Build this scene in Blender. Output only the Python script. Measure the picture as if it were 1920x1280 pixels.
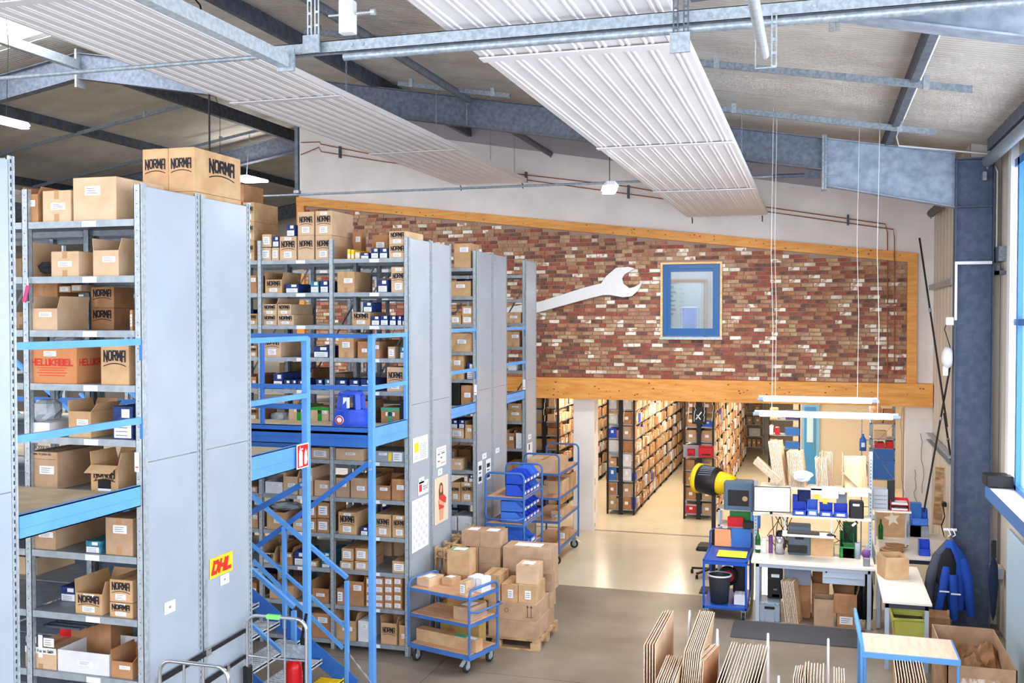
import bpy, math, random
from mathutils import Vector, Matrix
random.seed(7)
for o in list(bpy.data.objects): bpy.data.objects.remove(o)
SC=bpy.context.scene; COL=SC.collection
# ---------------------------------------------------------------- camera
H=4.3; FPX=1904.0; YAW=math.atan(570/FPX); PIT=math.atan(45/FPX)
cam=bpy.data.cameras.new('camera'); co=bpy.data.objects.new('camera',cam); COL.objects.link(co)
co.location=(0,0,H); co.rotation_euler=(math.pi/2-PIT,0,YAW); cam.lens=FPX/1920*36; cam.sensor_width=36
cam.clip_start=.05; cam.clip_end=200; SC.camera=co
# ---------------------------------------------------------------- world, daylight, exposure
w=bpy.data.worlds.new('sky'); SC.world=w; w.use_nodes=True
bg=w.node_tree.nodes['Background']; bg.inputs[0].default_value=(.88,.93,1,1); bg.inputs[1].default_value=1.5
def area(name,loc,rot,sx,sy,power,col):
    l=bpy.data.lights.new(name,'AREA'); l.shape='RECTANGLE'; l.size=sx; l.size_y=sy; l.energy=power; l.color=col
    o=bpy.data.objects.new(name,l); COL.objects.link(o); o.location=loc; o.rotation_euler=rot; return o
PI=math.pi
area('window_daylight',(2.75,6.5,4.1),(0,PI/2,0),4.2,15,760,(.86,.93,1))          # the window band in the right wall
area('front_daylight',(-4,-4,4.5),(PI/2,0,0),15,6,1050,(.93,.96,1))            # glazed front behind the viewer
area('skylight_daylight',(-12.65,8.1,9.35),(0,0,0),2.6,13,850,(.92,.96,1))       # ridge skylight
area('aisle_lamp',(-3.1,24.5,2.60),(0,0,0),.25,7,115,(1,.84,.62))
area('aisle_lamp',(-1.2,25.5,2.60),(0,0,0),.25,7,115,(1,.84,.62))
area('aisle_lamp',(-5.1,24.5,2.60),(0,0,0),.25,6,90,(1,.84,.62))
area('aisle_lamp',(.9,23.5,2.60),(0,0,0),.25,5,55,(1,.84,.62))
SC.view_settings.view_transform='Standard'; SC.view_settings.look='None'; SC.view_settings.gamma=1
SC.view_settings.exposure=.62; SC.view_settings.use_curve_mapping=False
# ---------------------------------------------------------------- helpers
def at(x,y,X=None,Y=None,Z=None):
    "the point of a real plane (X, Y or Z fixed, metres) that the photograph shows at pixel x, y"
    cy,sy,cp,sp=math.cos(YAW),math.sin(YAW),math.cos(PIT),math.sin(PIT)
    f=Vector((-sy*cp,cy*cp,-sp)); r=Vector((cy,sy,0)); u=r.cross(f)
    d=f+r*((x-960)/FPX)+u*((640-y)/FPX)
    t=X/d.x if X is not None else (Y/d.y if Y is not None else (Z-H)/d.z)
    return Vector((0,0,H))+d*t
MATS={}
def mat(name,col,rough=.6,metal=0,col2=None,scale=8,bump=0,bscale=40,emit=0,detail=4,mix=(.4,.6),stretch=None,alpha=None,trans=0):
    if name in MATS: return MATS[name]
    m=bpy.data.materials.new(name); m.use_nodes=True; nt=m.node_tree; b=nt.nodes['Principled BSDF']
    b.inputs['Base Color'].default_value=(*col,1); b.inputs['Roughness'].default_value=rough; b.inputs['Metallic'].default_value=metal
    b.inputs['Specular IOR Level'].default_value=.35
    tc=nt.nodes.new('ShaderNodeTexCoord'); mp=nt.nodes.new('ShaderNodeMapping'); nt.links.new(tc.outputs['Object'],mp.inputs[0])
    if stretch: mp.inputs['Scale'].default_value=stretch
    if col2:
        n=nt.nodes.new('ShaderNodeTexNoise'); n.inputs['Scale'].default_value=scale; n.inputs['Detail'].default_value=detail
        nt.links.new(mp.outputs[0],n.inputs['Vector']); r=nt.nodes.new('ShaderNodeValToRGB')
        r.color_ramp.elements[0].position=mix[0]; r.color_ramp.elements[1].position=mix[1]
        r.color_ramp.elements[0].color=(*col,1); r.color_ramp.elements[1].color=(*col2,1)
        nt.links.new(n.outputs['Fac'],r.inputs[0]); nt.links.new(r.outputs[0],b.inputs['Base Color'])
    if bump:
        n=nt.nodes.new('ShaderNodeTexNoise'); n.inputs['Scale'].default_value=bscale; nt.links.new(mp.outputs[0],n.inputs['Vector'])
        bp=nt.nodes.new('ShaderNodeBump'); bp.inputs['Strength'].default_value=bump; bp.inputs['Distance'].default_value=.01
        nt.links.new(n.outputs['Fac'],bp.inputs['Height']); nt.links.new(bp.outputs[0],b.inputs['Normal'])
    if emit:
        b.inputs['Emission Color'].default_value=(*col,1); b.inputs['Emission Strength'].default_value=emit
    if trans: b.inputs['Transmission Weight'].default_value=trans
    if alpha is not None: b.inputs['Alpha'].default_value=alpha
    MATS[name]=m; return m
def sc(r,g,b):
    f=lambda c:((c/255+.055)/1.055)**2.4 if c/255>.04045 else c/255/12.92
    return (f(r),f(g),f(b))
M=mat
CARD=M('cardboard',sc(200,164,124),.85,col2=sc(186,148,108),scale=5,bump=.15,bscale=90)
CARD2=M('cardboard_pale',sc(212,182,150),.85,col2=sc(200,166,132),scale=4,bump=.15,bscale=90)
CARD3=M('cardboard_brown',sc(182,134,94),.85,col2=sc(162,116,80),scale=5,bump=.15,bscale=90)
CARD4=M('cardboard_greyish',sc(186,156,128),.85,col2=sc(172,140,112),scale=5,bump=.15,bscale=90)
CEDGE=M('cardboard_edge',sc(236,222,204),.8,col2=sc(215,190,165),scale=30)
TAPE=M('parcel_tape',sc(182,138,92),.35)
TAPEG=M('green_tape',sc(22,150,45),.35); TAPET=M('teal_tape',sc(70,165,125),.4)
LABEL=M('paper_label',sc(238,240,244),.6); INK=M('black_ink',sc(30,26,36),.7); INKR=M('red_ink',sc(214,40,32),.6); GREY_INK=M('grey_print',sc(120,122,132),.7)
BLUEP=M('blue_paint_lit',sc(92,156,228),.38,col2=sc(100,164,234),scale=3)  # platform blue with the light on its right-facing sides put into the colour
BLUED=M('shaded_blue_and_deep_blue',sc(50,108,192),.4,col2=sc(56,116,200),scale=3)  # same platform blue with shade put into the colour; also plain deep blue goods
BLUEPL=M('blue_plastic',sc(40,80,208),.38); BLUEPL2=M('light_blue_plastic',sc(70,124,226),.4); BLUEBX=M('blue_printed_card',sc(34,58,126),.6,col2=sc(28,44,96),scale=25)
TEALBX=M('teal_printed_card',sc(30,104,134),.6,col2=sc(70,140,160),scale=30)
WHITE=M('white_card',sc(226,226,232),.8,col2=sc(214,214,222),scale=5)
GALV=M('galvanised_steel',sc(128,138,148),.42,.35,col2=sc(150,160,170),scale=30,bump=.05)
GALVL=M('light_galvanised_steel',sc(158,166,174),.4,.3,col2=sc(176,184,190),scale=30)
GALVD=M('hot_dip_galvanised_steel',sc(92,98,112),.5,.2,col2=sc(118,126,140),scale=14,detail=8,mix=(.35,.7))
HAUNCH=M('spangled_galvanised_steel',sc(124,136,154),.5,.2,col2=sc(158,170,188),scale=9,detail=8,mix=(.3,.7))
DARKST=M('dark_steel',sc(70,76,88),.55,.1,col2=sc(88,94,106),scale=10)
PANELM=M('rack_panel_steel',sc(166,175,188),.33,.15,col2=sc(171,180,193),scale=2)
SHELFM=M('shelf_steel',sc(146,154,162),.45,.3,col2=sc(160,168,176),scale=12)
BLACK=M('black_steel',sc(22,22,26),.5); BLACKPL=M('black_plastic',sc(28,28,32),.45); GREYPL=M('grey_plastic',sc(150,160,174),.45)
CHROME=M('chrome_tube',sc(205,208,214),.18,.9); RED=M('red_paint',sc(206,22,30),.3); YEL=M('yellow_plastic',sc(246,206,20),.5)
GREENPL=M('green_plastic',sc(24,132,60),.4); GREENGL=M('green_glass',sc(14,90,34),.12); WHITEPL=M('white_plastic',sc(232,234,236),.4)
WOOD=M('beech_board',sc(216,170,134),.55,col2=sc(200,152,116),scale=3,stretch=(1,14,1),detail=6)
PINE=M('pine_timber',sc(236,170,92),.55,col2=sc(212,138,62),scale=2.2,stretch=(1.2,1.2,9),detail=8,mix=(.35,.75))
PINEL=M('pine_light',sc(244,206,150),.6,col2=sc(230,180,116),scale=3,stretch=(1,1,9)); KNOT=M('pine_knot',sc(120,62,28),.7)
PALLET=M('pallet_wood',sc(196,164,124),.8,col2=sc(150,120,88),scale=6,stretch=(1,6,1),bump=.3)
RUBBER=M('dark_rubber',sc(38,40,44),.7); COPPER=M('copper_pipe',sc(150,84,60),.4,.3)
PLASTER=M('white_plaster',sc(240,234,232),.9,col2=sc(232,226,224),scale=1.5,bump=.08,bscale=60)
BAG=M('clear_film',sc(196,204,212),.18,alpha=.75,bump=.6,bscale=18); BAGD=M('dark_film',sc(70,80,90),.2,bump=.6,bscale=18)
GLASS=M('window_glass',sc(220,232,240),.03,trans=.95,alpha=.35)
class MB:
    def __init__(s): s.v=[];s.f=[];s.m=[];s.sm=[]
    def add(s,vs,fs,mi=0,smooth=False):
        n=len(s.v); s.v+=[tuple(p) for p in vs]
        for f in fs: s.f.append(tuple(i+n for i in f)); s.m.append(mi); s.sm.append(smooth)
        return s
    def box(s,x0,x1,y0,y1,z0,z1,mi=0):
        vs=[(x0,y0,z0),(x1,y0,z0),(x1,y1,z0),(x0,y1,z0),(x0,y0,z1),(x1,y0,z1),(x1,y1,z1),(x0,y1,z1)]
        return s.add(vs,[(0,3,2,1),(4,5,6,7),(0,1,5,4),(1,2,6,5),(2,3,7,6),(3,0,4,7)],mi)
    def bbox(s,x0,x1,y0,y1,z0,z1,b,mi=0):
        "box with its four upright edges and top edges chamfered"
        P=lambda z,k:[(x0+k,y0,z),(x1-k,y0,z),(x1,y0+k,z),(x1,y1-k,z),(x1-k,y1,z),(x0+k,y1,z),(x0,y1-k,z),(x0,y0+k,z)]
        vs=P(z0,b)+P(z1-b,b)+[(min(max(p[0],x0+b),x1-b),min(max(p[1],y0+b),y1-b),z1) for p in P(z1,b)]
        fs=[tuple(range(7,-1,-1))]
        for l in (0,8):
            for i in range(8): fs.append((l+i,l+(i+1)%8,l+8+(i+1)%8,l+8+i))
        fs.append(tuple(range(16,24))); return s.add(vs,fs,mi)
    def hexa(s,p,mi=0):
        "eight corners: four of one end, four of the other"
        return s.add(p,[(0,3,2,1),(4,5,6,7),(0,1,5,4),(1,2,6,5),(2,3,7,6),(3,0,4,7)],mi)
    def beam(s,a,b,w,h,mi=0,up=(0,0,1)):
        a=Vector(a);b=Vector(b);d=(b-a).normalized();u=Vector(up)
        if abs(d.dot(u))>.98: u=Vector((0,1,0))
        sd=d.cross(u).normalized();u=sd.cross(d)
        q=[(-1,-1),(1,-1),(1,1),(-1,1)]
        return s.hexa([a+sd*w/2*i+u*h/2*j for i,j in q]+[b+sd*w/2*i+u*h/2*j for i,j in q],mi)
    def tube(s,pts,r,n=8,mi=0,cap=True,r2=None):
        pts=[Vector(p) for p in pts]; rings=[];N=len(pts)
        prev=None
        for i,p in enumerate(pts):
            d=(pts[min(i+1,N-1)]-pts[max(i-1,0)]).normalized()
            if prev is None:
                u=Vector((0,0,1)) if abs(d.z)<.9 else Vector((1,0,0))
            else: u=prev
            sd=d.cross(u).normalized(); u=sd.cross(d).normalized(); prev=u
            rr=r if r2 is None else r+(r2-r)*i/(N-1)
            rings.append([p+(sd*math.cos(2*PI*k/n)+u*math.sin(2*PI*k/n))*rr for k in range(n)])
        vs=[v for q in rings for v in q]; fs=[]
        for i in range(N-1):
            for k in range(n): fs.append((i*n+k,i*n+(k+1)%n,(i+1)*n+(k+1)%n,(i+1)*n+k))
        s.add(vs,fs,mi,True)
        if cap: s.add(rings[0],[tuple(range(n-1,-1,-1))],mi); s.add(rings[-1],[tuple(range(n))],mi)
        return s
    def lathe(s,c,prof,n=16,mi=0,axis='z'):
        vs=[];N=len(prof)
        for r,z in prof:
            for k in range(n):
                a=2*PI*k/n; x,y=r*math.cos(a),r*math.sin(a)
                vs.append((c[0]+x,c[1]+y,c[2]+z) if axis=='z' else ((c[0]+z,c[1]+x,c[2]+y) if axis=='x' else (c[0]+x,c[1]+z,c[2]+y)))
        fs=[]
        for i in range(N-1):
            for k in range(n):
                q=(i*n+k,i*n+(k+1)%n,(i+1)*n+(k+1)%n,(i+1)*n+k); fs.append(q if axis!='y' else q[::-1])
        return s.add(vs,fs,mi,True)
    def prism(s,poly,y0,y1,mi=0,plane='xz'):
        n=len(poly)
        def P(a,b,t): return (a,t,b) if plane=='xz' else ((t,a,b) if plane=='yz' else (a,b,t))
        vs=[P(a,b,y0) for a,b in poly]+[P(a,b,y1) for a,b in poly]
        fs=[tuple(range(n)),tuple(range(2*n-1,n-1,-1))]+[(i,i+n,(i+1)%n+n,(i+1)%n) for i in range(n)]
        return s.add(vs,fs,mi)
    def quad(s,a,b,c,d,mi=0): return s.add([a,b,c,d],[(0,1,2,3)],mi)
    def mesh(s,name,mats):
        me=bpy.data.meshes.new(name); me.from_pydata(s.v,[],s.f)
        for m in (mats if isinstance(mats,(list,tuple)) else [mats]): me.materials.append(m)
        me.polygons.foreach_set('material_index',s.m); me.polygons.foreach_set('use_smooth',s.sm); me.update(); return me
    def build(s,name,mats,parent=None,**k):
        o=bpy.data.objects.new(name,s.mesh(name,mats)); COL.objects.link(o)
        if parent is not None: o.parent=parent
        for a,b in k.items(): o[a]=b
        return o
def inst(me,name,parent=None,loc=(0,0,0),rot=(0,0,0),scale=(1,1,1)):
    o=bpy.data.objects.new(name,me); COL.objects.link(o); o.location=loc; o.rotation_euler=rot; o.scale=scale
    if parent is not None: o.parent=parent
    return o
def thing(name,label,cat,loc=(0,0,0),rz=0,group=None):
    o=bpy.data.objects.new(name,None); o.empty_display_size=.1; COL.objects.link(o); o.location=loc; o.rotation_euler=(0,0,rz)
    o['label']=label;o['category']=cat
    if group:o['group']=group
    return o
def tag(o,label,cat,group=None,kind=None):
    o['label']=label;o['category']=cat
    if group:o['group']=group
    if kind:o['kind']=kind
    return o
def struct(name,mb,mats,parent=None):
    o=mb.build(name,mats,parent)
    if parent is None:o['kind']='structure'
    return o
def sempty(name):
    o=bpy.data.objects.new(name,None);COL.objects.link(o);o['kind']='structure';return o
def copytree(src,loc=None,rz=None,label=None,group=None):
    def cp(o,par):
        c=o.copy();COL.objects.link(c)
        if par is not None:c.parent=par
        for ch in o.children:cp(ch,c)
        return c
    r=cp(src,None)
    if loc is not None:r.location=loc
    if rz is not None:r.rotation_euler=(0,0,rz)
    if label:r['label']=label
    if group:r['group']=group
    return r
ORD=['leftmost','second','third','fourth','fifth','sixth','seventh','eighth','ninth','tenth','eleventh','twelfth','thirteenth','fourteenth','fifteenth','sixteenth']
# stroke lettering: each glyph is a list of polylines in a 1 x 1 cell
G={'N':[[(0,0),(0,1),(1,0),(1,1)]],'O':[[(.2,0),(0,.2),(0,.8),(.2,1),(.8,1),(1,.8),(1,.2),(.8,0),(.2,0)]],'R':[[(0,0),(0,1),(.8,1),(1,.85),(1,.6),(.8,.48),(0,.48)],[(.5,.48),(1,0)]],
'M':[[(0,0),(0,1),(.5,.35),(1,1),(1,0)]],'A':[[(0,0),(0,.8),(.2,1),(1,1),(1,0)],[(0,.45),(1,.45)]],'H':[[(0,0),(0,1)],[(1,0),(1,1)],[(0,.5),(1,.5)]],'E':[[(1,0),(0,0),(0,1),(1,1)],[(0,.5),(.85,.5)]],
'L':[[(0,1),(0,0),(1,0)]],'U':[[(0,1),(0,.15),(.15,0),(.85,0),(1,.15),(1,1)]],'K':[[(0,0),(0,1)],[(1,1),(0,.45),(1,0)]],'B':[[(0,0),(0,1),(.8,1),(.95,.85),(.95,.6),(.8,.5),(0,.5)],[(.8,.5),(1,.38),(1,.12),(.8,0),(0,0)]],
'D':[[(0,0),(0,1),(.75,1),(1,.75),(1,.25),(.75,0),(0,0)]],'d':[[(.9,1),(.9,0),(.2,0),(0,.2),(0,.4),(.2,.6),(.9,.6)]],'p':[[(0,-.4),(0,.6),(.7,.6),(.9,.4),(.9,.2),(.7,0),(0,0)]],
'I':[[(.5,0),(.5,1)]],'G':[[(1,.8),(.8,1),(.2,1),(0,.8),(0,.2),(.2,0),(1,0),(1,.45),(.6,.45)]],'T':[[(0,1),(1,1)],[(.5,1),(.5,0)]],'S':[[(1,.9),(.8,1),(.2,1),(0,.85),(0,.6),(1,.4),(1,.15),(.8,0),(.2,0),(0,.1)]],
'0':[[(.2,0),(0,.2),(0,.8),(.2,1),(.8,1),(1,.8),(1,.2),(.8,0),(.2,0)]],'1':[[(.2,.8),(.6,1),(.6,0)]],'2':[[(0,.8),(.2,1),(.8,1),(1,.8),(1,.6),(0,0),(1,0)]],'3':[[(0,1),(1,1),(.4,.6),(1,.4),(1,.15),(.8,0),(0,0)]],
'4':[[(.8,0),(.8,1),(0,.35),(1,.35)]],'6':[[(.9,1),(.2,.8),(0,.3),(.2,0),(.8,0),(1,.25),(.8,.5),(.1,.5)]],'-':[[(.1,.4),(.8,.4)]],'/':[[(0,0),(1,1)]],'h':[[(0,0),(0,1)],[(0,.5),(.7,.6),(.9,.4),(.9,0)]],
'w':[[(0,.6),(.25,0),(.5,.5),(.75,0),(1,.6)]],'.':[[(.4,0),(.5,.08)]],'t':[[(.4,.9),(.4,0),(.8,0)],[(.1,.6),(.8,.6)]],'r':[[(.1,.6),(.1,0)],[(.1,.4),(.7,.6)]],'y':[[(0,.6),(.5,.1)],[(1,.6),(.2,-.4)]],'s':[[(.9,.6),(.1,.55),(.1,.35),(.9,.25),(.9,0),(.1,0)]],'o':[[(.1,0),(.1,.6),(.9,.6),(.9,0),(.1,0)]],
'e':[[(.9,0),(.1,0),(.1,.6),(.9,.6),(.9,.3),(.1,.3)]],'a':[[(.1,.6),(.9,.6),(.9,0),(.1,0),(.1,.3),(.9,.3)]],'i':[[(.5,0),(.5,.6)]],' ':[],'F':[[(0,0),(0,1),(1,1)],[(0,.5),(.8,.5)]],'V':[[(0,1),(.5,0),(1,1)]],'W':[[(0,1),(.25,0),(.5,.7),(.75,0),(1,1)]],'m':[[(0,0),(0,.6),(.5,.5),(.5,0)],[(.5,.5),(1,.6),(1,0)]],'b':[[(0,1),(0,0),(.9,0),(.9,.6),(0,.6)]],'X':[[(0,0),(1,1)],[(0,1),(1,0)]],'P':[[(0,0),(0,1),(.9,1),(1,.85),(1,.6),(.9,.48),(0,.48)]]}
def lettering(mb,text,org,ux,uz,W,Hh,th,arch=0,slant=0,mi=0,off=.001,ul=False):
    "strokes of the text on the plane org + ux*W + uz*H, lifted off it by the stroke thickness"
    ux=Vector(ux);uz=Vector(uz);nn=ux.cross(uz); st_=0; n=len(text); cw=W/n*.68; org=Vector(org)
    for i,ch in enumerate(text):
        x0=W*(i+.5)/n-cw/2
        c=abs((i+.5)/n*2-1); lift=arch*(1-c*c)*Hh
        for pl in G.get(ch,[]):
            for (a,b),(c2,d) in zip(pl,pl[1:]):
                def P(a,b): return (x0+a*cw+slant*b*Hh, lift+b*(Hh-lift))
                p=P(a,b);q=P(c2,d); dx,dy=q[0]-p[0],q[1]-p[1]; L=math.hypot(dx,dy) or 1; dx/=L;dy/=L
                p=(p[0]-dx*th/2,p[1]-dy*th/2);q=(q[0]+dx*th/2,q[1]+dy*th/2); ex,ey=-dy*th/2,dx*th/2
                st_+=1; R=[org+ux*u+uz*v+nn*(off+st_*.00012) for u,v in ((p[0]+ex,p[1]+ey),(p[0]-ex,p[1]-ey),(q[0]-ex,q[1]-ey),(q[0]+ex,q[1]+ey))]
                mb.quad(*R,mi)
    if ul:
        N=8
        for k in range(N):
            u0,u1=k/N,(k+1)/N; f=lambda u:-.32*Hh+.26*Hh*(1-(2*u-1)**2)*1.0
            P=[org+ux*(W*u0)+uz*f(u0)+nn*off,org+ux*(W*u1)+uz*f(u1)+nn*off]; t=uz*(.09*Hh)
            mb.quad(P[0]-t,P[1]-t,P[1],P[0],mi)
# ================================================================= structure
RX=-12.65
def zr(X): return 9.02-.169*abs(X-RX)          # top of the rafters
def zs(X): return zr(X)+.2                     # underside of the roof panels
YW=20.05
FLOORM=M('worn_concrete',sc(118,106,94),.4,col2=sc(150,138,126),scale=1.1,detail=10,bump=.1,bscale=25,mix=(.3,.7))
CREAM=M('cream_floor_paint',sc(214,204,178),.22,col2=sc(222,214,190),scale=.8)
ROOFM=M('roof_panel_steel',sc(178,170,164),.45,col2=sc(190,184,178),scale=1.5)
ROOFE=M('roof_panel_joint',sc(84,80,78),.6)
WALLB=M('beige_wall_cladding',sc(208,198,186),.5,col2=sc(214,204,192),scale=1)
LILAC=M('grey_fascia_sheet',sc(170,164,172),.7); BRDARK=M('dark_gap',sc(40,36,34),.9)
SKYL=M('skylight_pane',(.95,.98,1),.4,emit=2.6)
LAMPW=M('lamp_diffuser',(1,.98,.94),.4,emit=9)
# floor slabs
fl=sempty('floor')
xs=[-28,-22.3,-16.3,-10.4,-4.44,1.4,2.6]; ys=[-6,2.4,7.0,11.6,15.8]
for i in range(len(xs)-1):
    for j in range(len(ys)-1):
        MB().box(xs[i]+.006,xs[i+1]-.006,ys[j]+.006,ys[j+1]-.006,-.12,0).build('slab',FLOORM,fl)
MB().box(-28,2.7,-6,15.8,-.2,-.02).build('joint_filler',RUBBER,fl)
MB().box(-28,2.7,15.806,34,-.2,0).build('painted_slab',CREAM,fl)
MB().box(-5.6,1.65,20.06,20.14,0,.004).build('threshold_strip',FLOORM,fl)
# roof
for side,xe,xn in ((1,2.6,'right'),(-1,-27.9,'left')):
    ce=sempty('ceiling')
    for k in range(33):
        y0=-1+k*1.05; y1=y0+1.038
        sky=(1.5<y0+.5<14.4)
        xr=RX+side*(2.2 if sky else 0)
        m=MB(); z0,z1=zs(xr),zs(xe)
        m.hexa([(xr,y0,z0),(xe,y0,z1),(xe,y1,z1),(xr,y1,z0),(xr,y0,z0+.1),(xe,y0,z1+.1),(xe,y1,z1+.1),(xr,y1,z0+.1)])
        for q in range(1,14):                                     # shallow ribs of the lining sheet
            y=y0+q*1.038/14
            m.hexa([(xr,y-.006,z0-.005),(xe,y-.006,z1-.005),(xe,y+.006,z1-.005),(xr,y+.006,z0-.005),(xr,y-.006,z0),(xe,y-.006,z1),(xe,y+.006,z1),(xr,y+.006,z0)])
        m.build('roof_panel',ROOFM,ce)
    MB().hexa([(RX,-1,zs(RX)+.04),(xe,-1,zs(xe)+.04),(xe,33,zs(xe)+.04),(RX,33,zs(RX)+.04),(RX,-1,zs(RX)+.05),(xe,-1,zs(xe)+.05),(xe,33,zs(xe)+.05),(RX,33,zs(RX)+.05)]).build('joint_tape',ROOFE,ce) if False else None
    m=MB()
    for k in range(33):
        y=-1+k*1.05+1.044
        m.hexa([(RX+side*2.2 if y<14.7 else RX,y-.006,zs(RX+side*2.2 if y<14.7 else RX)+.02),(xe,y-.006,zs(xe)+.02),(xe,y+.006,zs(xe)+.02),(RX+side*2.2 if y<14.7 else RX,y+.006,zs(RX+side*2.2 if y<14.7 else RX)+.02)]+[(RX+side*2.2 if y<14.7 else RX,y-.006,zs(RX+side*2.2 if y<14.7 else RX)+.09),(xe,y-.006,zs(xe)+.09),(xe,y+.006,zs(xe)+.09),(RX+side*2.2 if y<14.7 else RX,y+.006,zs(RX+side*2.2 if y<14.7 else RX)+.09)])
    m.build('joint_seal',ROOFE,ce,kind='stuff')
    for k in range(4):
        y0=1.62+k*3.28
        x1=RX+side*2.2
        MB().hexa([(RX,y0,zs(RX)+.3),(x1,y0,zs(x1)+.02),(x1,y0+3.24,zs(x1)+.02),(RX,y0+3.24,zs(RX)+.3),(RX,y0,zs(RX)+.32),(x1,y0,zs(x1)+.04),(x1,y0+3.24,zs(x1)+.04),(RX,y0+3.24,zs(RX)+.32)]).build('skylight_pane',SKYL,ce)
# walls
def brickhole(): pass
wx0,wx1,wz0,wz1=-2.88,-1.79,3.92,5.35
wb=sempty('wall_back')
m=MB()
Z0=2.68
def wtop(X): return zs(X)+.02
def strip(x0,x1,z0a,z0b,z1a,z1b,y0,y1,mi=0,mb=None):
    (mb or m).hexa([(x0,y0,z0a),(x1,y0,z0b),(x1,y1,z0b),(x0,y1,z0a),(x0,y0,z1a),(x1,y0,z1b),(x1,y1,z1b),(x0,y1,z1a)],mi)
strip(-10.88,wx0,Z0,Z0,wtop(-10.88),wtop(wx0),YW,YW+.3)
strip(wx0,wx1,Z0,Z0,wz0,wz0,YW,YW+.3); strip(wx0,wx1,wz1,wz1,wtop(wx0),wtop(wx1),YW,YW+.3)
strip(wx1,2.06,Z0,Z0,wtop(wx1),wtop(2.06),YW,YW+.3)
m.box(1.62,2.06,YW,YW+.3,0,Z0); m.box(-10.88,-6.6,YW,YW+.3,0,Z0)
m.build('plaster',PLASTER,wb)
m=MB(); strip(-10.88,2.06,zr(-10.88)-.12,zr(2.06)-.12,zs(-10.88),zs(2.06),YW-.06,YW-.003); m.build('fascia',LILAC,wb)
MB().box(1.6,1.66,YW-.005,YW+.3,0,Z0).build('reveal',PLASTER,wb)
# timber frame
def tt(X): return 6.93+(X+10.88)*(5.476-6.93)/(1.77+10.88)
m=MB(); strip(-10.88,1.77,tt(-10.88)-.18,tt(1.77)-.18,tt(-10.88),tt(1.77),YW-.12,YW-.002); m.build('sloping_timber',PINE,wb)
MB().box(1.60,1.77,YW-.11,YW-.002,3.09,tt(1.6)-.17).build('timber_post',PINE,wb)
MB().box(-10.88,-10.70,YW-.11,YW-.002,3.09,tt(-10.8)-.18).build('timber_post',PINE,wb)
MB().box(-10.88,2.045,YW-.22,YW-.002,2.67,3.09).build('timber_beam',PINE,wb)
m=MB()
for k in range(60):                                                # knots
    x=random.uniform(-6,2);z=random.uniform(2.72,3.05);r=random.uniform(.007,.016)
    m.box(x-r*1.2,x+r*1.2,YW-.2215,YW-.219,z-r*.7,z+r*.7)
for k in range(40):
    x=random.uniform(-10,1.7);z=tt(x)-.09+random.uniform(-.06,.06);r=random.uniform(.007,.014); m.box(x-r*1.3,x+r*1.3,YW-.1215,YW-.119,z-r*.7,z+r*.7)
m.build('knot',KNOT,wb,kind='stuff')
# bricks
BR=[M('red_brick',sc(140,76,66),.85,col2=sc(160,92,78),scale=9,bump=.5,bscale=40),M('dark_brick',sc(104,72,66),.85,col2=sc(134,92,80),scale=9,bump=.5),
    M('brown_brick',sc(158,116,94),.85,col2=sc(182,142,114),scale=9,bump=.5),M('tan_brick',sc(172,140,108),.85,col2=sc(194,164,130),scale=9,bump=.5),
    M('orange_brick',sc(160,104,80),.85,col2=sc(182,128,98),scale=9,bump=.5),M('whitewashed_brick',sc(182,140,116),.85,col2=sc(240,232,220),scale=7,mix=(.42,.5),bump=.5),
    M('chalky_brick',sc(226,218,206),.85,col2=sc(204,186,162),scale=8,mix=(.45,.6),bump=.5)]
MORT=M('mortar',sc(164,142,128),.95,bump=.2)
m=MB(); c0,c1=-10.70,1.60
strip(c0,wx0-.05,3.09,3.09,tt(c0)-.18,tt(wx0)-.18,YW-.03,YW-.002);strip(wx0-.05,wx1+.05,3.09,3.09,wz0-.05,wz0-.05,YW-.03,YW-.002)
strip(wx0-.05,wx1+.05,wz1+.03,wz1+.03,tt(wx0)-.18,tt(wx1)-.18,YW-.03,YW-.002);strip(wx1+.05,c1,3.09,3.09,tt(wx1)-.18,tt(c1)-.18,YW-.03,YW-.002)
m.build('mortar_bed',MORT,wb)
proto=[]
for k in range(7):
    b=MB(); b.bbox(0,.208,0,.045,0,.062,.006); proto.append(b.mesh('brick',BR[k]))
big=MB(); nb=0; rows=int((6.8-3.09)/.0775)
BL=[]
for r in range(rows):
    z=3.1+r*.0775; x=c0+.01-(.11 if r%2 else 0)-random.uniform(0,.06)
    while x<c1:
        L=.208 if random.random()<.8 else .12
        a=max(x,c0+.005);b=min(x+L,c1-.005)
        if b-a>.04 and z+.062<tt(b)-.185:
            if b>wx0-.05 and a<wx1+.05 and z+.062>wz0-.05 and z<wz1+.03:
                if a<wx0-.05-.03: BL.append((a,wx0-.052,z))
                if b>wx1+.05+.03: BL.append((wx1+.052,b,z))
            else: BL.append((a,b,z))
        x+=L+.012
vis=[t for t in BL if t[0]>-5.3]
vis.sort(key=lambda t:(t[0]+.0)**2+(t[2]-4.3)**2*1.0)
par=set(vis[:300])
for a,b,z in BL:
    k=random.choices(range(7),[22,16,27,12,10,9,4])[0]; d=random.uniform(-.006,.006); dz=random.uniform(-.003,.003)
    if (a,b,z) in par:
        o=inst(proto[k],'brick',wb,(a,YW-.055+d,z+dz),(0,random.uniform(-.006,.006),0),((b-a)/.208,1,1))
    else: big.box(a,b,YW-.055+d,YW-.03,z+dz,z+.062+dz,k)
big.build('brick_courses',BR,wb,kind='stuff')
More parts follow.
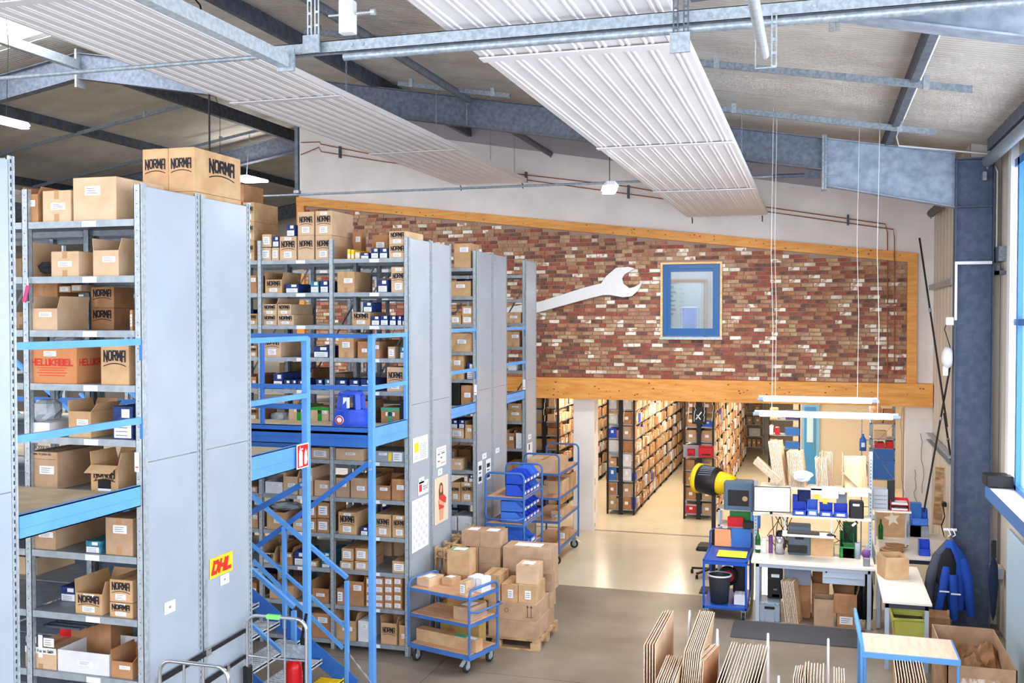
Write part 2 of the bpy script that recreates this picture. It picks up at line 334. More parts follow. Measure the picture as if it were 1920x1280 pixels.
# office window in the brick wall
wn=sempty('window_1')
m=MB(); F=.035
m.box(wx0-.05,wx0-.01,YW-.10,YW,wz0-.03,wz1+.03);m.box(wx1+.01,wx1+.05,YW-.10,YW,wz0-.03,wz1+.03);m.box(wx0-.01,wx1+.01,YW-.10,YW,wz1-.01,wz1+.03)
m.build('window_lining',PINEL,wn)
WBL=M('blue_window_paint',sc(22,92,156),.4)
def ringbox(mb,x0,x1,z0,z1,w,y0,y1,mi=0):
    mb.box(x0,x0+w,y0,y1,z0,z1,mi);mb.box(x1-w,x1,y0,y1,z0,z1,mi);mb.box(x0+w,x1-w,y0,y1,z1-w,z1,mi);mb.box(x0+w,x1-w,y0,y1,z0,z0+w,mi)
m=MB();ringbox(m,wx0-.01,wx1+.01,wz0+.02,wz1-.01,.085,YW-.06,YW+.02);m.build('window_frame',WBL,wn)
m=MB();ringbox(m,wx0+.075,wx1-.075,wz0+.105,wz1-.095,.06,YW-.04,YW+.03);m.build('window_sash',WBL,wn)
MB().box(wx0+.13,wx1-.13,YW,YW+.006,wz0+.16,wz1-.15).build('pane',GLASS,wn)
MB().box(wx0-.06,wx1+.06,YW-.16,YW,wz0-.05,wz0-.0).build('window_sill',GALVL,wn)
# office behind it
of=sempty('wall_office'); area('office_lamp',(-2.4,20.9,6.05),(0,0,0),1.6,.8,9,(.9,.96,1));OW=M('office_wall',sc(206,214,220),.8)
MB().box(-5,.5,23.2,23.3,2.8,6.4).build('office_rear_panel',OW,of)
MB().box(-5,-4.9,YW+.31,23.2,2.8,6.4).build('office_side_panel',OW,of);MB().box(.4,.5,YW+.31,23.2,2.8,6.4).build('office_side_panel',OW,of)
MB().box(-5,.5,YW+.31,23.2,6.1,6.2).build('office_ceiling_panel',OW,of)
q0=at(1327,523,Y=21.6);q1=at(1320,530,Y=21.6)
MB().box(q0.x,.4,21.6,21.7,2.8,6.1).build('office_partition',OW,of);MB().box(-4.9,q0.x,21.6,21.7,q0.z,6.1).build('office_partition',OW,of)
m=MB(); m.box(-4.9,q0.x,21.55,21.6,q1.z,q0.z);m.box(q1.x,q0.x,21.55,21.6,2.8,q1.z);m.build('door_casing',M('brown_casing',sc(170,130,96),.6),of)
area('office_lamp',(-2.4,22.4,6.0),(0,0,0),1.6,1.2,16,(.9,.96,1))
po=thing('wall_chart','pale printed wall chart on the office wall seen through the blue window','poster',(-3.62,23.18,4.3))
MB().box(0,.62,0,.012,0,.95).build('chart_sheet',M('chart_paper',sc(190,206,206),.7),po)
m=MB();
for k in range(9):
    for q in range(3):
        m.box(.06+q*.19,.06+q*.19+random.uniform(.05,.14),-.002,0,.06+k*.1,.06+k*.1+random.uniform(.02,.06))
m.build('chart_print',M('dark_print',sc(70,90,96),.7),po,kind='stuff')
mo=thing('office_monitor','monitor with blue screen on the office desk behind the blue window','monitor',(-2.66,21.2,4.0),.15)
MB().bbox(-.02,.32,0,.04,.04,.52,.01).build('monitor_housing',WHITEPL,mo); MB().box(.0,.3,-.003,0,.06,.50).build('screen',M('blue_screen',sc(70,104,176),.3,emit=.25),mo); MB().box(.1,.2,.0,.05,-.3,.05).build('monitor_stand',WHITEPL,mo)
# wrench sign on the brick wall
m=MB(); pts=[(950,576),(1010,566),(1095,539),(1127,531),(1137,517),(1155,502),(1178,500),(1190,503),(1171,514),(1166,522),(1169,532),(1180,540),(1189,538),(1204,529),(1197,544),(1184,555),(1168,557),(1145,553),(1130,553),(1105,559),(1010,585),(950,600)]
wp=[at(x,y,Y=YW-.16) for x,y in pts]
m.prism([(p.x,p.z) for p in wp][::-1],YW-.16,YW-.11)
ws=thing('spanner_sign','large flat white open-ended spanner mounted on the brick wall','sign',(0,0,0))
m.build('spanner_plate',M('white_sign_plate',sc(226,228,232),.5),ws)
m=MB()
for p in (at(1020,572,Y=YW-.11),at(1150,530,Y=YW-.11)): MB().tube([(p.x,p.y,p.z),(p.x,YW-.05,p.z)],.012).build('stand_off',GALV,ws)
# right wall
wr=sempty('wall_right')
m=MB()
for k in range(4):
    m.box(2.06,2.16,15.55+k*1.13,15.55+k*1.13+1.12,0,zs(2.06)+.1)
m.build('cladding_panel',WALLB,wr)
MB().box(2.06,2.6,15.5,15.6,0,6.9).build('return_panel',WALLB,wr)
m=MB()
for k in range(10): m.box(2.052,2.06,15.6+k*.45,15.62+k*.45,0,zs(2.06))
m.build('cladding_rib',WALLB,wr,kind='stuff')
m=MB(); m.box(2.45,2.55,14.4,15.6,0,6.9); m.box(2.45,2.55,-6,14.4,0,2.05); m.box(2.45,2.55,-6,14.4,6.3,6.9); m.build('wall_sheet',WALLB,wr)
m=MB()
for k in range(12): m.box(2.44,2.452,14.42+k*.085,14.45+k*.085,2.1,6.6)
m.build('cladding_rib',WALLB,wr,kind='stuff')
MB().box(2.35,2.45,15.0,15.55,5.06,5.26).build('side_rail',GALV,wr)
m=MB();m.box(2.33,2.45,14.99,15.2,4.88,4.93);m.box(2.33,2.36,14.99,15.2,4.88,5.0);m.build('rail_bracket',GALVD,wr)
w2=sempty('window_2'); WBB=M('blue_frame_aluminium',sc(58,120,190),.4); WWH=M('white_reveal',sc(240,244,250),.5)
m=MB();m.box(2.36,2.47,14.22,14.42,2.06,6.6);m.build('window_reveal',WWH,w2)
m=MB()
for y in (13.9,11.6,9.3,7.0,4.7,2.4): m.box(2.40,2.5,y,y+.10,2.1,6.3)
m.box(2.40,2.5,-1,14.2,6.2,6.3);m.box(2.40,2.5,-1,14.2,2.1,2.2);m.box(2.41,2.49,-1,14.2,4.2,4.28); m.build('window_frame',WBB,w2)
for k in range(6): MB().box(2.45,2.456,2.5+k*2.3-(.0),2.5+k*2.3+2.2 if k<5 else 14.1,2.2,6.2).build('pane',GLASS,w2)
MB().box(2.2,2.45,12.2,15.05,6.55,6.75).build('window_head_channel',GALVD,w2)
# far and left walls
wl=sempty('wall_left');MB().box(-28,-27.8,-6,34,0,6.9).build('wall_sheet',WALLB,wl)
wf=sempty('wall_far'); m=MB(); m.box(-28,2.6,33.9,34,0,2.7); 
strip(-27.9,RX,2.7,2.7,zs(-27.9),zs(RX),33.6,33.7);strip(RX,-10.7,2.7,2.7,zs(RX),zs(-10.7),33.6,33.7);m.box(-10.95,-10.88,YW+.3,33.6,0,8.9); m.build('wall_sheet',WALLB,wf)
# back-room shell
cb=sempty('ceiling_back'); MB().box(-10.88,2.6,YW+.3,33.9,2.72,2.8).build('ceiling_board',PLASTER,cb)
wk=sempty('wall_store'); MB().box(2.2,2.3,YW+.3,33.9,0,2.72).build('store_side_panel',PLASTER,wk); MB().box(-10.5,-10.4,YW+.3,33.9,0,2.72).build('store_side_panel',PLASTER,wk)
MB().box(-.55,2.2,27.2,27.3,0,2.72).build('store_end_panel',M('store_wall_paint',sc(200,188,172),.8),wk)
# doorway post under the beam
tp=sempty('trim_1'); MB().bbox(-4.70,-4.27,YW-.03,YW+.4,0,2.668,.012).build('pillar_body',PLASTER,tp)
m=MB(); PT=M('bare_filler',sc(196,170,120),.9)
for z,h in ((2.1,.3),(1.05,.16),(.95,.1),(.5,.3),(.1,.1),(1.3,.06)):
    m.prism([(YW+.02+.03*math.cos(a*.9)*1.2+.05,z+h*.5*math.sin(a*.9)) for a in range(7)],-4.2702,-4.266,plane='yz')
m.build('filler_patch',PT,tp,kind='stuff')
m=MB()
for z in (1.7,1.35): 
    m.box(-4.268,-4.263,YW+.03,YW+.11,z-.3,z-.03)
m.build('notice_strip',LABEL,tp)
# portal frames
def rafter_frame(Y,name):
    fr=sempty(name)
    D=.46
    for s in (1,-1):
        X0=RX; X1=RX+s*12.75
        f=lambda X:zr(X)
        m=MB()
        def slab(xa,xb,za0,zb0,za1,zb1,hw): m.hexa([(xa,Y-hw,za0),(xb,Y-hw,zb0),(xb,Y+hw,zb0),(xa,Y+hw,za0),(xa,Y-hw,za1),(xb,Y-hw,zb1),(xb,Y+hw,zb1),(xa,Y+hw,za1)])
        slab(X0,X1,f(X0)-D,f(X1)-D,f(X0),f(X1),.006)
        slab(X0,X1,f(X0)-.014,f(X1)-.014,f(X0),f(X1),.09)
        slab(X0,X1,f(X0)-D,f(X1)-D,f(X0)-D+.014,f(X1)-D+.014,.09)
        m.build('rafter',GALVD,fr)
        m=MB()
        for xx in (X0+s*7.35,X0+s*3.7):
            m.box(xx-.006,xx+.006,Y-.088,Y+.088,f(xx)-D+.01,f(xx)-.01)
        m.build('web_stiffener',GALV,fr)
        m=MB()
        xa,xb=X1,RX+s*14.48
        slab(xa,xb,f(xa)-.67,f(xb)-.74,f(xa),f(xb),.006);slab(xa,xb,f(xa)-.014,f(xb)-.014,f(xa),f(xb),.09);slab(xa,xb,f(xa)-.684,f(xb)-.754,f(xa)-.67,f(xb)-.74,.09)
        m.build('haunch',HAUNCH,fr)
        m=MB(); a,b=sorted((xa-s*.035,xa+s*.0)); m.box(a,b,Y-.1,Y+.1,f(xa)-.74,f(xa)+.04); a,b=sorted((xa+s*.005,xa+s*.03)); m.box(a,b,Y-.1,Y+.1,f(xa)-.74,f(xa)+.04); m.build('joint_plate',GALV,fr)
        MB().box(min(xa,xa+s*.25),max(xa,xa+s*.25),Y-.03,Y-.006,f(xa)-.56,f(xa)-.545).build('gusset_lug',GALV,fr)
        m=MB(); xi,xo=RX+s*14.48,RX+s*14.97; a,b=min(xi,xo),max(xi,xo)
        m.box(a+.012,b-.012,Y-.006,Y+.006,0,f(xo)); 
        m.box(a,a+.014,Y-.12,Y+.12,0,f(xo)-.01);m.box(b-.014,b,Y-.12,Y+.12,0,f(xo)-.01);m.box(a,b,Y-.12,Y-.0,f(xi)-.76,f(xi)-.745);m.box(a,b,Y-.12,Y+.12,f(xo)-.02,f(xo))
        m.build('column',M('blue_grey_steel',sc(74,84,108),.55,.1,col2=sc(86,96,120),scale=12,detail=8),fr)
    m=MB(); m.box(RX-.02,RX+.02,Y-.12,Y+.12,zr(RX)-.62,zr(RX)+.06); m.build('ridge_plate',GALVL,fr)
    return fr
for i,Y in enumerate((6.75,15.3,23.45,31.6)):
    rafter_frame(Y,'trim_%d'%(i+2))
# purlins and tie rods, each its own steel member
tr=sempty('trim_6')
for X in (.95,-3.0,-6.9,-10.2,-16,-20,-24):
    MB().hexa([(X-.04,-1,zs(X)-.21),(X+.04,-1,zs(X)-.21),(X+.04,33,zs(X)-.21),(X-.04,33,zs(X)-.21),(X-.04,-1,zs(X)-.005),(X+.04,-1,zs(X)-.005),(X+.04,33,zs(X)-.005),(X-.04,33,zs(X)-.005)]).build('purlin',DARKST,tr)
for X,w_ in ((-12.65,.12),):
    for y0,y1 in ((-1,7.05),(7.25,15.2),(15.4,23.35),(23.55,31.5)):
        MB().box(X-w_/2,X+w_/2,y0,y1,zr(X)-.30,zr(X)-.14 if y1<16 else zr(X)-.02).build('ridge_beam',GALVL if y1<16 else DARKST,tr)
def rod(Y,z,xa,xb,nm,lab):
    t=thing('tie_rod',lab,'tie rod',(xa,Y,z))
    m=MB(); m.tube([(0,0,0),(xb-xa,0,0)],.018,8); m.build('rod',GALV,t)
    m=MB(); m.tube([(xb-xa-.45,0,0),(xb-xa,0,0)],.03,8); m.box(xb-xa,xb-xa+.22,-.02,.02,-.05,.05); m.tube([(xb-xa+.12,-.05,0),(xb-xa+.12,.05,0)],.035,6); m.build('fork_end',DARKST,t)
rod(15.28,6.35,-12.6,-.18,'a','long thin steel tie rod spanning the hall under the far portal frame')
rod(7.14,6.35,-20.,-3.3,'b','thick grey tie rod crossing at upper left in front of the ridge')
th=thing('rod_hanger','vertical steel hanger holding up the far tie rod near the brick wall corner','hanger',(-8.32,15.28,6.37))
MB().box(-.03,.03,-.03,.03,0,zr(-8.4)-.46-6.37).build('hanger_strut',DARKST,th); MB().box(-.045,.045,-.045,.045,0,.05).build('hanger_foot',GALV,th)
def st(name,label,cat,a,b,r,mt,endp=True):
    t=thing(name,label,cat,a); d=Vector(b)-Vector(a)
    MB().tube([(0,0,0),d],r,12).build('tube',mt,t)
    if endp:
        MB().beam(-d.normalized()*.03,d.normalized()*.0,.02,r*2.6).build('end_plate',GALV,t);MB().beam(d,d+d.normalized()*.06,.02,r*2.6).build('end_plate',GALV,t)
a=at(880,188,Y=15.2);X=a.x
st('tube_strut','round grey tube strut running from the far rafter towards the viewer','strut',(X,7.25,a.z),(X,15.15,a.z),.055,GALVD)
st('tube_strut','round dark tube strut between the far rafter and the white gable wall','strut',(X+.1,15.45,a.z-.12),(X+.1,19.9,a.z-.12),.055,DARKST)
st('tube_strut','thick eaves tube at the upper right beside the window','strut',(2.22,7.3,6.42),(2.22,15.15,6.42),.075,GALV)
st('tube_strut','short eaves tube behind the right column top','strut',(1.95,15.5,6.15),(1.95,19.5,6.15),.07,DARKST)
# ================================================================= hung from the roof
RADM=M('radiant_panel_white',sc(224,222,224),.45,col2=sc(219,216,219),scale=1)
def radiant(name,label,x0,x1,z,y0,y1,n,warm=False,chs=()):
    t=thing('radiant_ceiling_panel',label,'heating panel',(x0,y0,z)); W=x1-x0; L=y1-y0
    ns=4; s=L/ns
    for k in range(ns):
        a=k*s+.004;b=(k+1)*s-.004
        m=MB(); m.box(.02,W-.02,a,b,.0,.02); m.box(0,.02,a,b,-.0,.07);m.box(W-.02,W,a,b,0,.07)
        for q in range(n):                                     # pressed twin ribs that hold the water pipes
            c=W*(q+.5)/n
            for dx in (-.022,.022):
                m.hexa([(c+dx-.014,a,0),(c+dx+.014,a,0),(c+dx+.007,a,-.010),(c+dx-.007,a,-.010),(c+dx-.014,b,0),(c+dx+.014,b,0),(c+dx+.007,b,-.010),(c+dx-.007,b,-.010)])
        m.build('panel_section',RADM,t)
        if k: MB().box(0,W,k*s-.06,k*s+.06,-.022,-.012).build('joint_cover',RADM,t)
    for x in (.1,W-.1):
        m=MB(); m.tube([(x,L,-.02),(x,L+.05,-.04),(x,L+.06,-.12)],.012,6); m.build('pipe_stub',DARKST,t)
    for (cx,cy) in chs:
        top=zs(cx+x0)-.25-z
        m=MB(); zz=.06; fl_=0
        while zz<top:                                         # chain links
            if fl_: m.beam((cx-.008,cy-y0,zz),(cx-.008,cy-y0,zz+.05),.004,.006);m.beam((cx+.008,cy-y0,zz),(cx+.008,cy-y0,zz+.05),.004,.006)
            else: m.beam((cx,cy-y0-.008,zz),(cx,cy-y0-.008,zz+.05),.006,.004);m.beam((cx,cy-y0+.008,zz),(cx,cy-y0+.008,zz+.05),.006,.004)
            zz+=.045; fl_=not fl_
        m.build('chain',GALV,t,kind='stuff')
    return t
radiant('b','wide white ribbed heating panel hung in the middle, over the aisle to the office window',-2.36,-.87,6.2,3.0,19.42,9,chs=((.1,11.25),(1.4,13.8)))
radiant('a','white ribbed heating panel hung higher up on the left, above the racks',-7.0,-5.5,6.98,3.0,19.4,9,chs=((1.42,8.0),(1.42,11.5),(1.42,14.6),(1.42,17.3),(1.42,18.8)))
radiant('c','far left heating panel seen just above the first rack',-19.3,-17.8,7.2,9,30,9)
CH=0
def channel(X0,X1,Y,label):
    t=thing('support_channel',label,'steel channel',(X0,Y,zs(X0)-.25)); d=Vector((X1-X0,0,zs(X1)-zs(X0)))
    m=MB(); m.beam((0,0,0),d,.05,.012);m.beam((0,-.022,.03),d+Vector((0,-.022,.03)),.004,.07);m.beam((0,.022,.03),d+Vector((0,.022,.03)),.004,.07); m.build('rail',GALV,t)
    for f in (.12,.85):
        p=d*f; MB().box(p.x-.03,p.x+.03,-.035,.035,p.z-.01,p.z+.12).build('beam_clamp',GALVL,t)
channel(-1.4,1.5,11.25,'upper galvanised channel bolted across the right purlin'); channel(-1.4,1.42,13.8,'lower galvanised channel bolted across the right purlin')
channel(-6.0,-4.0,8.4,'dark channel above the left heating panel at the top of the picture');channel(-6.2,-4.6,11.6,'short channel with chain above the left heating panel, second from the front')
channel(-6.2,-4.4,14.6,'channel with chain behind the far rafter, third from the front');channel(-6.3,-4.6,17.3,'channel with chain close to the white gable wall')
channel(-20.5,-13.3,15.9,'dark channel on the left roof slope just under the ridge');channel(-21.5,-12.9,19.2,'long dark channel across the left roof slope');channel(-22,-12.9,22.3,'lowest dark channel on the left roof slope, ending behind the cartons')
# rail in the foreground
t=thing('suspended_rail','long bright galvanised rail crossing the whole top of the picture','rail',(-3.62,6.3,6.13))
RL=MB(); L=5.6
RL.box(0,L,-.03,.03,.035,.04);RL.box(0,L,-.03,-.026,-.04,.04);RL.box(0,L,.026,.03,-.04,.04);RL.box(0,L,-.03,-.012,-.04,-.036);RL.box(0,L,.012,.03,-.04,-.036)
RL.build('rail_profile',GALV,t)
m=MB(); m.tube([(.55,-.005,-.07),(L,-.005,-.07)],.026,10); m.build('rail_pipe',GALV,t)
for x in (.62,.7,3.0,3.6): MB().tube([(x,-.03,0),(x,-.04,0)],.014,6).build('bolt',GALV,t)
t=thing('cross_rail','bright grey square rail running from the upper left to the suspended rail','rail',(-3.46,6.18,6.035))
m=MB(); m.box(-.04,.04,-6,.0,-.045,.045);m.build('rail_profile',GALVL,t); MB().box(-.055,.075,0,.015,-.07,.08).build('end_plate',GALV,t)
t=thing('pipe_end','round grey pipe ending at the rail in the upper right','pipe',(-.30,6.12,5.83))
m=MB();m.tube([(0,-5,.0),(0,0,0)],.03,12);m.build('pipe_body',GALVL,t)
t=thing('pipe_bracket','slotted steel bracket holding the round pipe under the rail','bracket',(-.30,6.262,5.79))
def slotted(mb,x,y,z0,z1,w=.035,n=4):
    "strip with a row of slots"
    h=(z1-z0)/n
    mb.box(x-w/2,x-w/2+.009,y,y+.004,z0,z1);mb.box(x+w/2-.009,x+w/2,y,y+.004,z0,z1)
    for k in range(n+1): zc=z0+k*h; mb.box(x-w/2+.009,x+w/2-.009,y,y+.004,max(z0,zc-.008),min(z1,zc+.008))
m=MB();slotted(m,.05,.0,0,.32);m.build('slotted_strap',GALV,t);MB().box(-.06,-.055,.0,.01,0,.30).build('side_strap',GALV,t);MB().box(-.06,.065,0,.012,-.006,0).build('foot_strap',GALV,t)
for nm,X,z0,z1,lab in (('a',-3.27,6.18,6.62,'slotted steel hanger left of centre, rising from the rail'),('b',-.80,6.0,6.3,'slotted dark steel hanger where the rail crosses the middle heating panel')):
    t=thing('slotted_hanger',lab,'bracket',(X,6.24,z0)); m=MB();slotted(m,-.03,0,0,z1-z0,n=5);m.build('slotted_strap',GALVL if nm=='a' else DARKST,t)
    m=MB();slotted(m,.035,-.02,0,z1-z0,n=5);m.build('slotted_strap',GALVL if nm=='a' else DARKST,t); MB().box(-.06,.06,-.04,-.02,-.1,.02).build('hanger_clamp',GALV,t)
t=thing('clamp_box','small white steel clamp with a long spring bolt standing on the rail','clamp',(-3.02,6.25,6.2))
MB().bbox(-.05,.05,-.04,.04,0,.22,.006).build('clamp_body',WHITEPL,t);m=MB();m.tube([(-.14,0,.13),(.19,0,.13)],.008,8);m.tube([(.17,0,.13),(.2,0,.13)],.022,8);m.build('bolt',GALVL,t)
m=MB()
for k in range(9): m.lathe((.07+k*.011,0,.13),[(.014,0),(.018,.003),(.014,.006)],10,axis='x')
m.build('spring',CHROME,t,kind='stuff')
t=thing('fixing_bar','dark bar on slotted plates above the right of the rail','bar',(-.5,6.6,6.33))
m=MB();m.beam((-.28,0,0),(.45,0,.05),.05,.02);m.build('bar_body',DARKST,t);MB().bbox(.32,.62,-.05,.1,.06,.2,.02).build('bar_block',GALV,t)
# purlin conduit on the right
t=thing('cable_conduit','white cable conduit running along the right purlin to the column','conduit',(1.04,8,6.8))
m=MB();m.tube([(0,0,.04),(.0,7.0,.0),(.05,7.2,-.10),(1.2,7.25,-.26),(1.32,7.25,-.5),(1.32,7.25,-1.7)],.013,6);m.build('conduit_pipe',WHITEPL,t)
# lamps
def oval_lamp(loc,label,rz,L=.62):
    t=thing('hanging_lamp',label,'lamp',loc,rz)
    m=MB();m.bbox(-L/2,L/2,-.1,.1,0,.06,.05);m.build('lamp_housing',WHITEPL,t)
    m=MB();m.bbox(-L/2+.02,L/2-.02,-.085,.085,-.04,.0,.04);m.build('diffuser',LAMPW,t)
    top=zs(loc[0])-loc[2]-.02
    m=MB();m.tube([(0,0,.06),(.03,0,top*.4),(.06,0,top*.7),(.0,0,top)],.006,5);m.build('lamp_cable',BLACK,t)
p=at(1143,353,Z=5.95);oval_lamp((p.x,p.y,5.95),'glowing oval lamp hanging between the two heating panels',PI/2+.25)
p=at(12,228,Y=13);oval_lamp((p.x,13,p.z),'glowing oval lamp at the left edge below the skylight',PI/2,L=.9)
p=at(462,338,Y=23);t=thing('strip_lamp','bright strip lamp deep in the hall behind the stacked cartons','lamp',p)
MB().bbox(-.3,.35,-.5,.5,0,.06,.02).build('diffuser',LAMPW,t);m=MB();m.tube([(0,0,.05),(.1,0,zs(p.x)-p.z)],.012,5);m.build('lamp_cable',GALV,t)
for q_ in ((-2.6,12.3,5.9),(-12,12,7.2),(-2.5,17.5,6.0),(-9,17,6.6)): area('hall_lamp_and_fill',q_,(0,0,0),.5,.5,70,(1,.96,.9))  # front two at the oval lamps; rear two added fill for the brick, no fixtures
for k,(x,y0,y1) in enumerate(((393,200,300),(413,225,300))):
    p=at(x,y1,Y=11+k*8);t=thing('drop_cable',('black cable dropping from the roof behind the tall cartons','thin wire dropping from the roof further back')[k],'cable',p)
    m=MB();m.tube([(0,0,0),(0,0,(zs(p.x)-p.z)*.7),(-.12,0,(zs(p.x)-p.z)*.93),(-.25,0,zs(p.x)-p.z)],.012 if k==0 else .006,5);m.build('cable_run',BLACK,t)
# desk tubes
for i,(xa,ya,xb,yb,Y,lab) in enumerate(((1420,747,1650,753,15.0,'upper glowing tube light hung over the packing bench'),(1412,776,1690,782,14.4,'lower glowing tube light hung over the packing bench'))):
    a=at(xa,ya,Y=Y);b=at(xb,yb,Y=Y); z=(a.z+b.z)/2; L=b.x-a.x
    t=thing('tube_light',lab,'lamp',(a.x,Y,z))
    MB().tube([(.09,0,0),(L-.11,0,0)],.032,12).build('glowing_tube',M('tube_glow',(1,.96,.86),.4,emit=8),t)
    for q in (0,L-.13): MB().tube([(q,0,0),(q+.12,0,0)],.028,10).build('end_cap',GREYPL,t)
    MB().box(.02,L-.04,.0,.03,.02,.05).build('reflector_strip',WHITEPL,t)
    for q in (.25,L-.3):
        m=MB();m.tube([(q,0,.03),(q+.01,0,1.2),(q-.02,0,2.2),(q,0,zs(a.x+q)-z-.02)],.0035,5);m.build('suspension_cord',WHITEPL,t)
area('bench_tube_light',(.15,14.6,3.0),(0,0,0),1.7,.12,22,(1,.93,.80))
# copper pipes on the gable
t=thing('copper_pipe','upper copper heating pipe along the white gable wall','pipe',(-10.8,YW-.1,0))
def cp(lst,Y): return [(q.x+10.8,0,q.z) for q in (at(x,y,Y=Y) for x,y in lst)]
Yp=YW-.1
m=MB();m.tube(cp([(564,267),(600,266),(601,270),(760,302),(900,318),(1180,350),(1220,357),(1660,420),(1664,437),(1664,700)],Yp),.011,6);m.build('pipe_run',COPPER,t)
t=thing('copper_pipe','lower copper heating pipe along the white gable wall','pipe',(-10.8,YW-.14,0))
m=MB();m.tube(cp([(564,290),(598,276),(602,284),(720,303),(970,335),(1240,372),(1434,396),(1675,430),(1677,445),(1677,700)],YW-.14),.011,6);m.build('pipe_run',COPPER,t)
CL=[]
for i,(x,y0,y1) in enumerate(((986,322,341),(1178,347,372),(1590,402,422),(637,274,296))):
    p=at(x,y1,Y=YW-.16);z2=at(x,y0,Y=YW-.16).z
    t=thing('pipe_clip','steel clip holding the copper pipes, %s from the left'%['second','third','fourth','first'][i],'clip',p); MB().box(-.02,.02,-.02,.06,0,z2-p.z).build('clip_strap',DARKST,t)
for i,z in enumerate((4.42,)):
    for q,x in enumerate((1664,1677)):
        p=at(x,572,Y=YW-.15);t=thing('pipe_clip','small clip on the %s copper pipe beside the timber post'%('left','right')[q],'clip',p);MB().box(-.03,.03,-.03,.05,-.012,.012).build('clip_strap',GALV,t)
# column fittings
t=thing('cable_duct','white cable duct across and down the blue-grey column','cable duct',(1.84,15.15,0))
a=at(1795,493,Y=15.15);b=at(1860,493,Y=15.15)
m=MB();m.box(a.x-1.84,b.x-1.84,-.02,.02,a.z-.02,a.z+.02);m.build('duct_run',WHITEPL,t);c=at(1795,600,Y=15.15);MB().box(a.x-1.84-.03,a.x-1.84,-.02,.02,c.z,a.z+.02).build('duct_drop',WHITEPL,t)
p=at(1781,601,Y=15.2);t=thing('junction_box','small white junction box on the left edge of the column','box',p);MB().bbox(-.055,.045,-.06,.02,-.06,.05,.01).build('box_body',WHITEPL,t);m=MB();m.tube([(-.05,-.02,-.05),(-.07,-.02,-.12),(.0,-.02,-.35),(.02,-.02,-.45)],.007,5);m.build('box_cable',BLACK,t)
p=at(1778,670,Y=15.2);t=thing('warning_beacon','round white warning beacon on the column edge','beacon',p);m=MB();m.lathe((-.09,0,0),[(0,0),(.07,.01),(.15,.05),(.15,.09),(.13,.13),(0,.13)],20,axis='x');m.build('beacon_body',WHITEPL,t);MB().bbox(-.07,.0,-.03,.03,-.25,-.12,.01).build('beacon_base',WHITEPL,t)
p=at(1843,297,Y=15.1);t=thing('cable_gland','small grey clamp high on the column','clamp',at(1846,330,Y=15.15));MB().bbox(-.03,.03,-.04,.12,-.06,.06,.01).build('gland_body',GALV,t)
# long rods leaning in the corner
for a,b,lab in (((1724,446),(1776,800),'long dark rod crossing down from upper left in the right corner'),((1784,672),(1732,960),'long dark rod leaning down to the left in the right corner'),((1770,775),(1790,905),'short dark rod leaning beside the column')):
    pa=at(*a,Y=17.4);pb=at(*b,Y=16.9)
    if pa.x>2.02: pa=at(*a,X=2.02)
    if pb.x>2.02: pb=at(*b,X=2.02)
    t=thing('leaning_rod',lab,'rod',pb);MB().tube([(0,0,0),pa-pb],.016,6).build('rod_shaft',BLACK,t);d=(pa-pb);MB().tube([d*.6,d*.62],.024,6).build('rod_ferrule',GALV,t)
t=thing('wall_bracket','short brown steel bracket on the right wall high beside the timber frame','bracket',(2.0,17.8,0));a=at(1735,541,X=1.98);b=at(1783,527,X=1.98)
m=MB();m.beam((0,a.y-17.8,a.z),(0,b.y-17.8,b.z),.05,.09);m.build('bracket_arm',GALVL,t)
t=thing('wall_conduit','sloping open trunking on the right wall beside the column','trunking',(2.0,17,0));a=at(1733,812,X=1.97);b=at(1782,865,X=1.97)
m=MB()
for o in (-.06,.06): m.beam((0,a.y-17,a.z+o),(0,b.y-17,b.z+o),.09,.02)
m.beam((.04,a.y-17,a.z),(.04,b.y-17,b.z),.01,.14);m.build('trunking_body',GALVL,t)
# sill ledge, black box and steel door at the right edge
t=thing('window_ledge','white and blue ledge under the window, running out of frame','ledge',(2.1,14.9,0))
a=at(1848,908,X=2.12);yy=a.y;z=a.z
t.location=(2.12,yy,z)
L=-7
MB().box(0,.33,L,0,-.012,.0).build('ledge_top',WWH,t);m=MB();m.box(-.006,0,L,0,-.16,0.002);m.box(0,.3,L,0,-.16,-.15);m.build('ledge_front',WBB,t);MB().box(.0,.25,.0,.01,-.16,.0).build('ledge_end_cap',WBB,t)
t=thing('black_wall_box','black box mounted at the end of the window ledge','box',(2.2,yy+.02,z+.02));MB().bbox(-.12,.2,-.35,.0,.004,.14,.01).build('box_body',BLACKPL,t)
t=thing('steel_door','pale blue-grey steel door panel at the lower right edge','door',(2.26,12.3,0))
MB().bbox(0,.05,0,1.3,0,1.72,.008).build('door_leaf',M('pale_blue_enamel',sc(190,214,232),.35),t);MB().box(-.01,.05,-.06,0,0,1.74).build('door_edge',WBB,t)
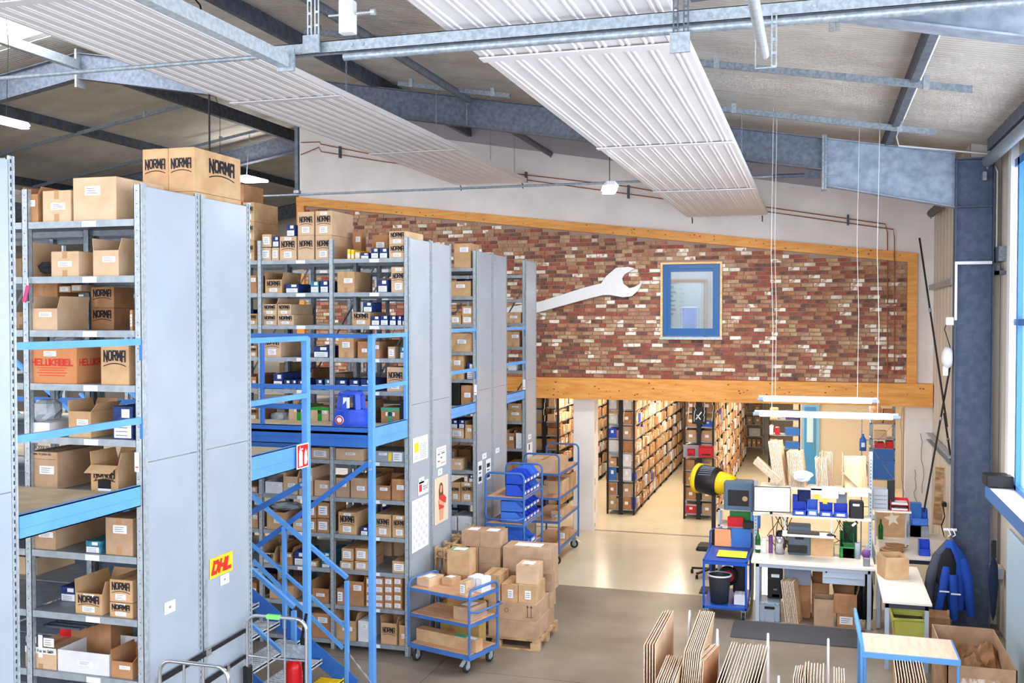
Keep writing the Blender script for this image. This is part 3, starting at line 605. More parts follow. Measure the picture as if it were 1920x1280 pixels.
# ================================================================= racks
XP=-4.917
LZ=[5.05,4.62,4.20,3.78,3.36,2.94,2.46,1.975,1.50,1.045,.58,.12]
NO=['top','second','third','fourth','fifth','sixth','seventh','eighth','ninth','tenth','eleventh','lowest']
SLOT=M('slot_shadow',sc(30,34,50),.9)
SEAM=M('panel_joint',sc(120,128,138),.6)
def rack(label,Yf,nb,rows,panels,bay=1.04,dep=.75,topz=5.31,front=True):
    "rows: number of single racks back to back; one Empty with uprights, shelves and end panels"
    t=thing('shelving_rack',label,'rack',(XP,Yf,0))
    for r in range(rows):
        y=r*(dep+.03)
        for b in range(nb):
            x1=-.055-b*bay; x0=x1-bay+.05
            for z in LZ:
                s=MB(); s.box(x0,x1,y+.012,y+dep,z-.006,z); s.box(x0,x1,y+.004,y+.012,z-.052,z); s.box(x0,x1,y+dep-.008,y+dep,z-.05,z); s.box(x0,x1,y+.012,y+.03,z-.052,z-.046)
                sh=s.build('shelf',SHELFM,t)
                if r==0 and front: 
                    l=MB();l.box((x0+x1)/2+.02,(x0+x1)/2+.15,y,y+.003,z-.05,z-.006);l.build('shelf_label',LABEL,sh)
            if r==rows-1 and rows>1 or rows==1:
                m=MB()
                for k in range(0,3): m.beam((x0,y+dep+.004,LZ[-1]+k*1.7),(x1,y+dep+.004,LZ[-1]+k*1.7+1.6),.025,.004,up=(0,1,0))
                m.build('cross_brace',GALV,t,kind='stuff')
        for b in range(nb+1):
            xc=-b*bay
            for yy,fr in ((y,1),(y+dep-.05,0)):
                u=MB();x0=xc-.058;x1=xc-.0
                u.box(x0,x1,yy,yy+.004,0,topz);u.box(x0,x0+.004,yy,yy+.05,0,topz);u.box(x1-.004,x1,yy,yy+.05,0,topz);u.box(x0,x0+.02,yy+.046,yy+.05,0,topz);u.box(x1-.02,x1,yy+.046,yy+.05,0,topz)
                up=u.build('upright',GALVL if r==0 and fr else GALV,t)
                h=MB()
                if fr:
                    for k in range(int(topz/.1)): h.box(xc-.033,xc-.027,yy-.0015,yy,.06+k*.1,.067+k*.1)
                if h.v: h.build('slots',SLOT,up,kind='stuff')
        for k,(z0,z1) in enumerate(((.02,3.187),(3.192,topz-.01))):
            if panels: 
                p=MB();p.bbox(.0,.012,y+.05,y+dep-.045,z0,z1,.004);p.build('end_panel',PANELM,t)
        if panels:
            p=MB();p.box(.012,.016,y+.012,y+.018,.02,topz);p.box(.004,.012,y+.0,y+.055,.0,topz+.01);p.build('panel_rail',GALVL,t)
            h=MB()
            if r>0 or not front or True:
                q=MB();yy=y+dep-.045;q.box(.004,.016,yy,yy+.012,0,topz+.015);q.box(.004,.010,yy+.012,yy+.032,0,topz+.015);q.box(.004,.016,yy+.032,yy+.05,0,topz+.015);q.build('slotted_post',GALVL,t)
                for k in range(int(topz/.05)): h.box(.0095,.0115,yy+.017,yy+.027,.03+k*.05,.055+k*.05)
                h.build('slots',SLOT,t,kind='stuff')
    return t
rack('tall grey shelving rack at the left picture edge',3.78,1,2,True,front=False)
rack('tall shelving rack with the yellow courier sticker, nearest to the viewer',6.59,3,2,True)
rack('tall shelving rack behind the blue staircase, with calendars on its end',11.87,5,2,True)
rack('third tall shelving rack, behind the two blue trolleys',14.54,3,2,True)
rack('narrow last shelving rack right in front of the brick wall',17.24,3,1,True,dep=.68)
# ----------------------------------------------------------------- cartons
ITEMS=[]
DESC={'n':'closed carton with bold black lettering','N':'open carton with bold black lettering','c':'plain closed brown carton','o':'open brown carton with flaps up','b':'dark blue printed box','t':'teal printed box','w':'white carton','s':'small brown carton with white sticker','y':'yellow printed box','k':'black bin','g':'grey carton with coloured stickers','G':'carton with green tape','O':'white open carton'}
CAT={'k':'bin'}
NM={'n':'closed_carton','N':'open_carton','c':'closed_carton','o':'open_carton','b':'printed_box','t':'printed_box','w':'white_carton','s':'small_carton','y':'printed_box','k':'storage_bin','g':'stickered_carton','G':'taped_carton','O':'open_carton'}
def sticker(mb,x0,x1,z0,z1,y,lines=True):
    mb.box(x0,x1,y-.002,y,z0,z1,0)
    if lines:
        n=3
        for k in range(n):
            zz=z0+(z1-z0)*(.2+.25*k); mb.quad((x0+(x1-x0)*.12,y-.0026,zz),(x0+(x1-x0)*random.uniform(.5,.88),y-.0026,zz),(x0+(x1-x0)*.8,y-.0026,zz+(z1-z0)*.08),(x0+(x1-x0)*.12,y-.0026,zz+(z1-z0)*.08),1)
def carton(kind,X0,X1,Y0,dep,z0,z1,loc=None,tint=None,label=None,tilt=0,group=None,side=False,opts=''):
    W=X1-X0;D=dep;Hh=z1-z0;cx=(X0+X1)/2
    body={'b':BLUEBX,'t':TEALBX,'w':WHITE,'O':WHITE,'y':YEL,'k':BLACKPL,'g':GREYPL}.get(kind) or tint or random.choice([CARD,CARD,CARD2,CARD2,CARD3,CARD4])
    if kind in 'nN' and not tint: body=random.choice([CARD,CARD2])
    t=thing(NM[kind],label or DESC[kind],CAT.get(kind,'box'),(cx,Y0,z0),tilt,group)
    h=W/2
    if kind in 'NoO' or 'open' in opts:
        m=MB();th=.006
        m.box(-h,h,0,th,0,Hh);m.box(-h,h,D-th,D,0,Hh);m.box(-h,-h+th,th,D-th,0,Hh);m.box(h-th,h,th,D-th,0,Hh);m.box(-h+th,h-th,th,D-th,0,th)
        m.build('carton_body',body,t)
        fl=min(W,D)*.42; r=random.random
        def flap(a,b,n_,ang):                                   # hinge a-b, outward n_, angle above horizontal
            a=Vector(a);b=Vector(b);v=Vector(n_)*math.cos(ang)*fl+Vector((0,0,1))*math.sin(ang)*fl; nn=(b-a).normalized().cross(v.normalized())*.004
            q=[a,b,b+v*.98-(b-a)*.03,a+v*.98+(b-a)*.03]; MB().hexa(q+[p+nn for p in q]).build('flap',body,t)
        if 'noflap' not in opts:
            flap((-h,D,Hh),(h,D,Hh),(0,1,0),1.2); 
            if X1<-4 or True:
                flap((h,0,Hh),(h,D,Hh),(1,0,0),1.35 if 'up' in opts or D>.3 else .9); flap((-h,0,Hh),(-h,D,Hh),(-1,0,0),1.4)
            if 'front' in opts: flap((-h,0,Hh),(h,0,Hh),(0,-1,0),-.5)
    else:
        m=MB();m.bbox(-h,h,0,D,0,Hh,min(.004,W*.03));m.build('carton_body',body,t)
        if kind in 'ncsw':
            MB().box(-min(.025,h*.3),min(.025,h*.3),-.0012,D,Hh,Hh+.0012).build('tape',TAPE if kind!='w' else LABEL,t)
    if kind=='c' and W>.18 and random.random()<.6 and 'notape' not in opts:
        MB().box(-.022,.022,-.0014,0,Hh*.72,Hh).build('tape_end',TAPE,t);MB().box(-.022,.022,-.0014,0,0,Hh*.25).build('tape_end',TAPE,t)
    if kind=='G':
        m=MB();m.box(-h-.001,h+.001,-.002,0,Hh*.82,Hh);m.box(-.03,.03,-.002,0,0,Hh*.82);m.box(h,h+.002,0,D,Hh*.7,Hh);m.build('tape',TAPEG if 'teal' not in opts else TAPET,t)
    small=W<.2
    m=MB()
    if kind in 'nN':
        tw=W*.80; hh=min(Hh*.34,tw*.42)
        lettering(m,'NORMA',(-tw/2,0,Hh*(.52 if Hh>W*.6 else .5)),(1,0,0),(0,0,1),tw,hh,tw*.062,arch=.22,off=.0015,ul=True)
        m.build('lettering',INK,t)
        if side:
            m=MB();tw=D*.55;lettering(m,'NORMA',(h,D*.3,Hh*.5),(0,1,0),(0,0,1),tw,min(Hh*.3,tw*.42),tw*.062,arch=.22,off=.0015,ul=True);m.build('side_lettering',INK,t)
        if 'nolab' not in opts:
            m=MB();sticker(m,-W*.24,W*.22,Hh*.10,Hh*.36,0);
            if random.random()<.4:
                m2=MB();sticker(m2,-W*.2,W*.2,Hh*.84,Hh*.95,0);m2.build('top_sticker',[LABEL,GREY_INK],t)
            m.build('sticker',[LABEL,GREY_INK],t)
    elif kind in 'bt':
        m=MB();m.box(-h*.86,h*.86,-.002,0,Hh*.04,Hh*.5,0);m.box(-h*.1,h*.7,-.002,0,Hh*.66,Hh*.92,0)
        for k in range(3): m.box(-h*.7,h*.5,-.0028,-.002,Hh*(.1+.12*k),Hh*(.13+.12*k),1)
        m.build('sticker',[LABEL,GREY_INK],t)
    elif kind=='y':
        m=MB();m.box(-h*.8,h*.8,-.002,0,Hh*.1,Hh*.5);m.build('sticker',LABEL,t)
    elif kind=='s':
        m=MB();sticker(m,-h*.72,h*.66,Hh*.2,Hh*.78,0);m.build('sticker',[LABEL,GREY_INK],t)
    elif kind=='g':
        m=MB();m.box(-h*.1,h*.1,-.002,0,Hh*.1,Hh*.9,0);m.build('sticker',YEL,t);m=MB();sticker(m,-h*.75,-h*.2,Hh*.6,Hh*.85,0);m.build('paper',[LABEL,GREY_INK],t);m=MB();sticker(m,h*.2,h*.8,Hh*.1,Hh*.9,0);m.build('paper',[LABEL,GREY_INK],t)
    elif kind in 'coGwO' and 'nolab' not in opts:
        m=MB();a=random.uniform(-h*.5,-h*.1);z=random.uniform(.35,.65)*Hh; w_=min(W*.5,.14);sticker(m,a,a+w_,z,z+min(Hh*.22,.07),0);m.build('sticker',[LABEL,GREY_INK],t)
    if loc: ITEMS.append((kind,loc,cx,t,z0))
    return t
def row(Yf,lv,name,lst,dep=.5,z=None,back=0):
    for e in lst:
        k,x0,x1,yt=e[:4]; yb=e[4] if len(e)>4 else None; op=e[5] if len(e)>5 else ''; d=e[6] if len(e)>6 else dep
        Y=Yf+.035+back; ym=yb if yb is not None else yt+20
        a=at(x0,ym,Y=Y).x+.003;b=at(x1,ym,Y=Y).x-.003
        zt=at((x0+x1)/2,yt,Y=Y).z; zb=(LZ[lv] if z is None else z)+.001 if yb is None else at((x0+x1)/2,yb,Y=Y).z+.002
        if zt-zb<.03: zt=zb+.05
        tint={'1':CARD,'2':CARD2,'3':CARD3,'4':CARD4}.get(op[:1]) if op else None
        carton(k,a,b,Y,min(d,.68-back),zb,zt,loc='%s shelf, %s'%(NO[lv],name),tint=tint,opts=op,side='side' in op)
R1='front rack'
r1=lambda lv,l,**k:row(6.59,lv,R1,l,**k)
r1(0,[('c',136,218,332,None,'2notape'),('c',79,133,357,None,'2'),('o',42,72,364,None,'3')],dep=.6)
r1(1,[('c',42,49,453,None,'2'),('c',95,148,471,None,'2'),('o',174,223,469,None,'2')],dep=.4)
r1(2,[('o',60,108,578,None,'2',.35)]); row(6.59,2,R1,[('n',170,214,577,None,'3nolab'),('n',170,214,538,577,'3nolab'),('c',45,108,528,None,'3nolab'),('s',110,132,536,548,'2'),('s',133,153,534,546,'2')],back=.42); r1(2,[('s',243,249,581)],dep=.3)
r1(3,[('c',53,144,648,None,'3nolabnotape',.42),('n',188,242,640,None,'1nolab',.2)])
r1(4,[('w',57,93,792,None,'nolab',.25),('o',128,171,771,None,'1',.3),('b',211,249,762,None,'',.3)])
r1(5,[('c',53,108,847,None,'4',.55),('N',170,222,872,None,'1front nolab',.32)])
r1(6,[('c',50,104,982,None,'4',.6),('t',160,188,1014,None,'',.25),('c',197,249,971,None,'4',.45)])
r1(7,[('N',141,192,1112,None,'1',.42),('n',205,249,1130,None,'1',.4),('n',205,249,1087,1129,'1',.4)]); row(6.59,7,R1,[('b',113,143,1100,None,'',.2)],back=.25)
r1(8,[('c',47,106,1216,None,'2nolab',.5),('O',108,205,1222,None,'noflap',.45),('o',208,249,1240,None,'3',.3)])
# special print on the near rack's boxes
def findc(kind,loc,n=0):
    l=sorted([i for i in ITEMS if i[0]==kind and i[1]==loc],key=lambda i:i[2]); return l[n][3]
c=findc('c','fourth shelf, '+R1); c['label']='large orange-brown carton with bold red lettering on the fourth shelf of front rack'
ITEMS[:]=[i for i in ITEMS if i[3]!=c]
bb=c.children[0]; W=bb.dimensions.x if False else max(v.co.x for v in bb.data.vertices)*2; Hb=max(v.co.z for v in bb.data.vertices); Db=max(v.co.y for v in bb.data.vertices)
HC=M('orange_cardboard',sc(206,140,92),.85,col2=sc(196,130,84),scale=4); bb.data.materials[0]=HC
m=MB();lettering(m,'HELUKABEL',(-W*.44,0,Hb*.48),(1,0,0),(0,0,1),W*.88,Hb*.16,.011,off=.0015)
for k,z in enumerate((.40,.34,.27,.20)): m.box(-W*.32+.02*(k%2),W*.30-.02*(k%2),-.0015,0,Hb*z,Hb*(z+.02))
m.build('lettering',INKR,c)
m=MB();lettering(m,'HELUKABEL',(W/2,.03,Hb*.48),(0,1,0),(0,0,1),Db*.88,Hb*.16,.009,off=.0015);m.build('side_lettering',INKR,c)
m=MB();sticker(m,-W*.18,W*.08,Hb*.72,Hb*.86,0);m.build('sticker',[LABEL,GREY_INK],c)
c=findc('n','fourth shelf, '+R1); m=MB(); lettering(m,'2w/ 16-pp-h',(-.10,-.0005,.32),(1,0,0),(0,0,1),.2,.035,.003);m.build('handwriting',INK,c)
c=findc('c','sixth shelf, '+R1); m=MB(); lettering(m,'t200030',(-.07,0,.315),(1,0,0),(0,0,1),.14,.026,.005); lettering(m,'www.trysta-de',(-.09,0,.27),(1,0,0),(0,0,1),.17,.018,.003); m.box(-.13,.13,-.001,0,.235,.237);m.build('lettering',INK,c)
c=findc('N','sixth shelf, '+R1); m=MB(); sticker(m,-.06,.06,.03,.10,0,False);lettering(m,'478142PP',(-.09,-.0022,.085),(1,0,0),(0,0,1),.18,.03,.004);m.build('handwriting',[INK,INK],c); MB().box(-.06,.06,-.0018,0,.0,.07).build('sticker',LABEL,c)
c=findc('c','lowest shelf, '+R1) if False else findc('c','ninth shelf, '+R1); c['label']='brown carton wrapped in white printed tape on the ninth shelf of front rack'; ITEMS[:]=[i for i in ITEMS if i[3]!=c]
m=MB();m.box(-.148,.148,-.002,0,.12,.17);m.box(-.02,.02,-.003,0,.09,.27);m.build('white_tape',LABEL,c);m=MB();lettering(m,'FALTER Vialex GmbH'.replace('x','a'),(-.13,-.0035,.135),(1,0,0),(0,0,1),.26,.022,.004);m.build('tape_print',INK,c)
m=MB();sticker(m,-.14,-.04,.2,.25,0);sticker(m,.03,.13,.18,.25,0);m.build('sticker',[LABEL,GREY_INK],c)
R2='middle rack'
r2=lambda lv,l,**k:row(11.87,lv,R2,l,**k)
r2(0,[('c',428,453,379,None,'3nolab',.62),('n',455,477,451,None,'1',.62),('n',455,477,415,451,'1',.62),('n',455,477,379,415,'1',.62),('s',489,508,464,None,'',.35),('s',509,523,464,None,'',.35),('s',491,509,439,463,'',.35),('b',511,523,443,463,'',.3),
 ('n',524,556,443,None,'2',.5),('b',537,553,421,443,'',.3),('n',558,589,441,None,'2nolab',.6),('n',558,589,397,441,'2',.6),('n',591,622,441,None,'2',.62),('n',591,623,395,441,'2',.62),
 ('y',651,657,467),('y',658,664,468),('s',665,675,472),('b',676,692,474,None,'',.3),('b',695,710,465,None,'',.35),('b',711,727,465,None,'',.35),('n',729,761,458,None,'2',.6),('n',729,761,433,458,'2',.6)])
row(11.87,0,R2,[('c',661,678,434,None,'3',.15),('c',697,728,440,None,'3',.2)],back=.45)
r2(1,[('c',464,482,516,None,'3'),('N',497,529,524,None,'1',.5),('b',535,560,532,None,'',.4),('t',582,598,527),('b',600,616,526),('c',632,665,509,None,'1',.5),('b',708,727,524,None,'',.4),('n',733,762,500,None,'2',.4)])
r2(2,[('n',463,483,588,None,'1'),('n',493,519,590,None,'2',.55),('n',520,551,590,None,'2',.55),('N',493,519,570,590,'2',.6),('n',520,546,570,590,'2',.6),('n',660,694,585,None,'1',.5),('b',681,698,566,585,'',.3),('b',696,712,592),('b',713,728,591),('b',730,743,592),('b',745,753,592),('b',754,762,594)])
r2(3,[('n',468,482,648,None,'1'),('n',494,527,627,None,'2',.55),('b',587,617,649,None,'',.4),('c',634,663,624,None,'1',.5),('c',670,690,640,None,'3',.5),('c',699,712,640,None,'3',.5),('s',727,741,650),('t',750,760,650)])
r2(4,[('o',470,481,706,None,'3'),('b',512,530,700),('b',532,545,712),('b',546,556,712),('b',558,570,713),('b',592,605,711),('t',609,619,711),('b',628,650,712),('b',655,673,712),('b',676,704,711),('n',725,758,688,None,'2',.3)])
r2(5,[('n',467,484,763,None,'3'),('G',541,580,760,None,'2',.4),('G',582,617,764,None,'2',.4),('G',714,749,764,None,'3teal',.4),('c',676,690,752,None,'3'),('k',750,761,752)])
r2(6,[('s',583,618,840,None,'2',.5),('c',629,680,841,None,'2',.5),('g',703,760,846,None,'',.4)])
r2(7,[('s',463,482,912,None,'2'),('O',497,530,903,None,'noflap'),('o',531,558,893,None,'2'),('n',560,572,896,None,'2nolab'),('c',589,619,900,None,'2'),('c',572,586,877,None,'2'),('c',629,655,896,None,'4'),('c',657,687,896,None,'4'),('o',703,732,910,None,'3'),('c',734,762,898,None,'3')])
r2(8,[('c',468,484,956,None,'1'),('o',500,534,960,None,'1noflap'),('c',549,570,971,None,'2'),('s',572,593,972,None,'3'),('s',594,618,972,None,'3'),('s',572,593,942,971,'3'),('s',594,618,942,971,'3'),('n',634,668,960,None,'1',.55),('b',676,690,988,None,'',.3),('n',703,733,964,None,'1',.6),('n',735,763,966,None,'1',.6)])
r2(9,[('N',488,515,1036,None,'1'),('o',525,548,1035,None,'3'),('b',551,572,1034,None,'',.4),('s',582,594,1052),('t',603,619,1052),('t',603,619,1036,1052),('s',637,662,1052,None,'1'),('s',665,690,1052,None,'1'),('s',640,662,1028,1051,'1'),('s',666,690,1028,1051,'1'),('s',735,762,1052,None,'1')])
r2(10,[('c',463,482,1092,None,'3'),('c',505,550,1097,None,'1'),('o',585,617,1103,None,'3',.5),('s',631,645,1103,None,'3'),('o',652,682,1090,None,'3')])
for c_ in range(5):
    for r_ in range(4):
        x=667+17.4*c_+(0 if c_ else 16); 
        if c_==0: continue
        r2(10,[('s',x+1,x+17.5,1128-15.3*r_,1143.5-15.3*r_ if r_ else None,'3',.45)])
r2(11,[('s',552,569,1172,None,'1'),('c',584,620,1150,None,'3'),('o',630,667,1163,None,'1'),('w',671,691,1164),('N',714,744,1168,None,'1nolab',.4),('o',748,762,1172,None,'1')])
R3='third rack'; r3=lambda lv,l,**k:row(14.54,lv,R3,l,**k)
r3(0,[('c',851,883,456,None,'1',.4)]);r3(1,[('c',844,883,527,None,'1',.4)]);r3(2,[('s',845,864,591,None,'1'),('s',866,887,591,None,'1'),('s',866,887,574,591,'1')])
r3(3,[('c',845,886,625,None,'1')]);r3(4,[('c',845,869,666,None,'1'),('b',875,888,680)]);r3(5,[('k',846,862,716),('c',864,888,722,None,'3')])
r3(6,[('s',845,869,803,None,'2'),('o',872,888,796,None,'1'),('b',846,858,787,803),('b',860,871,787,803)],z=2.46)
r3(7,[('c',845,865,860,None,'2',.3)]);r3(8,[('n',845,863,904,None,'1'),('n',864,888,904,None,'1'),('s',870,877,890,904),('b',879,887,890,904)])
r3(9,[('w',845,856,968),('w',858,887,968,None,'',.4)]);r3(10,[('w',850,884,1010)])
R4='last rack'; r4=lambda lv,l,**k:row(17.24,lv,R4,l,**k)
r4(2,[('c',949,977,585,None,'1',.4)]);r4(3,[('c',949,974,622,None,'1',.4)]);r4(4,[('w',952,968,684,None,'nolab')]);r4(6,[('c',949,979,768,None,'1'),('o',952,978,756,768,'4noflap')]);r4(7,[('o',950,964,812,None,'3'),('O',967,979,812,None,'noflap')]);r4(9,[('c',950,975,868,None,'1')])
# lettered cartons stacked on top of the front rack
for k,(a,b) in enumerate(((-5.435,-5.185),(-5.182,-4.935))):
    carton('n',a,b,7.32,.71,5.345+.001,5.71,label='big closed lettered carton on top of front rack, %s one'%('left','right')[k],tint=CARD,side=(k==1),opts='nolab')
    carton('c',a,b,7.32,.71,5.052,5.344,label='flatter carton beneath the big lettered one on front rack, %s one'%('left','right')[k],tint=CARD,opts='nolabnotape')
for k,(x0,x1,y0,yb) in enumerate(((440,472,350,378),)):
    p=at(x0,y0,Y=12.2);q=at(x1,yb,Y=12.2); carton('c',p.x,q.x,12.0,.5,at(466,379,Y=11.905).z+.002,p.z,label='wide plain carton topping the tall stack of the middle rack',tint=CARD3,opts='nolab')
# cartons in the rear halves
def backfill(Yf,nb,lvs,loc,dens=.75,bay=1.04):
    for lv in lvs:
        for b in range(nb):
            x=XP-.07-b*bay
            x0=x-bay+.08
            cx=x
            while cx>x0+.12:
                w_=random.uniform(.16,.36)
                if cx-w_<x0: break
                if random.random()<dens:
                    h=random.uniform(.12,.30); carton(random.choice('cccsb'),cx-w_,cx-.01,Yf+random.uniform(.05,.12),.5,LZ[lv]+.001,LZ[lv]+h,loc='%s shelf at rear, %s'%(NO[lv],loc),group='cartons in the rear half of the %s'%loc,opts='nolab')
                cx-=w_+.01
backfill(7.38,2,[1,2,3,4,7],'front rack',.45)
backfill(12.66,3,[1,2,4,7,9,10],'middle rack',.5)
backfill(15.33,2,[1,3,5,7,9],'third rack',.6)
# finish the item labels so that each singles one out
from collections import defaultdict
gr_=defaultdict(list)
for k,loc,x,t,z in ITEMS: gr_[(k,loc)].append((x,z,t))
for (k,loc),l in gr_.items():
    l.sort(key=lambda e:(round(e[0],2),e[1]))
    l.sort(key=lambda e:(round(e[0],2),e[1]))
    if len(l)==1: l[0][2]['label']='%s, %s'%(DESC[k],loc); continue
    zmin=min(e[1] for e in l)
    rows_=defaultdict(list)
    for e in l: pass
    zl=sorted(set(e[1] for e in l)); cl=[];
    for z in zl:
        if not cl or z-cl[-1][-1]>.045: cl.append([z])
        else: cl[-1].append(z)
    for e in l:
        for ci,c_ in enumerate(cl):
            if e[1] in c_: rows_[ci].append(e)
    many=len(rows_)>1
    ks=sorted(rows_)
    for ri,rk in enumerate(ks):
        rr=sorted(rows_[rk],key=lambda e:e[0])
        pos='' if not many else (('lowest row','second row up','third row up','fourth row up','fifth row up','sixth row up','seventh row up','eighth row up')[ri] if len(ks)>2 else ('lower row','upper row')[ri])
        for i,e in enumerate(rr):
            o_=ORD[i]+(' from left' if i else '') if len(rr)>1 else ''
            d=DESC[k] if not (many and len(rr)>1) else DESC[k].replace(' with bold black lettering',' with black lettering')
            e[2]['label']=', '.join(s for s in (d,o_,pos,loc) if s)
# small loose things on the front rack
def bag(name,label,p,q,Y,mt,seed=1,d=.2,cat='bag'):
    a=at(*p,Y=Y);b=at(*q,Y=Y);rnd=random.Random(seed);cx,cz=(a.x+b.x)/2,(a.z+b.z)/2;rx,rz=abs(b.x-a.x)/2,abs(b.z-a.z)/2
    t=thing(name,label,cat,(cx,Y+d/2,min(a.z,b.z)))
    m=MB();vs=[];N=12;K=7
    for i in range(K+1):
        th=PI*i/K
        for k in range(N):
            f=1+rnd.uniform(-.22,.16) if 0<i<K else 1
            vs.append((rx*math.sin(th)**.7*math.cos(2*PI*k/N)*f,d/2*math.sin(th)**.7*math.sin(2*PI*k/N)*f,max(0,rz-rz*math.cos(th)*(.9+.1*f))))
    fs=[(i*N+k,i*N+(k+1)%N,(i+1)*N+(k+1)%N,(i+1)*N+k) for i in range(K) for k in range(N)]
    m.add(vs,fs);m.build('film',mt,t);return t
bag('plastic_bag','grey crumpled film bag on the second shelf of the front rack',(50,490),(95,512),6.75,BAGD,1)
bag('plastic_bag','clear crumpled bag lying on the orange-brown carton',(92,628),(134,648),6.8,BAG,2)
bag('plastic_bag','clear bulky bag on the fifth shelf of the front rack, behind white box',(46,748),(98,795),6.85,BAG,3)
bag('plastic_bag','clear bag of white foam on the sixth shelf of the middle rack',(500,772),(540,797),12.0,BAG,4)
bag('plastic_bag','clear film bulging out of a carton on the ninth shelf, middle rack',(503,940),(560,960),12.1,BAG,5)
t=thing('key_strap','pink key strap hanging from the second shelf of the front rack','strap',at(51,566,Y=6.57))
MB().beam((.03,0,.0),(-.0,0,-.0),.01,.01).build('strap_tip',GALV,t);MB().beam((-.03,0,.0),(.01,0,.13),.006,.035,up=(1,0,0)).build('strap_band',M('pink_fabric',sc(196,74,120),.8),t);MB().tube([(.01,0,.13),(.005,0,.19)],.008,6).build('strap_hook',CHROME,t)
for lv,x0,x1,nm in ((8,48,68,'red'),):
    a=at(x0,1180,Y=6.9);t=thing('red_card_box','carton with a large red label at the back left of the ninth shelf','box',(-6.0,6.95,LZ[8]+.2)); MB().box(0,.5,0,.28,-.19,.12).build('carton_body',CARD3,t);MB().box(.0,.11,-.002,0,-.05,.1).build('red_label',RED,t)
t=thing('flat_bags','stack of flat plastic sleeves lying on the taped carton, ninth shelf','bag',(-5.85,6.7,LZ[8]+.31))
for k in range(6): MB().box(-.1+k*.03,.25+k*.03,.0+k*.05,.09+k*.05,k*.006,.004+k*.006+.012).build('sleeve',BAGD,t)
# ----------------------------------------------------------------- papers and stickers on the rack ends
def poster(name,label,cat,pix,parts,X=XP+.017):
    (xa,ya),(xb,yb)=pix; a=at(xa,ya,X=X);b=at(xb,yb,X=X); t=thing(name,label,cat,(X,a.y,b.z)); L=b.y-a.y;Hh=a.z-b.z
    MB().box(0,.003,0,L,0,Hh).build('sheet',parts or LABEL,t); return t,L,Hh
def rects(t,name,mt,L,Hh,rs,x=.0035,kind=None):
    m=MB()
    for u0,u1,v0,v1 in rs: m.quad((x,u0*L,v0*Hh),(x,u1*L,v0*Hh),(x,u1*L,v1*Hh),(x,u0*L,v1*Hh))
    o=m.build(name,mt,t)
    if kind:o['kind']=kind
DH=M('courier_yellow',sc(250,204,40),.5)
t,L,Hh=poster('courier_sticker','yellow courier sticker with red letters on the front rack end','sticker',((393,1060),(436,1079)),DH)
t.location.z=at(394,1086,X=XP+.017).z; Hh=.17
bpy.data.objects.remove(bpy.data.objects['sheet']); MB().box(0,.003,0,L,0,Hh).build('sheet',DH,t)
m=MB();lettering(m,'DHL',(.003,L*.06,Hh*.25),(0,1,0),(0,0,1),L*.86,Hh*.5,.034,slant=.35);m.build('lettering',INKR,t)
for i,(p,q,lab) in enumerate((((413,1080),(429,1091),'small white label under the yellow courier sticker'),((308,1131),(328,1144),'small white label low on the first end panel of the front rack'),((431,880),(440,888),'small white label beside the fire sign on middle rack end') ,((785,897),(795,904),'small white label above the parcel sticker on the middle rack'),((821,880),(829,889),'small white label under the logo sheet, middle rack'),((904,851),(912,858),'small white label high on third rack end, left panel'),((929,841),(936,847),'small white label high on third rack end, right panel'),((990,815),(996,822),'small white label on the last rack end'),((248,0),(249,1),''))):
    if i in (2,8):continue
    t,L,Hh=poster('paper_label',lab,'label',(p,q),LABEL); rects(t,'print_mark',GREY_INK,L,Hh,[(.4,.6,.4,.6)])
t,L,Hh=poster('notice_sheet','white notice with a yellow block on the middle rack end','notice',((774,822),(802,858)),LABEL)
rects(t,'yellow_block',YEL,L,Hh,[(.08,.36,.40,.78)]);rects(t,'text_lines',GREY_INK,L,Hh,[(.45,.9,.1+.07*k,.12+.07*k) for k in range(9)]+[(.1,.3,.12,.14),(.1,.3,.2,.22)])
t,L,Hh=poster('parcel_sticker','white parcel service sticker with red cube on the middle rack end','sticker',((784,905),(803,921)),LABEL)
rects(t,'red_cube',INKR,L,Hh,[(.08,.34,.25,.8)]);m=MB();lettering(m,'dpd',(.003,L*.42,Hh*.35),(0,1,0),(0,0,1),L*.5,Hh*.38,.012);m.build('lettering',GREY_INK,t)
t,L,Hh=poster('wall_planner','tall white year planner on the middle rack end','calendar',((772,940),(803,1020)),LABEL)
PG=M('planner_grey',sc(206,210,220),.7); rects(t,'planner_cells',PG,L,Hh,[(.06+.15*c,.06+.15*c+.12,.06+.1*r,.06+.1*r+.07) for c in range(6) for r in range(9) if (c+r)%2==0])
t,L,Hh=poster('logo_sheet','white sheet with rows of small logos on the middle rack end','notice',((818,840),(836,870)),LABEL)
rects(t,'logo_rows',GREY_INK,L,Hh,[(.12,.35,.6,.68),(.5,.85,.62,.7),(.4,.6,.4,.48),(.12,.85,.75,.77)]);rects(t,'red_rows',INKR,L,Hh,[(.12,.35,.25,.32),(.45,.9,.14,.18),(.12,.85,.86,.88)])
t,L,Hh=poster('picture_calendar','hanging calendar with a woman in red on the middle rack end','calendar',((815,898),(840,972)),M('photo_cream',sc(226,208,184),.5))
SK=M('skin_print',sc(224,160,128),.6);HR=M('hair_print',sc(110,60,40),.6);RD=M('red_print',sc(206,60,50),.6)
def polyp(name,pts,mt,x=.0035):
    m=MB();m.add([(x,u*L,v*Hh) for u,v in pts],[tuple(range(len(pts)))]);m.build(name,mt,t)
polyp('figure_hair',[(.3,.5),(.28,.7),(.34,.84),(.46,.88),(.58,.82),(.62,.62),(.6,.48)],HR,.0035);polyp('figure_face',[(.38,.68),(.37,.78),(.45,.83),(.53,.78),(.52,.68),(.45,.64)],SK,.0042)
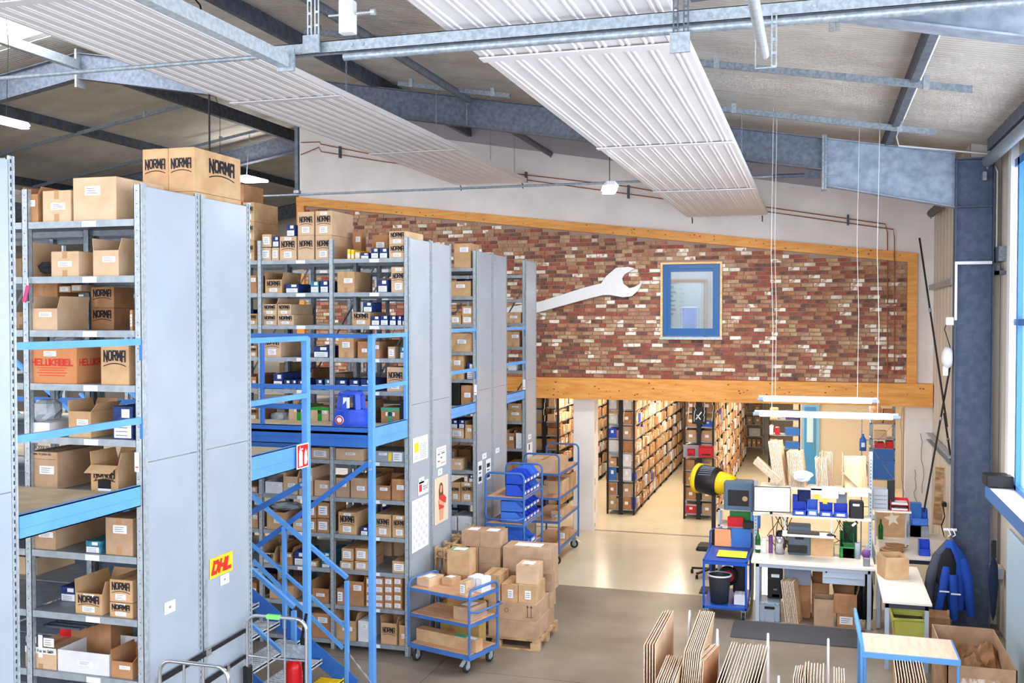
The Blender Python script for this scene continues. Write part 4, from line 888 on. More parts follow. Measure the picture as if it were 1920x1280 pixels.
polyp('figure_dress',[(.3,.3),(.25,.5),(.36,.6),(.62,.6),(.85,.5),(.8,.38),(.65,.42),(.68,.3)],RD,.004);polyp('figure_legs',[(.32,.06),(.3,.3),(.66,.3),(.6,.06)],SK,.0038);polyp('figure_arm',[(.3,.42),(.28,.54),(.7,.40),(.68,.34)],SK,.0045)
m=MB()
for k in range(3): m.box(-.003-.0,.0,-.03-.012*k,-.006-.012*k,.02,Hh)
m.build('rear_pages',LABEL,t)
for i,(p,q,lab) in enumerate((((896,866),(904,904),'narrow black and white notice on third rack end, left of two'),((911,862),(920,896),'narrow black and white notice on third rack end, right of two'),((988,832),(998,870),'tall narrow notice on the last rack end'))):
    t,L,Hh=poster('narrow_notice',lab,'notice',(p,q),LABEL); rects(t,'print_block',INK,L,Hh,[(.15,.8,.1,.3),(.15,.8,.6,.8),(.2,.7,.45,.5)] if i<2 else [(.3,.5,.7,.95)])
for i,(x,y0,y1,Y,lab) in enumerate(((257,848,884,6.58,'upright label on the first corner post of the front rack'),(622,0,0,0,''),(892,721,740,14.53,'white label on the corner post of the third rack'),(983,711,730,17.23,'white label on the corner post of the last rack'))):
    if not Y: continue
    a=at(x-4 if i==0 else x-3,y1,Y=Y);b=at(x+4 if i==0 else x+2,y0,Y=Y);t=thing('post_label',lab,'label',a);MB().box(0,b.x-a.x,-.003,0,0,b.z-a.z).build('sheet',LABEL,t);MB().box(.006,b.x-a.x-.006,-.004,-.003,.03,.04).build('print_mark',INKR,t)
# ================================================================= platform, stairs, walkways
ZP=2.776; ZT=3.02
def beam_part(t,a,b,z0,z1,name='edge_beam',th=.05,mt=BLUEP):
    "vertical channel beam between plan points a, b"
    a=Vector((*a,0));b=Vector((*b,0));d=(b-a).normalized();n=Vector((d.y,-d.x,0))
    m=MB()
    def bx(o0,o1,h0,h1): m.hexa([a+n*o0+Vector((0,0,h0)),a+n*o1+Vector((0,0,h0)),a+n*o1+Vector((0,0,h1)),a+n*o0+Vector((0,0,h1)),b+n*o0+Vector((0,0,h0)),b+n*o1+Vector((0,0,h0)),b+n*o1+Vector((0,0,h1)),b+n*o0+Vector((0,0,h1))])
    bx(-.006,0,z0,z1);bx(-th,0,z1-.008,z1);bx(-th,0,z0,z0+.008);bx(0,.004,z0+(z1-z0)*.42,z0+(z1-z0)*.44)
    return m.build(name,mt,t)
DECK=M('chipboard_deck',sc(196,178,150),.7,col2=sc(180,162,134),scale=6)
def walkway(label,Y0,Y1,x1=-.02):
    t=thing('walkway',label,'walkway',(XP,Y0,0)); L=Y1-Y0
    beam_part(t,(-.01,.0),(-.01,L),2.86,3.02,th=.05); MB().box(-5,-.06,.0,L,2.93,2.96).build('deck_board',DECK,t)
    for z in (3.515,4.115):
        m=MB();m.box(-.03,.0,-.03,L+.03,z-.025,z+.025);r=m.build('guard_rail',BLUEP,t)
        MB().box(-.012,.006,L-.0,L+.05,z-.14,z-.02).build('rail_bracket',BLUED,r)
walkway('walkway with blue edge and rails between the leftmost and front racks',5.35,6.58)
walkway('walkway with blue edge and rails between middle and third racks',13.44,14.53)
walkway('walkway with blue edge and rails between third and last racks',16.11,17.23)
t=thing('stair_platform','blue steel platform with railings in front of the middle rack','platform',(XP,10.81,0))
beam_part(t,(-.01,.0),(-.01,1.05),ZP+.005,ZT);beam_part(t,(-6.5,0),(-.01,0),ZP,ZT,name='front_beam',mt=BLUED)
MB().box(-6.5,-.06,.0,1.05,ZT-.09,ZT-.06).build('deck_board',DECK,t)
def post(t,x,y,z0,z1,w=.05,name='post',mt=BLUEP): 
    m=MB();m.bbox(x-w/2,x+w/2,y-w/2,y+w/2,z0,z1,.006);return m.build(name,mt,t)
post(t,-.02,-.0,0,4.10,.07);MB().box(-.08,.04,-.06,.06,0,.012).build('foot_plate',BLUED,t)
post(t,-.02,1.02,ZT,4.10,.045,'rail_post')
for z in (4.085,3.48):
    MB().box(-.045,.0,.0,1.05,z-.025,z+.025).build('side_rail',BLUEP,t);MB().box(-6.5,-.02,-.02,.02,z-.025,z+.025).build('front_rail',BLUED,t)
for x in (-1.45,-3.2): post(t,x,0,ZT,4.07,.045,'rail_post',BLUED)
for a,b in (((-.03,2.63),(-2.0,1.2)),):
    MB().beam((a[0],.02,a[1]),(b[0],.02,b[1]),.012,.06).build('diagonal_brace',BLUED,t)
for z in (2.64,2.54): MB().tube([(-.02,-.05,z),(-.02,.02,z)],.018,8).build('bolt',GALVL,t)
t=thing('stair_landing','blue landing walkway behind the front rack, with fire sign on its corner','platform',(-5.0,9.40,0))
beam_part(t,(-.01,-1.25),(-.01,0),ZP,ZT-.01);beam_part(t,(-6,0.02),(-.01,.02),ZP,ZT-.02,name='rear_beam',mt=BLUED);MB().box(-6,-.06,-1.25,.0,ZT-.1,ZT-.07).build('deck_board',DECK,t)
post(t,-.03,-.0,0,4.10,.07);MB().box(-.09,.03,-.06,.06,0,.012).build('foot_plate',BLUED,t)
post(t,-.03,-1.2,ZT,4.10,.045,'rail_post')
for z in (4.085,3.50): MB().box(-.05,.0,-1.25,.0,z-.025,z+.025).build('side_rail',BLUEP,t)
for z in (3.38,): MB().box(-6,-.03,-.02,.02,z-.025,z+.025).build('rear_rail',BLUED,t)
for x in (-1.5,): post(t,x,0,ZT,4.07,.045,'rail_post',BLUED)
MB().beam((-.04,.03,2.60),(-1.6,.03,1.75),.012,.06).build('diagonal_brace',BLUED,t); MB().tube([(-.06,-.05,2.58),(-.06,.02,2.58)],.018,8).build('bolt',GALVL,t)
t=thing('fire_sign','red fire extinguisher sign on the blue landing beam','sign',(-4.985,9.05,2.72))
a=at(556,838,X=-4.985);b=at(578,874,X=-4.985); t.location=(-4.985,a.y,b.z);L=b.y-a.y;Hh=a.z-b.z+.02
MB().box(0,.004,0,L,0,Hh).build('sign_border',LABEL,t);MB().box(.004,.006,.012,L-.012,.012,Hh-.012).build('red_field',RED,t)
m=MB();P=lambda u,v:(.0065,u*L,v*Hh)
m.add([P(.16,.1),P(.46,.1),P(.46,.66),P(.38,.74),P(.24,.74),P(.16,.66)],[tuple(range(6))]);m.quad(P(.2,.76),P(.5,.76),P(.5,.82),P(.2,.82));m.quad(P(.14,.6),P(.19,.6),P(.3,.9),P(.24,.9))
m.build('extinguisher_symbol',LABEL,t);m=MB();m.add([P(.62,.14),P(.8,.14),P(.9,.3),P(.84,.55),P(.88,.72),P(.76,.62),P(.74,.8),P(.64,.6),P(.6,.4)],[tuple(range(9))]);m.build('flame_symbol',LABEL,t)
# staircase
t=thing('staircase','blue steel staircase with grating treads rising left to the platform','stairs',(-5.24,9.45,0))
GRAT=M('grating_tread',sc(214,218,220),.5,col2=sc(180,184,188),scale=30); SLOPE=.2/.277
for k in range(14):
    z=.10+.2*k;x=-.277*k
    m=MB();m.box(x-.28,x,.04,1.22,z-.03,z-.012); 
    for q in range(22): yq=.05+q*.053; m.box(x-.275,x-.01,yq,yq+.022,z-.012,z)
    m.box(x-.01,x+.0,.03,1.23,z-.05,z+.004);m.build('tread',YEL if k==0 else GRAT,t)
for y in (.0,1.25):
    m=MB();m.beam((.12,y,-.02+.03),(-.277*14,y,.2*14-.02),.012,.2);m.build('stringer',BLUED,t)
    m=MB();
    MB().beam((.036,y,1.274),(-.277*13.2,y,1.274+SLOPE*.277*13.2),.045,.045).build('hand_rail',BLUEP,t);MB().beam((.01,y,.70),(-.277*13.2,y,.70+SLOPE*.277*13.2),.035,.035).build('mid_rail',BLUEP,t)
    for x in (.03,-.78,-2.3): post(t,x,y,max(.02,-x*SLOPE+.05),1.26-x*SLOPE,.05,'rail_post')
MB().beam((-.02,1.25,.443),(-1.2,1.25,1.394),.012,.05).build('lower_rail',BLUEP,t)
m=MB();p0=Vector((.03,1.25,.42));p1=Vector((.30,1.33,.05))
for k in range(7): 
    a=p0.lerp(p1,k/7);b=p0.lerp(p1,(k+1)/7);m.beam(a,b,.012 if k%2 else .022,.022 if k%2 else .008)
m.build('chain',CHROME,t,kind='stuff')
# step stool
p=at(657,800,Y=11.35); t=thing('step_stool','blue plastic kick step stool standing on the platform','stool',(p.x,11.38,ZT-.06))
m=MB();m.lathe((0,0,0),[(.23,0),(.235,.03),(.20,.20),(.205,.215),(.19,.22),(.15,.22)],24);m.build('stool_base',BLUEPL,t)
for a in (0.4,1.45,2.5,3.55,4.6,5.65):
    c,s=math.cos(a),math.sin(a);m=MB();m.beam((.155*c,.155*s,.21),(.135*c,.135*s,.40),.07,.05,up=(c,s,0));m.build('stool_leg',BLUEPL,t)
m=MB();m.lathe((0,0,.0),[(0,.43),(.14,.43),(.15,.42),(.15,.385),(.0,.385)],24);m.build('stool_top',BLUEPL,t)
MB().box(-.03,.05,-.17,-.155,.24,.37).build('white_label',LABEL,t)
m=MB();m.lathe((-.05,-.225,.1),[(0,-.006),(.055,-.006),(.055,.0)],20,axis='y');m.build('round_sticker',LABEL,t)
m=MB();
for k,(mt_,) in enumerate((('k',),)): 
    m.lathe((-.05,-.233,.1),[(.034,0),(.05,0)],20,axis='y')
m.build('sticker_ring',RED,t)
# extinguisher
t=thing('fire_extinguisher','red fire extinguisher hanging low on the staircase corner post','extinguisher',(-5.10,9.24,.30))
m=MB();m.lathe((0,0,0),[(.0,0),(.085,.0),(.09,.02),(.09,.42),(.075,.47),(.04,.50),(.03,.51),(0,.51)],20);m.build('cylinder_body',RED,t)
m=MB();m.lathe((0,0,0),[(.03,.51),(.035,.53),(.02,.56),(0,.56)],12);m.build('valve',BLACKPL,t);MB().beam((-.02,0,.57),(.12,-.02,.60),.02,.012).build('handle',BLACKPL,t);m=MB();m.tube([(.03,0,.54),(.11,-.01,.5),(.13,-.01,.35),(.12,-.01,.12)],.014,8);m.build('hose',BLACKPL,t);MB().box(-.07,.07,-.093,-.07,.58,.72).build('holder_plate',GALV,t)
t=thing('hose_strap','black strap hanging beside the fire extinguisher','strap',(-4.93,9.2,.5));m=MB();m.beam((0,0,0),(-.05,0,.55),.008,.05,up=(1,0,0));m.beam((-.05,0,.55),(0,0,.8),.008,.03,up=(1,0,0));m.build('strap_band',BLACKPL,t)
# chrome sack trucks
def bow(t,W,Hh,r=.016,name='frame_tube'):
    m=MB();c=.10;pts=[(0,0,0),(0,0,Hh-c)]+[(c-c*math.cos(a),0,Hh-c+c*math.sin(a)) for a in (.4,.8,1.2)]+[(c,0,Hh),(W-c,0,Hh)]+[(W-c+c*math.sin(a),0,Hh-c+c*math.cos(a)) for a in (.4,.8,1.2)]+[(W,0,Hh-c),(W,0,0)]
    m.tube(pts,r,10);return m.build(name,CHROME,t)
def sacktruck(loc,rz,W,Hh,label,fold=True):
    t=thing('sack_truck',label,'hand truck',loc,rz); bow(t,W,Hh)
    for x in (W*.36,W*.64): MB().tube([(x,0,.1),(x,0,Hh-.01)],.010,8).build('frame_bar',CHROME,t)
    for z in (Hh*.25,Hh*.5,Hh*.78): m=MB();m.tube([(0,0,z),(W*.3,.04,z-.02),(W*.7,.04,z-.02),(W,0,z)],.009,8);m.build('cross_bar',CHROME,t)
    MB().box(-.02,W+.02,-.28,.02,.05,.065).build('toe_plate',GALV,t)
    for x in (-.06,W+.06): m=MB();m.lathe((x-.025,.06,.13),[(0,0),(.13,0),(.13,.05),(0,.05)],20,axis='x');m.build('wheel',RUBBER,t)
    MB().bbox(-.03,.03,-.03,.05,Hh-.62,Hh-.46,.008).build('grip_joint',BLACKPL,t)
    return t
p=at(467,1150,Y=7.95);t=sacktruck((-4.84,7.93,0),.03,.58,1.655,'taller chrome hand truck strapped in front of the red extinguisher')
MB().beam((.2,0,1.655),(.33,0,1.655),.036,.036).build('green_tag',M('green_tag',sc(130,230,110),.5),t);MB().box(.33,.56,.01,.02,1.3,1.42).build('plate',GALV,t)
t=sacktruck((-4.80,6.62,0),.0,.60,1.68,'chrome hand truck at the bottom edge, in front of the front rack')
for i,((x0,y0),(x1,y1)) in enumerate((((300,1275),(466,1178)),((385,1280),(466,1226)))):
    a=at(x0,y0,X=-4.87);b=at(x1,y1,X=-4.87);t=thing('lashing_strap','black lashing strap across the front rack end, %s one'%('upper','lower')[i],'strap',a);d=b-a
    m=MB();m.beam((0,0,0),d*.5,.004,.05);m.beam(d*.5,d,.004,.045,up=(.3,0,1));m.build('strap_band',BLACKPL,t);MB().beam(d*.48,d*.54,.014,.06).build('buckle',CHROME,t)
# ----------------------------------------------------------------- blue trolleys
BLT=M('blue_tube_paint',sc(62,106,172),.4,col2=sc(70,116,184),scale=3)
def castor(t,x,y,rot=0,brake=False,r=.075):
    w=MB();w.lathe((x-.018,y,r),[(.0,.0),(r*.8,0),(r,.006),(r,.030),(r*.8,.036),(0,.036)],20,axis='x');o=w.build('wheel',RUBBER,t)
    h=MB();h.lathe((x-.02,y,r),[(0,0),(r*.6,0),(r*.6,.04),(0,.04)],16,axis='x');h.build('hub',GREYPL,o)
    f=MB();f.box(x-.028,x-.023,y-.03,y+.03,r-.02,r*2+.03);f.box(x+.023,x+.028,y-.03,y+.03,r-.02,r*2+.03);f.box(x-.04,x+.04,y-.04,y+.04,r*2+.03,r*2+.04)
    if brake: f.beam((x,y-.03,r*2+.02),(x,y-.12,r*1.4),.05,.008)
    f.build('fork',GALVL,t)
def trolley(label,loc,rz,L,W,Hh,shelves,bar=True,z0=.2):
    "local x = length, y = width; U frames at both ends"
    t=thing('shelf_trolley',label,'trolley',loc,rz)
    for x in (0,L):
        c=.08;m=MB()
        m.tube([(x,0,z0),(x,0,Hh-c)]+[(x,c-c*math.cos(a),Hh-c+c*math.sin(a)) for a in (.4,.8,1.2)]+[(x,c,Hh),(x,W-c,Hh)]+[(x,W-c+c*math.sin(a),Hh-c+c*math.cos(a)) for a in (.4,.8,1.2)]+[(x,W,Hh-c),(x,W,z0)],.017,10)
        m.build('end_frame',BLT,t)
        h=MB()
        for y in (-.0165,W-.0165+.0):
            for k in range(6): h.box(x-.004,x+.004,y-.0012,y+.001,.35+k*.14,.36+k*.14)
        h.build('adjustment_holes',SLOT,t,kind='stuff')
    for i,z in enumerate(shelves):
        m=MB();m.box(.015,L-.015,.02,W-.02,z-.012,z);m.build('shelf_board',WOOD,t)
        m=MB();hh=.05 if i==0 else .03
        m.box(-.0,L,.0,.02,z-.012-hh,z-.006);m.box(0,L,W-.02,W,z-.012-hh,z-.006);m.box(-.015,.015,0,W,z-.012-hh,z-.006);m.box(L-.015,L+.015,0,W,z-.012-hh,z-.006);m.build('shelf_frame',BLT,t)
    if bar:
        m=MB();m.tube([(L,.0,bar),(L+.09,.05,bar),(L+.09,W-.05,bar),(L,W,bar)],.013,8);m.build('push_bar',BLT,t)
    for x,y,b in ((.08,.06,0),(L-.08,.06,1),(.08,W-.06,0),(L-.08,W-.06,0)): castor(t,x,y,brake=b)
    return t
def onT(t,loc,rz,kind,x,y,z,w_,d,h,label,tint=None,opts='',rz2=0):
    c,s=math.cos(rz),math.sin(rz); X=loc[0]+c*(x+w_/2)-s*y;Y=loc[1]+s*(x+w_/2)+c*y
    o=carton(kind,-w_/2,w_/2,0,d,0,h,label=label,tint=tint,opts=opts); o.location=(X,Y,loc[2]+z+.001); o.rotation_euler=(0,0,rz+rz2); return o
def toplabel(o,w_,d,h,green=False):
    m=MB();m.box(-w_*.3,w_*.25,d*.25,d*.75,h,h+.002);m.build('top_label',LABEL,o)
    if green: MB().box(-w_*.4,w_*.3,d*.1,d*.8,h,h+.001).build('green_sheet',M('green_sheet',sc(70,170,130),.5),o)
l1=(-4.86,11.73,0);r1z=math.atan2(11.454-11.726,-3.957+4.849);L1=.935
t=trolley('blue trolley with three wooden shelves beside the loaded pallet',l1,r1z,L1,.60,1.02,(.235,.61,.93),bar=.76)
o=onT(t,l1,r1z,'c',.03,.12,.93,.20,.30,.10,'long low parcel with white label on the top shelf of the near trolley',CARD2,'nolabnotape');toplabel(o,.2,.3,.1)
o=onT(t,l1,r1z,'c',.27,.32,.93,.16,.2,.09,'small parcel behind the long one on the near trolley',CARD,'nolabnotape');toplabel(o,.16,.2,.09)
o=onT(t,l1,r1z,'s',.75,.05,.93,.10,.16,.17,'narrow upright parcel at the right end of the near trolley',CARD2)
o=onT(t,l1,r1z,'w',.72,.26,.93,.10,.2,.18,'white upright carton on the near trolley, left of two','','nolab');o=onT(t,l1,r1z,'w',.83,.28,.93,.09,.2,.17,'white upright carton on the near trolley, right of two','','nolab')
o=onT(t,l1,r1z,'c',.62,.10,.61,.25,.36,.16,'brown parcel on the middle shelf of the near trolley',CARD4,'nolabnotape');toplabel(o,.25,.36,.16)
o=onT(t,l1,r1z,'c',.02,.12,.235,.93,.14,.15,'long flat brown carton on the bottom shelf of the near trolley',CARD,'nolabnotape');m=MB();m.box(.1,.28,.02,.12,.15,.152);m.build('green_sheet',M('green_sheet',sc(70,170,130),.5),o);m=MB();m.box(.3,.42,.03,.1,.15,.152);m.build('top_label',LABEL,o)
# ----------------------------------------------------------------- loaded pallet
def pallet(loc,rz,label,L=1.2,W=.8):
    t=thing('wooden_pallet',label,'pallet',loc,rz)
    for k in range(5): y=k*(W-.12)/4; MB().box(0,L,y,y+.11,.122,.144).build('deck_plank',PALLET,t)
    for k in range(3): x=k*(L-.1)/2;MB().box(x,x+.1,0,W,.10,.122).build('cross_plank',PALLET,t)
    for i in range(3):
        for j in range(3): x=i*(L-.13)/2;y=j*(W-.1)/2;MB().bbox(x,x+.13,y,y+.1,.022,.10,.008).build('block',PALLET,t)
    for j in range(3): y=j*(W-.1)/2;MB().box(0,L,y,y+.1,0,.022).build('runner',PALLET,t)
    return t
PX0,PX1,PY=-4.56,-3.38,12.53
pallet((PX0,PY,0),0,'wooden pallet carrying the pile of parcels',PX1-PX0,.95)
def pc(kind,x0,x1,y,d,z0,z1,label,tint=CARD4,opts='nolabnotape',top=False,green=False):
    o=carton(kind,x0,x1,y,d,z0,z1,label=label,tint=tint,opts=opts)
    if top: toplabel(o,x1-x0,d,z1-z0,green)
    return o
def zp(y,x=960,Y=PY): return at(x,y,Y=Y).z
def xp(x,y=1100,Y=PY): return at(x,y,Y=Y).x
z1=zp(1163,970);z2=zp(1130,960);z3=zp(1103,960);z4=zp(1068,980)
pc('c',xp(915),xp(1007),PY+.01,.88,.146,z1,'large carton at the bottom front of the parcel pallet')
o=pc('c',xp(915),xp(1006),PY+.01,.62,z1+.002,z2,'low carton with two arrows, second layer of the parcel pallet')
m=MB()
for x in (.20,.25): m.box(x,x+.008,-.0015,0,.05,.19);m.add([(x-.012,-.0016,.17),(x+.02,-.0016,.17),(x+.004,-.0016,.21)],[(0,1,2)])
m.box(.18,.28,-.0015,0,.045,.05);m.lathe((-.08,-.0014,.12),[(.022,0),(.028,0)],12,axis='y');m.build('arrow_marks',M('maroon_print',sc(96,48,48),.7),o)
ma=pc('c',xp(938),xp(969),PY+.04,.45,z2+.002,zp(1096,950),'carton with upright white label on the pallet, left of the pair',CARD);m=MB();sticker(m,-.02,.05,.05,.16,0);m.build('sticker',[LABEL,GREY_INK],ma)
ma=pc('c',xp(970),xp(1004),PY+.04,.45,z2+.002,zp(1098,985),'carton with upright white label on the pallet, right of the pair',CARD);m=MB();sticker(m,-.03,.05,.05,.16,0);m.build('sticker',[LABEL,GREY_INK],ma);m=MB();m.box(.115,.1165,.05,.2,.03,.2);m.build('side_sticker',LABEL,ma)
zt=zp(1098,985)
o=pc('c',xp(964),xp(1003),PY+.08,.33,zt+.003,zp(1063,985),'cube shaped parcel with a white label topping the pallet front',CARD2,top=True)
pc('c',xp(905),xp(936),PY+.03,.4,z2+.002,zp(1078,920),'brown carton leaning behind the trolley on the pallet',CARD)
Yb=PY+.56
x0,x1=xp(942,1040,Yb),PX1
zt2=at(980,1027,Y=Yb).z
zb2=at(980,1073,Y=Yb).z
for k in range(3):
    za=z1+.004+(zb2-z1)/3*k if k else z1+.004
for k,(a_,b_) in enumerate(((.146+0,0),)): pass
o=pc('c',x0,x1,Yb+.02,.40,zb2,zt2,'largest parcel high at the rear right of the pallet',CARD4,top=True)
hh=(zb2-z2-.0)/2
pc('c',x0+.02,x1,Yb+.10,.34,z2+.003,z2+hh-.001,'carton under the largest parcel, lower one');pc('c',x0+.02,x1,Yb+.10,.34,z2+hh,zb2-.002,'carton under the largest parcel, upper one')
pc('c',x0+.02,x1,Yb+.34,.03,z1+.003,z2,'thin carton strip under the rear stack of the pallet') if False else pc('c',PX1-.46,PX1-.02,PY+.65,.28,z1+.003,z2,'carton in the second layer at the pallet rear right')
Yc=PY+.62;
xa,xb,xc_=xp(865,1010,Yc),xp(900,1010,Yc),xp(938,1010,Yc); zq=at(900,1025,Y=Yc).z;zr_=at(900,997,Y=Yc).z;zs_=at(900,1055,Y=Yc).z
xb2=min(xc_,x0-.01)
pc('c',xa,xb-.004,Yc,.36,zq,zr_,'brown parcel at the very top of the pile, left of two',CARD4,top=True);pc('c',xb,xb2,Yc,.36,zq,zr_,'brown parcel at the very top of the pile, right of two',CARD4,top=True)
pc('c',xb-.02,xb2,Yc,.30,zs_,zq-.002,'carton supporting the two topmost parcels');pc('c',xb-.02,xb2,Yc,.30,z2+.004,zs_-.002,'carton in the third layer below the topmost parcels')
pc('c',PX0+.02,xb-.03,Yc,.30,z1+.004,zq-.004,'tall carton at the left rear of the pallet',CARD)
pc('c',xb-.02,xb2,PY+.65,.28,z1+.004,z2,'second layer carton at the rear middle of the pallet')
# box with green label standing left of the pallet, olive chest and folded pallets
o=pc('c',xp(838,1045,12.25),xp(880,1045,12.25),12.25,.26,.99,at(860,1033,Y=12.25).z,'brown parcel with green and white label left of the pallet pile',CARD,top=True,green=True)
o=pc('c',xp(838,1045,12.25)+.0,xp(880,1045,12.25),12.25,.26,.62,.988,'plain carton under the parcel with green label',CARD3)
o=pc('c',-4.62,-4.59+.5,12.2,.28,.002,.62,'olive brown chest carton standing on the floor behind the trolley',M('olive_card',sc(176,150,84),.8,col2=sc(150,126,70),scale=6))
t=thing('upright_pallet','bare wooden pallet standing upright against the middle rack end','pallet',(-4.86,12.62,0))
for k in range(5): MB().box(.10,.12,-.0+k*.0,.8,.02+k*.27,.13+k*.27).build('deck_plank',PALLET,t)
for j in range(3):
    for i in range(3): MB().box(.02,.10,.02+i*.33,.12+i*.33,.02+j*.54,.13+j*.54).build('block',PALLET,t)
for i in range(3): MB().box(.0,.02,.02+i*.33,.12+i*.33,0,1.24).build('runner',PALLET,t)
m=MB();m.lathe((.07,-.002+.02,1.15),[(.03,-.003),(.04,-.003)],12,axis='y');m.build('burned_stamp',KNOT,t)
copytree(t,loc=(-4.72,12.56,0),label='second upright wooden pallet, nearer the parcel pile');copytree(t,loc=(-4.86,13.45,0),label='third upright wooden pallet, rear one')
# ----------------------------------------------------------------- the two trolleys with bins
def bin_(name,label,loc,rz,w_,d,h,mt,lab=True,group=None,cat='bin'):
    "open-fronted stacking bin; local -y is the open front"
    t=thing(name,label,cat,loc,rz,group);th=.006
    m=MB();m.box(-w_/2,w_/2,0,d,0,th);m.box(-w_/2,w_/2,d-th,d,0,h);m.box(-w_/2,w_/2,0,th,0,h*.42)
    for s in (-1,1):
        xa=s*w_/2;xb=xa-s*th;xa,xb=sorted((xa,xb)); m.prism([(0,0),(0,h*.42),(d*.12,h*.5),(d*.34,h),(d,h),(d,0)],xa,xb,plane='yz')
    m.box(-w_/2-.006,w_/2+.006,d-.012,d+.006,h-.012,h);m.box(-w_/2-.006,w_/2+.006,-.012,0,h*.40,h*.46)
    m.build('bin_shell',mt,t)
    if lab: MB().box(-w_*.3,w_*.3,-.003,0,h*.12,h*.34).build('label_card',LABEL,t)
    return t
l2=(-4.83,15.92,0);r2z=.02
def P_(l,rz,x,y): c,s=math.cos(rz),math.sin(rz);return (l[0]+c*x-s*y,l[1]+s*x+c*y)
# trolley axes: length runs along Y
def ztrolley(label,x,y0,y1,W,Hh,shelves):
    t=trolley(label,(x,y0,0),PI/2,y1-y0,W,Hh,shelves,bar=None); return t
a=at(912,1000,Z=.2)
TA=(-4.17,14.55); 
ztrolley('blue trolley loaded with blue plastic bins, middle of the picture',TA[0],TA[1],TA[1]+1.05,.60,1.96,(.28,.80,1.2,1.6) )
m=MB()
t=thing('blue_push_bar','curved blue push bar on the front of the bin trolley','bar',(TA[0]-.60,TA[1],1.30));m=MB();m.tube([(0,-.02,0),(.06,-.12,-.02),(.54,-.12,-.02),(.60,-.02,0)],.014,8);m.build('bar_tube',BLT,t)
rb=PI/2
n_=0
for lvl,(z,cnt,hh) in enumerate(((1.6,2,.17),(1.2,2,.155))):
    for s_ in range(cnt):
        for k in range(5):
            y=TA[1]+.17+k*.185
            n_+=1
            bin_('stacking_bin','blue stacking bin, %s from front, %s layer, %s shelf of the bin trolley'%(ORD[k] if k else 'first',('lower','upper')[s_],('top','middle')[lvl]),(TA[0]-.03,y,z+.002+s_*(hh+.008)),rb,.18,.28 if lvl==0 else .36,hh,(BLUEPL2 if k>2 else BLUEPL) if lvl==0 else (BLUEPL2 if k==0 else BLUEPL),group='blue bins on the bin trolley')
for k in range(2): bin_('stacking_bin','light blue stacking bin on the third shelf down of the bin trolley, %s one'%('front','rear')[k],(TA[0]-.04,TA[1]+.30+k*.36,.802),rb,.30,.45,.19,BLUEPL2)
TB=(-4.24,17.0)
ztrolley('taller blue trolley carrying cartons, beside the white pillar',TB[0],TB[1],TB[1]+1.5,.62,1.93,(.31,.77,1.18,1.60))
def rowT(x,y,z,w_,d,h,lab,tint=CARD2,o='nolabnotape',k='c'): return carton(k,TB[0]-.64+x,TB[0]-.64+x+w_,TB[1]+y,d,z+.002,z+.002+h,label=lab,tint=tint,opts=o)
rowT(.06,.05,1.6,.54,.8,.22,'wide flat carton on the top shelf of the taller trolley',CARD2)
rowT(.26,.4,1.18,.34,.5,.22,'brown carton on the second shelf of the taller trolley',CARD2);rowT(.16,.12,1.18,.22,.1,.18,'small upright carton at the front of the second shelf, taller trolley',CARD4);rowT(.40,1.0,1.18,.22,.4,.26,'carton at the rear of the second shelf, taller trolley',CARD)
rowT(.42,.3,.77,.2,.7,.12,'flat parcel with red stamp, third shelf of the taller trolley',CARD2);rowT(.45,.6,.31,.18,.4,.17,'small brown carton on the lowest shelf, taller trolley',CARD,k='s');bag('plastic_bag','white crumpled film on the third shelf of the taller trolley',(1028,965),(1052,975),TB[1]+.2,BAG,7,.3)
# ================================================================= packing bench
BW=M('bench_top_laminate',sc(232,226,216),.35); LEGG=M('bench_grey_paint',sc(178,190,206),.4); DRW=M('drawer_enamel',sc(176,188,206),.35)
t=thing('packing_bench','long white packing bench with drawer and shelves above, under the tube lights','bench',(-.86,14.68,0))
MB().bbox(0,1.66,0,.78,.825,.86,.004).build('bench_top',BW,t)
for x,y in ((.06,.03),(1.56,.03),(.06,.70),(1.56,.70)): MB().bbox(x,x+.055,y,y+.05,.0,.825,.006).build('leg',LEGG,t)
m=MB();m.box(.06,1.6,.03,.06,.77,.825);m.box(.06,1.6,.72,.75,.77,.825);m.build('apron',LEGG,t)
d=MB();d.bbox(.97,1.53,.04,.6,.60,.80,.006);d=d.build('drawer',DRW,t);m=MB();m.box(.99,1.51,.028,.04,.69,.70);m.build('drawer_grip',LEGG,d);m=MB();m.lathe((1.02,.03,.76),[(0,0),(.012,0),(.012,.01)],10,axis='y');m.build('lock',BLACK,d)
for x in (.0,1.60): m=MB();m.bbox(x,x+.05,.66,.71,.86,2.38 if x else 1.9,.004);u=m.build('upright',LEGG,t); h=MB(); [h.box(x+.02,x+.03,.658,.66,.9+k*.05,.92+k*.05) for k in range(28 if x else 19)];h.build('slots',SLOT,u,kind='stuff')
MB().box(0,1.62,.42,.74,1.425,1.45).build('lower_shelf',BW,t);MB().box(.10,1.62,.40,.78,1.835,1.86).build('upper_shelf',BW,t)
MB().box(.42,1.12,.10,.40,1.215,1.235).build('keyboard_shelf',BW,t)
for x in (.44,1.08): MB().box(x,x+.02,.38,.44,1.22,1.43).build('hanger',LEGG,t)
BX,BY=-.86,14.68
def px(x,y,Y): p=at(x,y,Y=Y); return p
def autoY(x,y1,Y,z0):
    if z0==.861:
        q=at(x,y1,Z=z0).y
        return min(max(q,14.75),15.22) if x<1612 else min(max(q,13.2),17.0)
    return Y
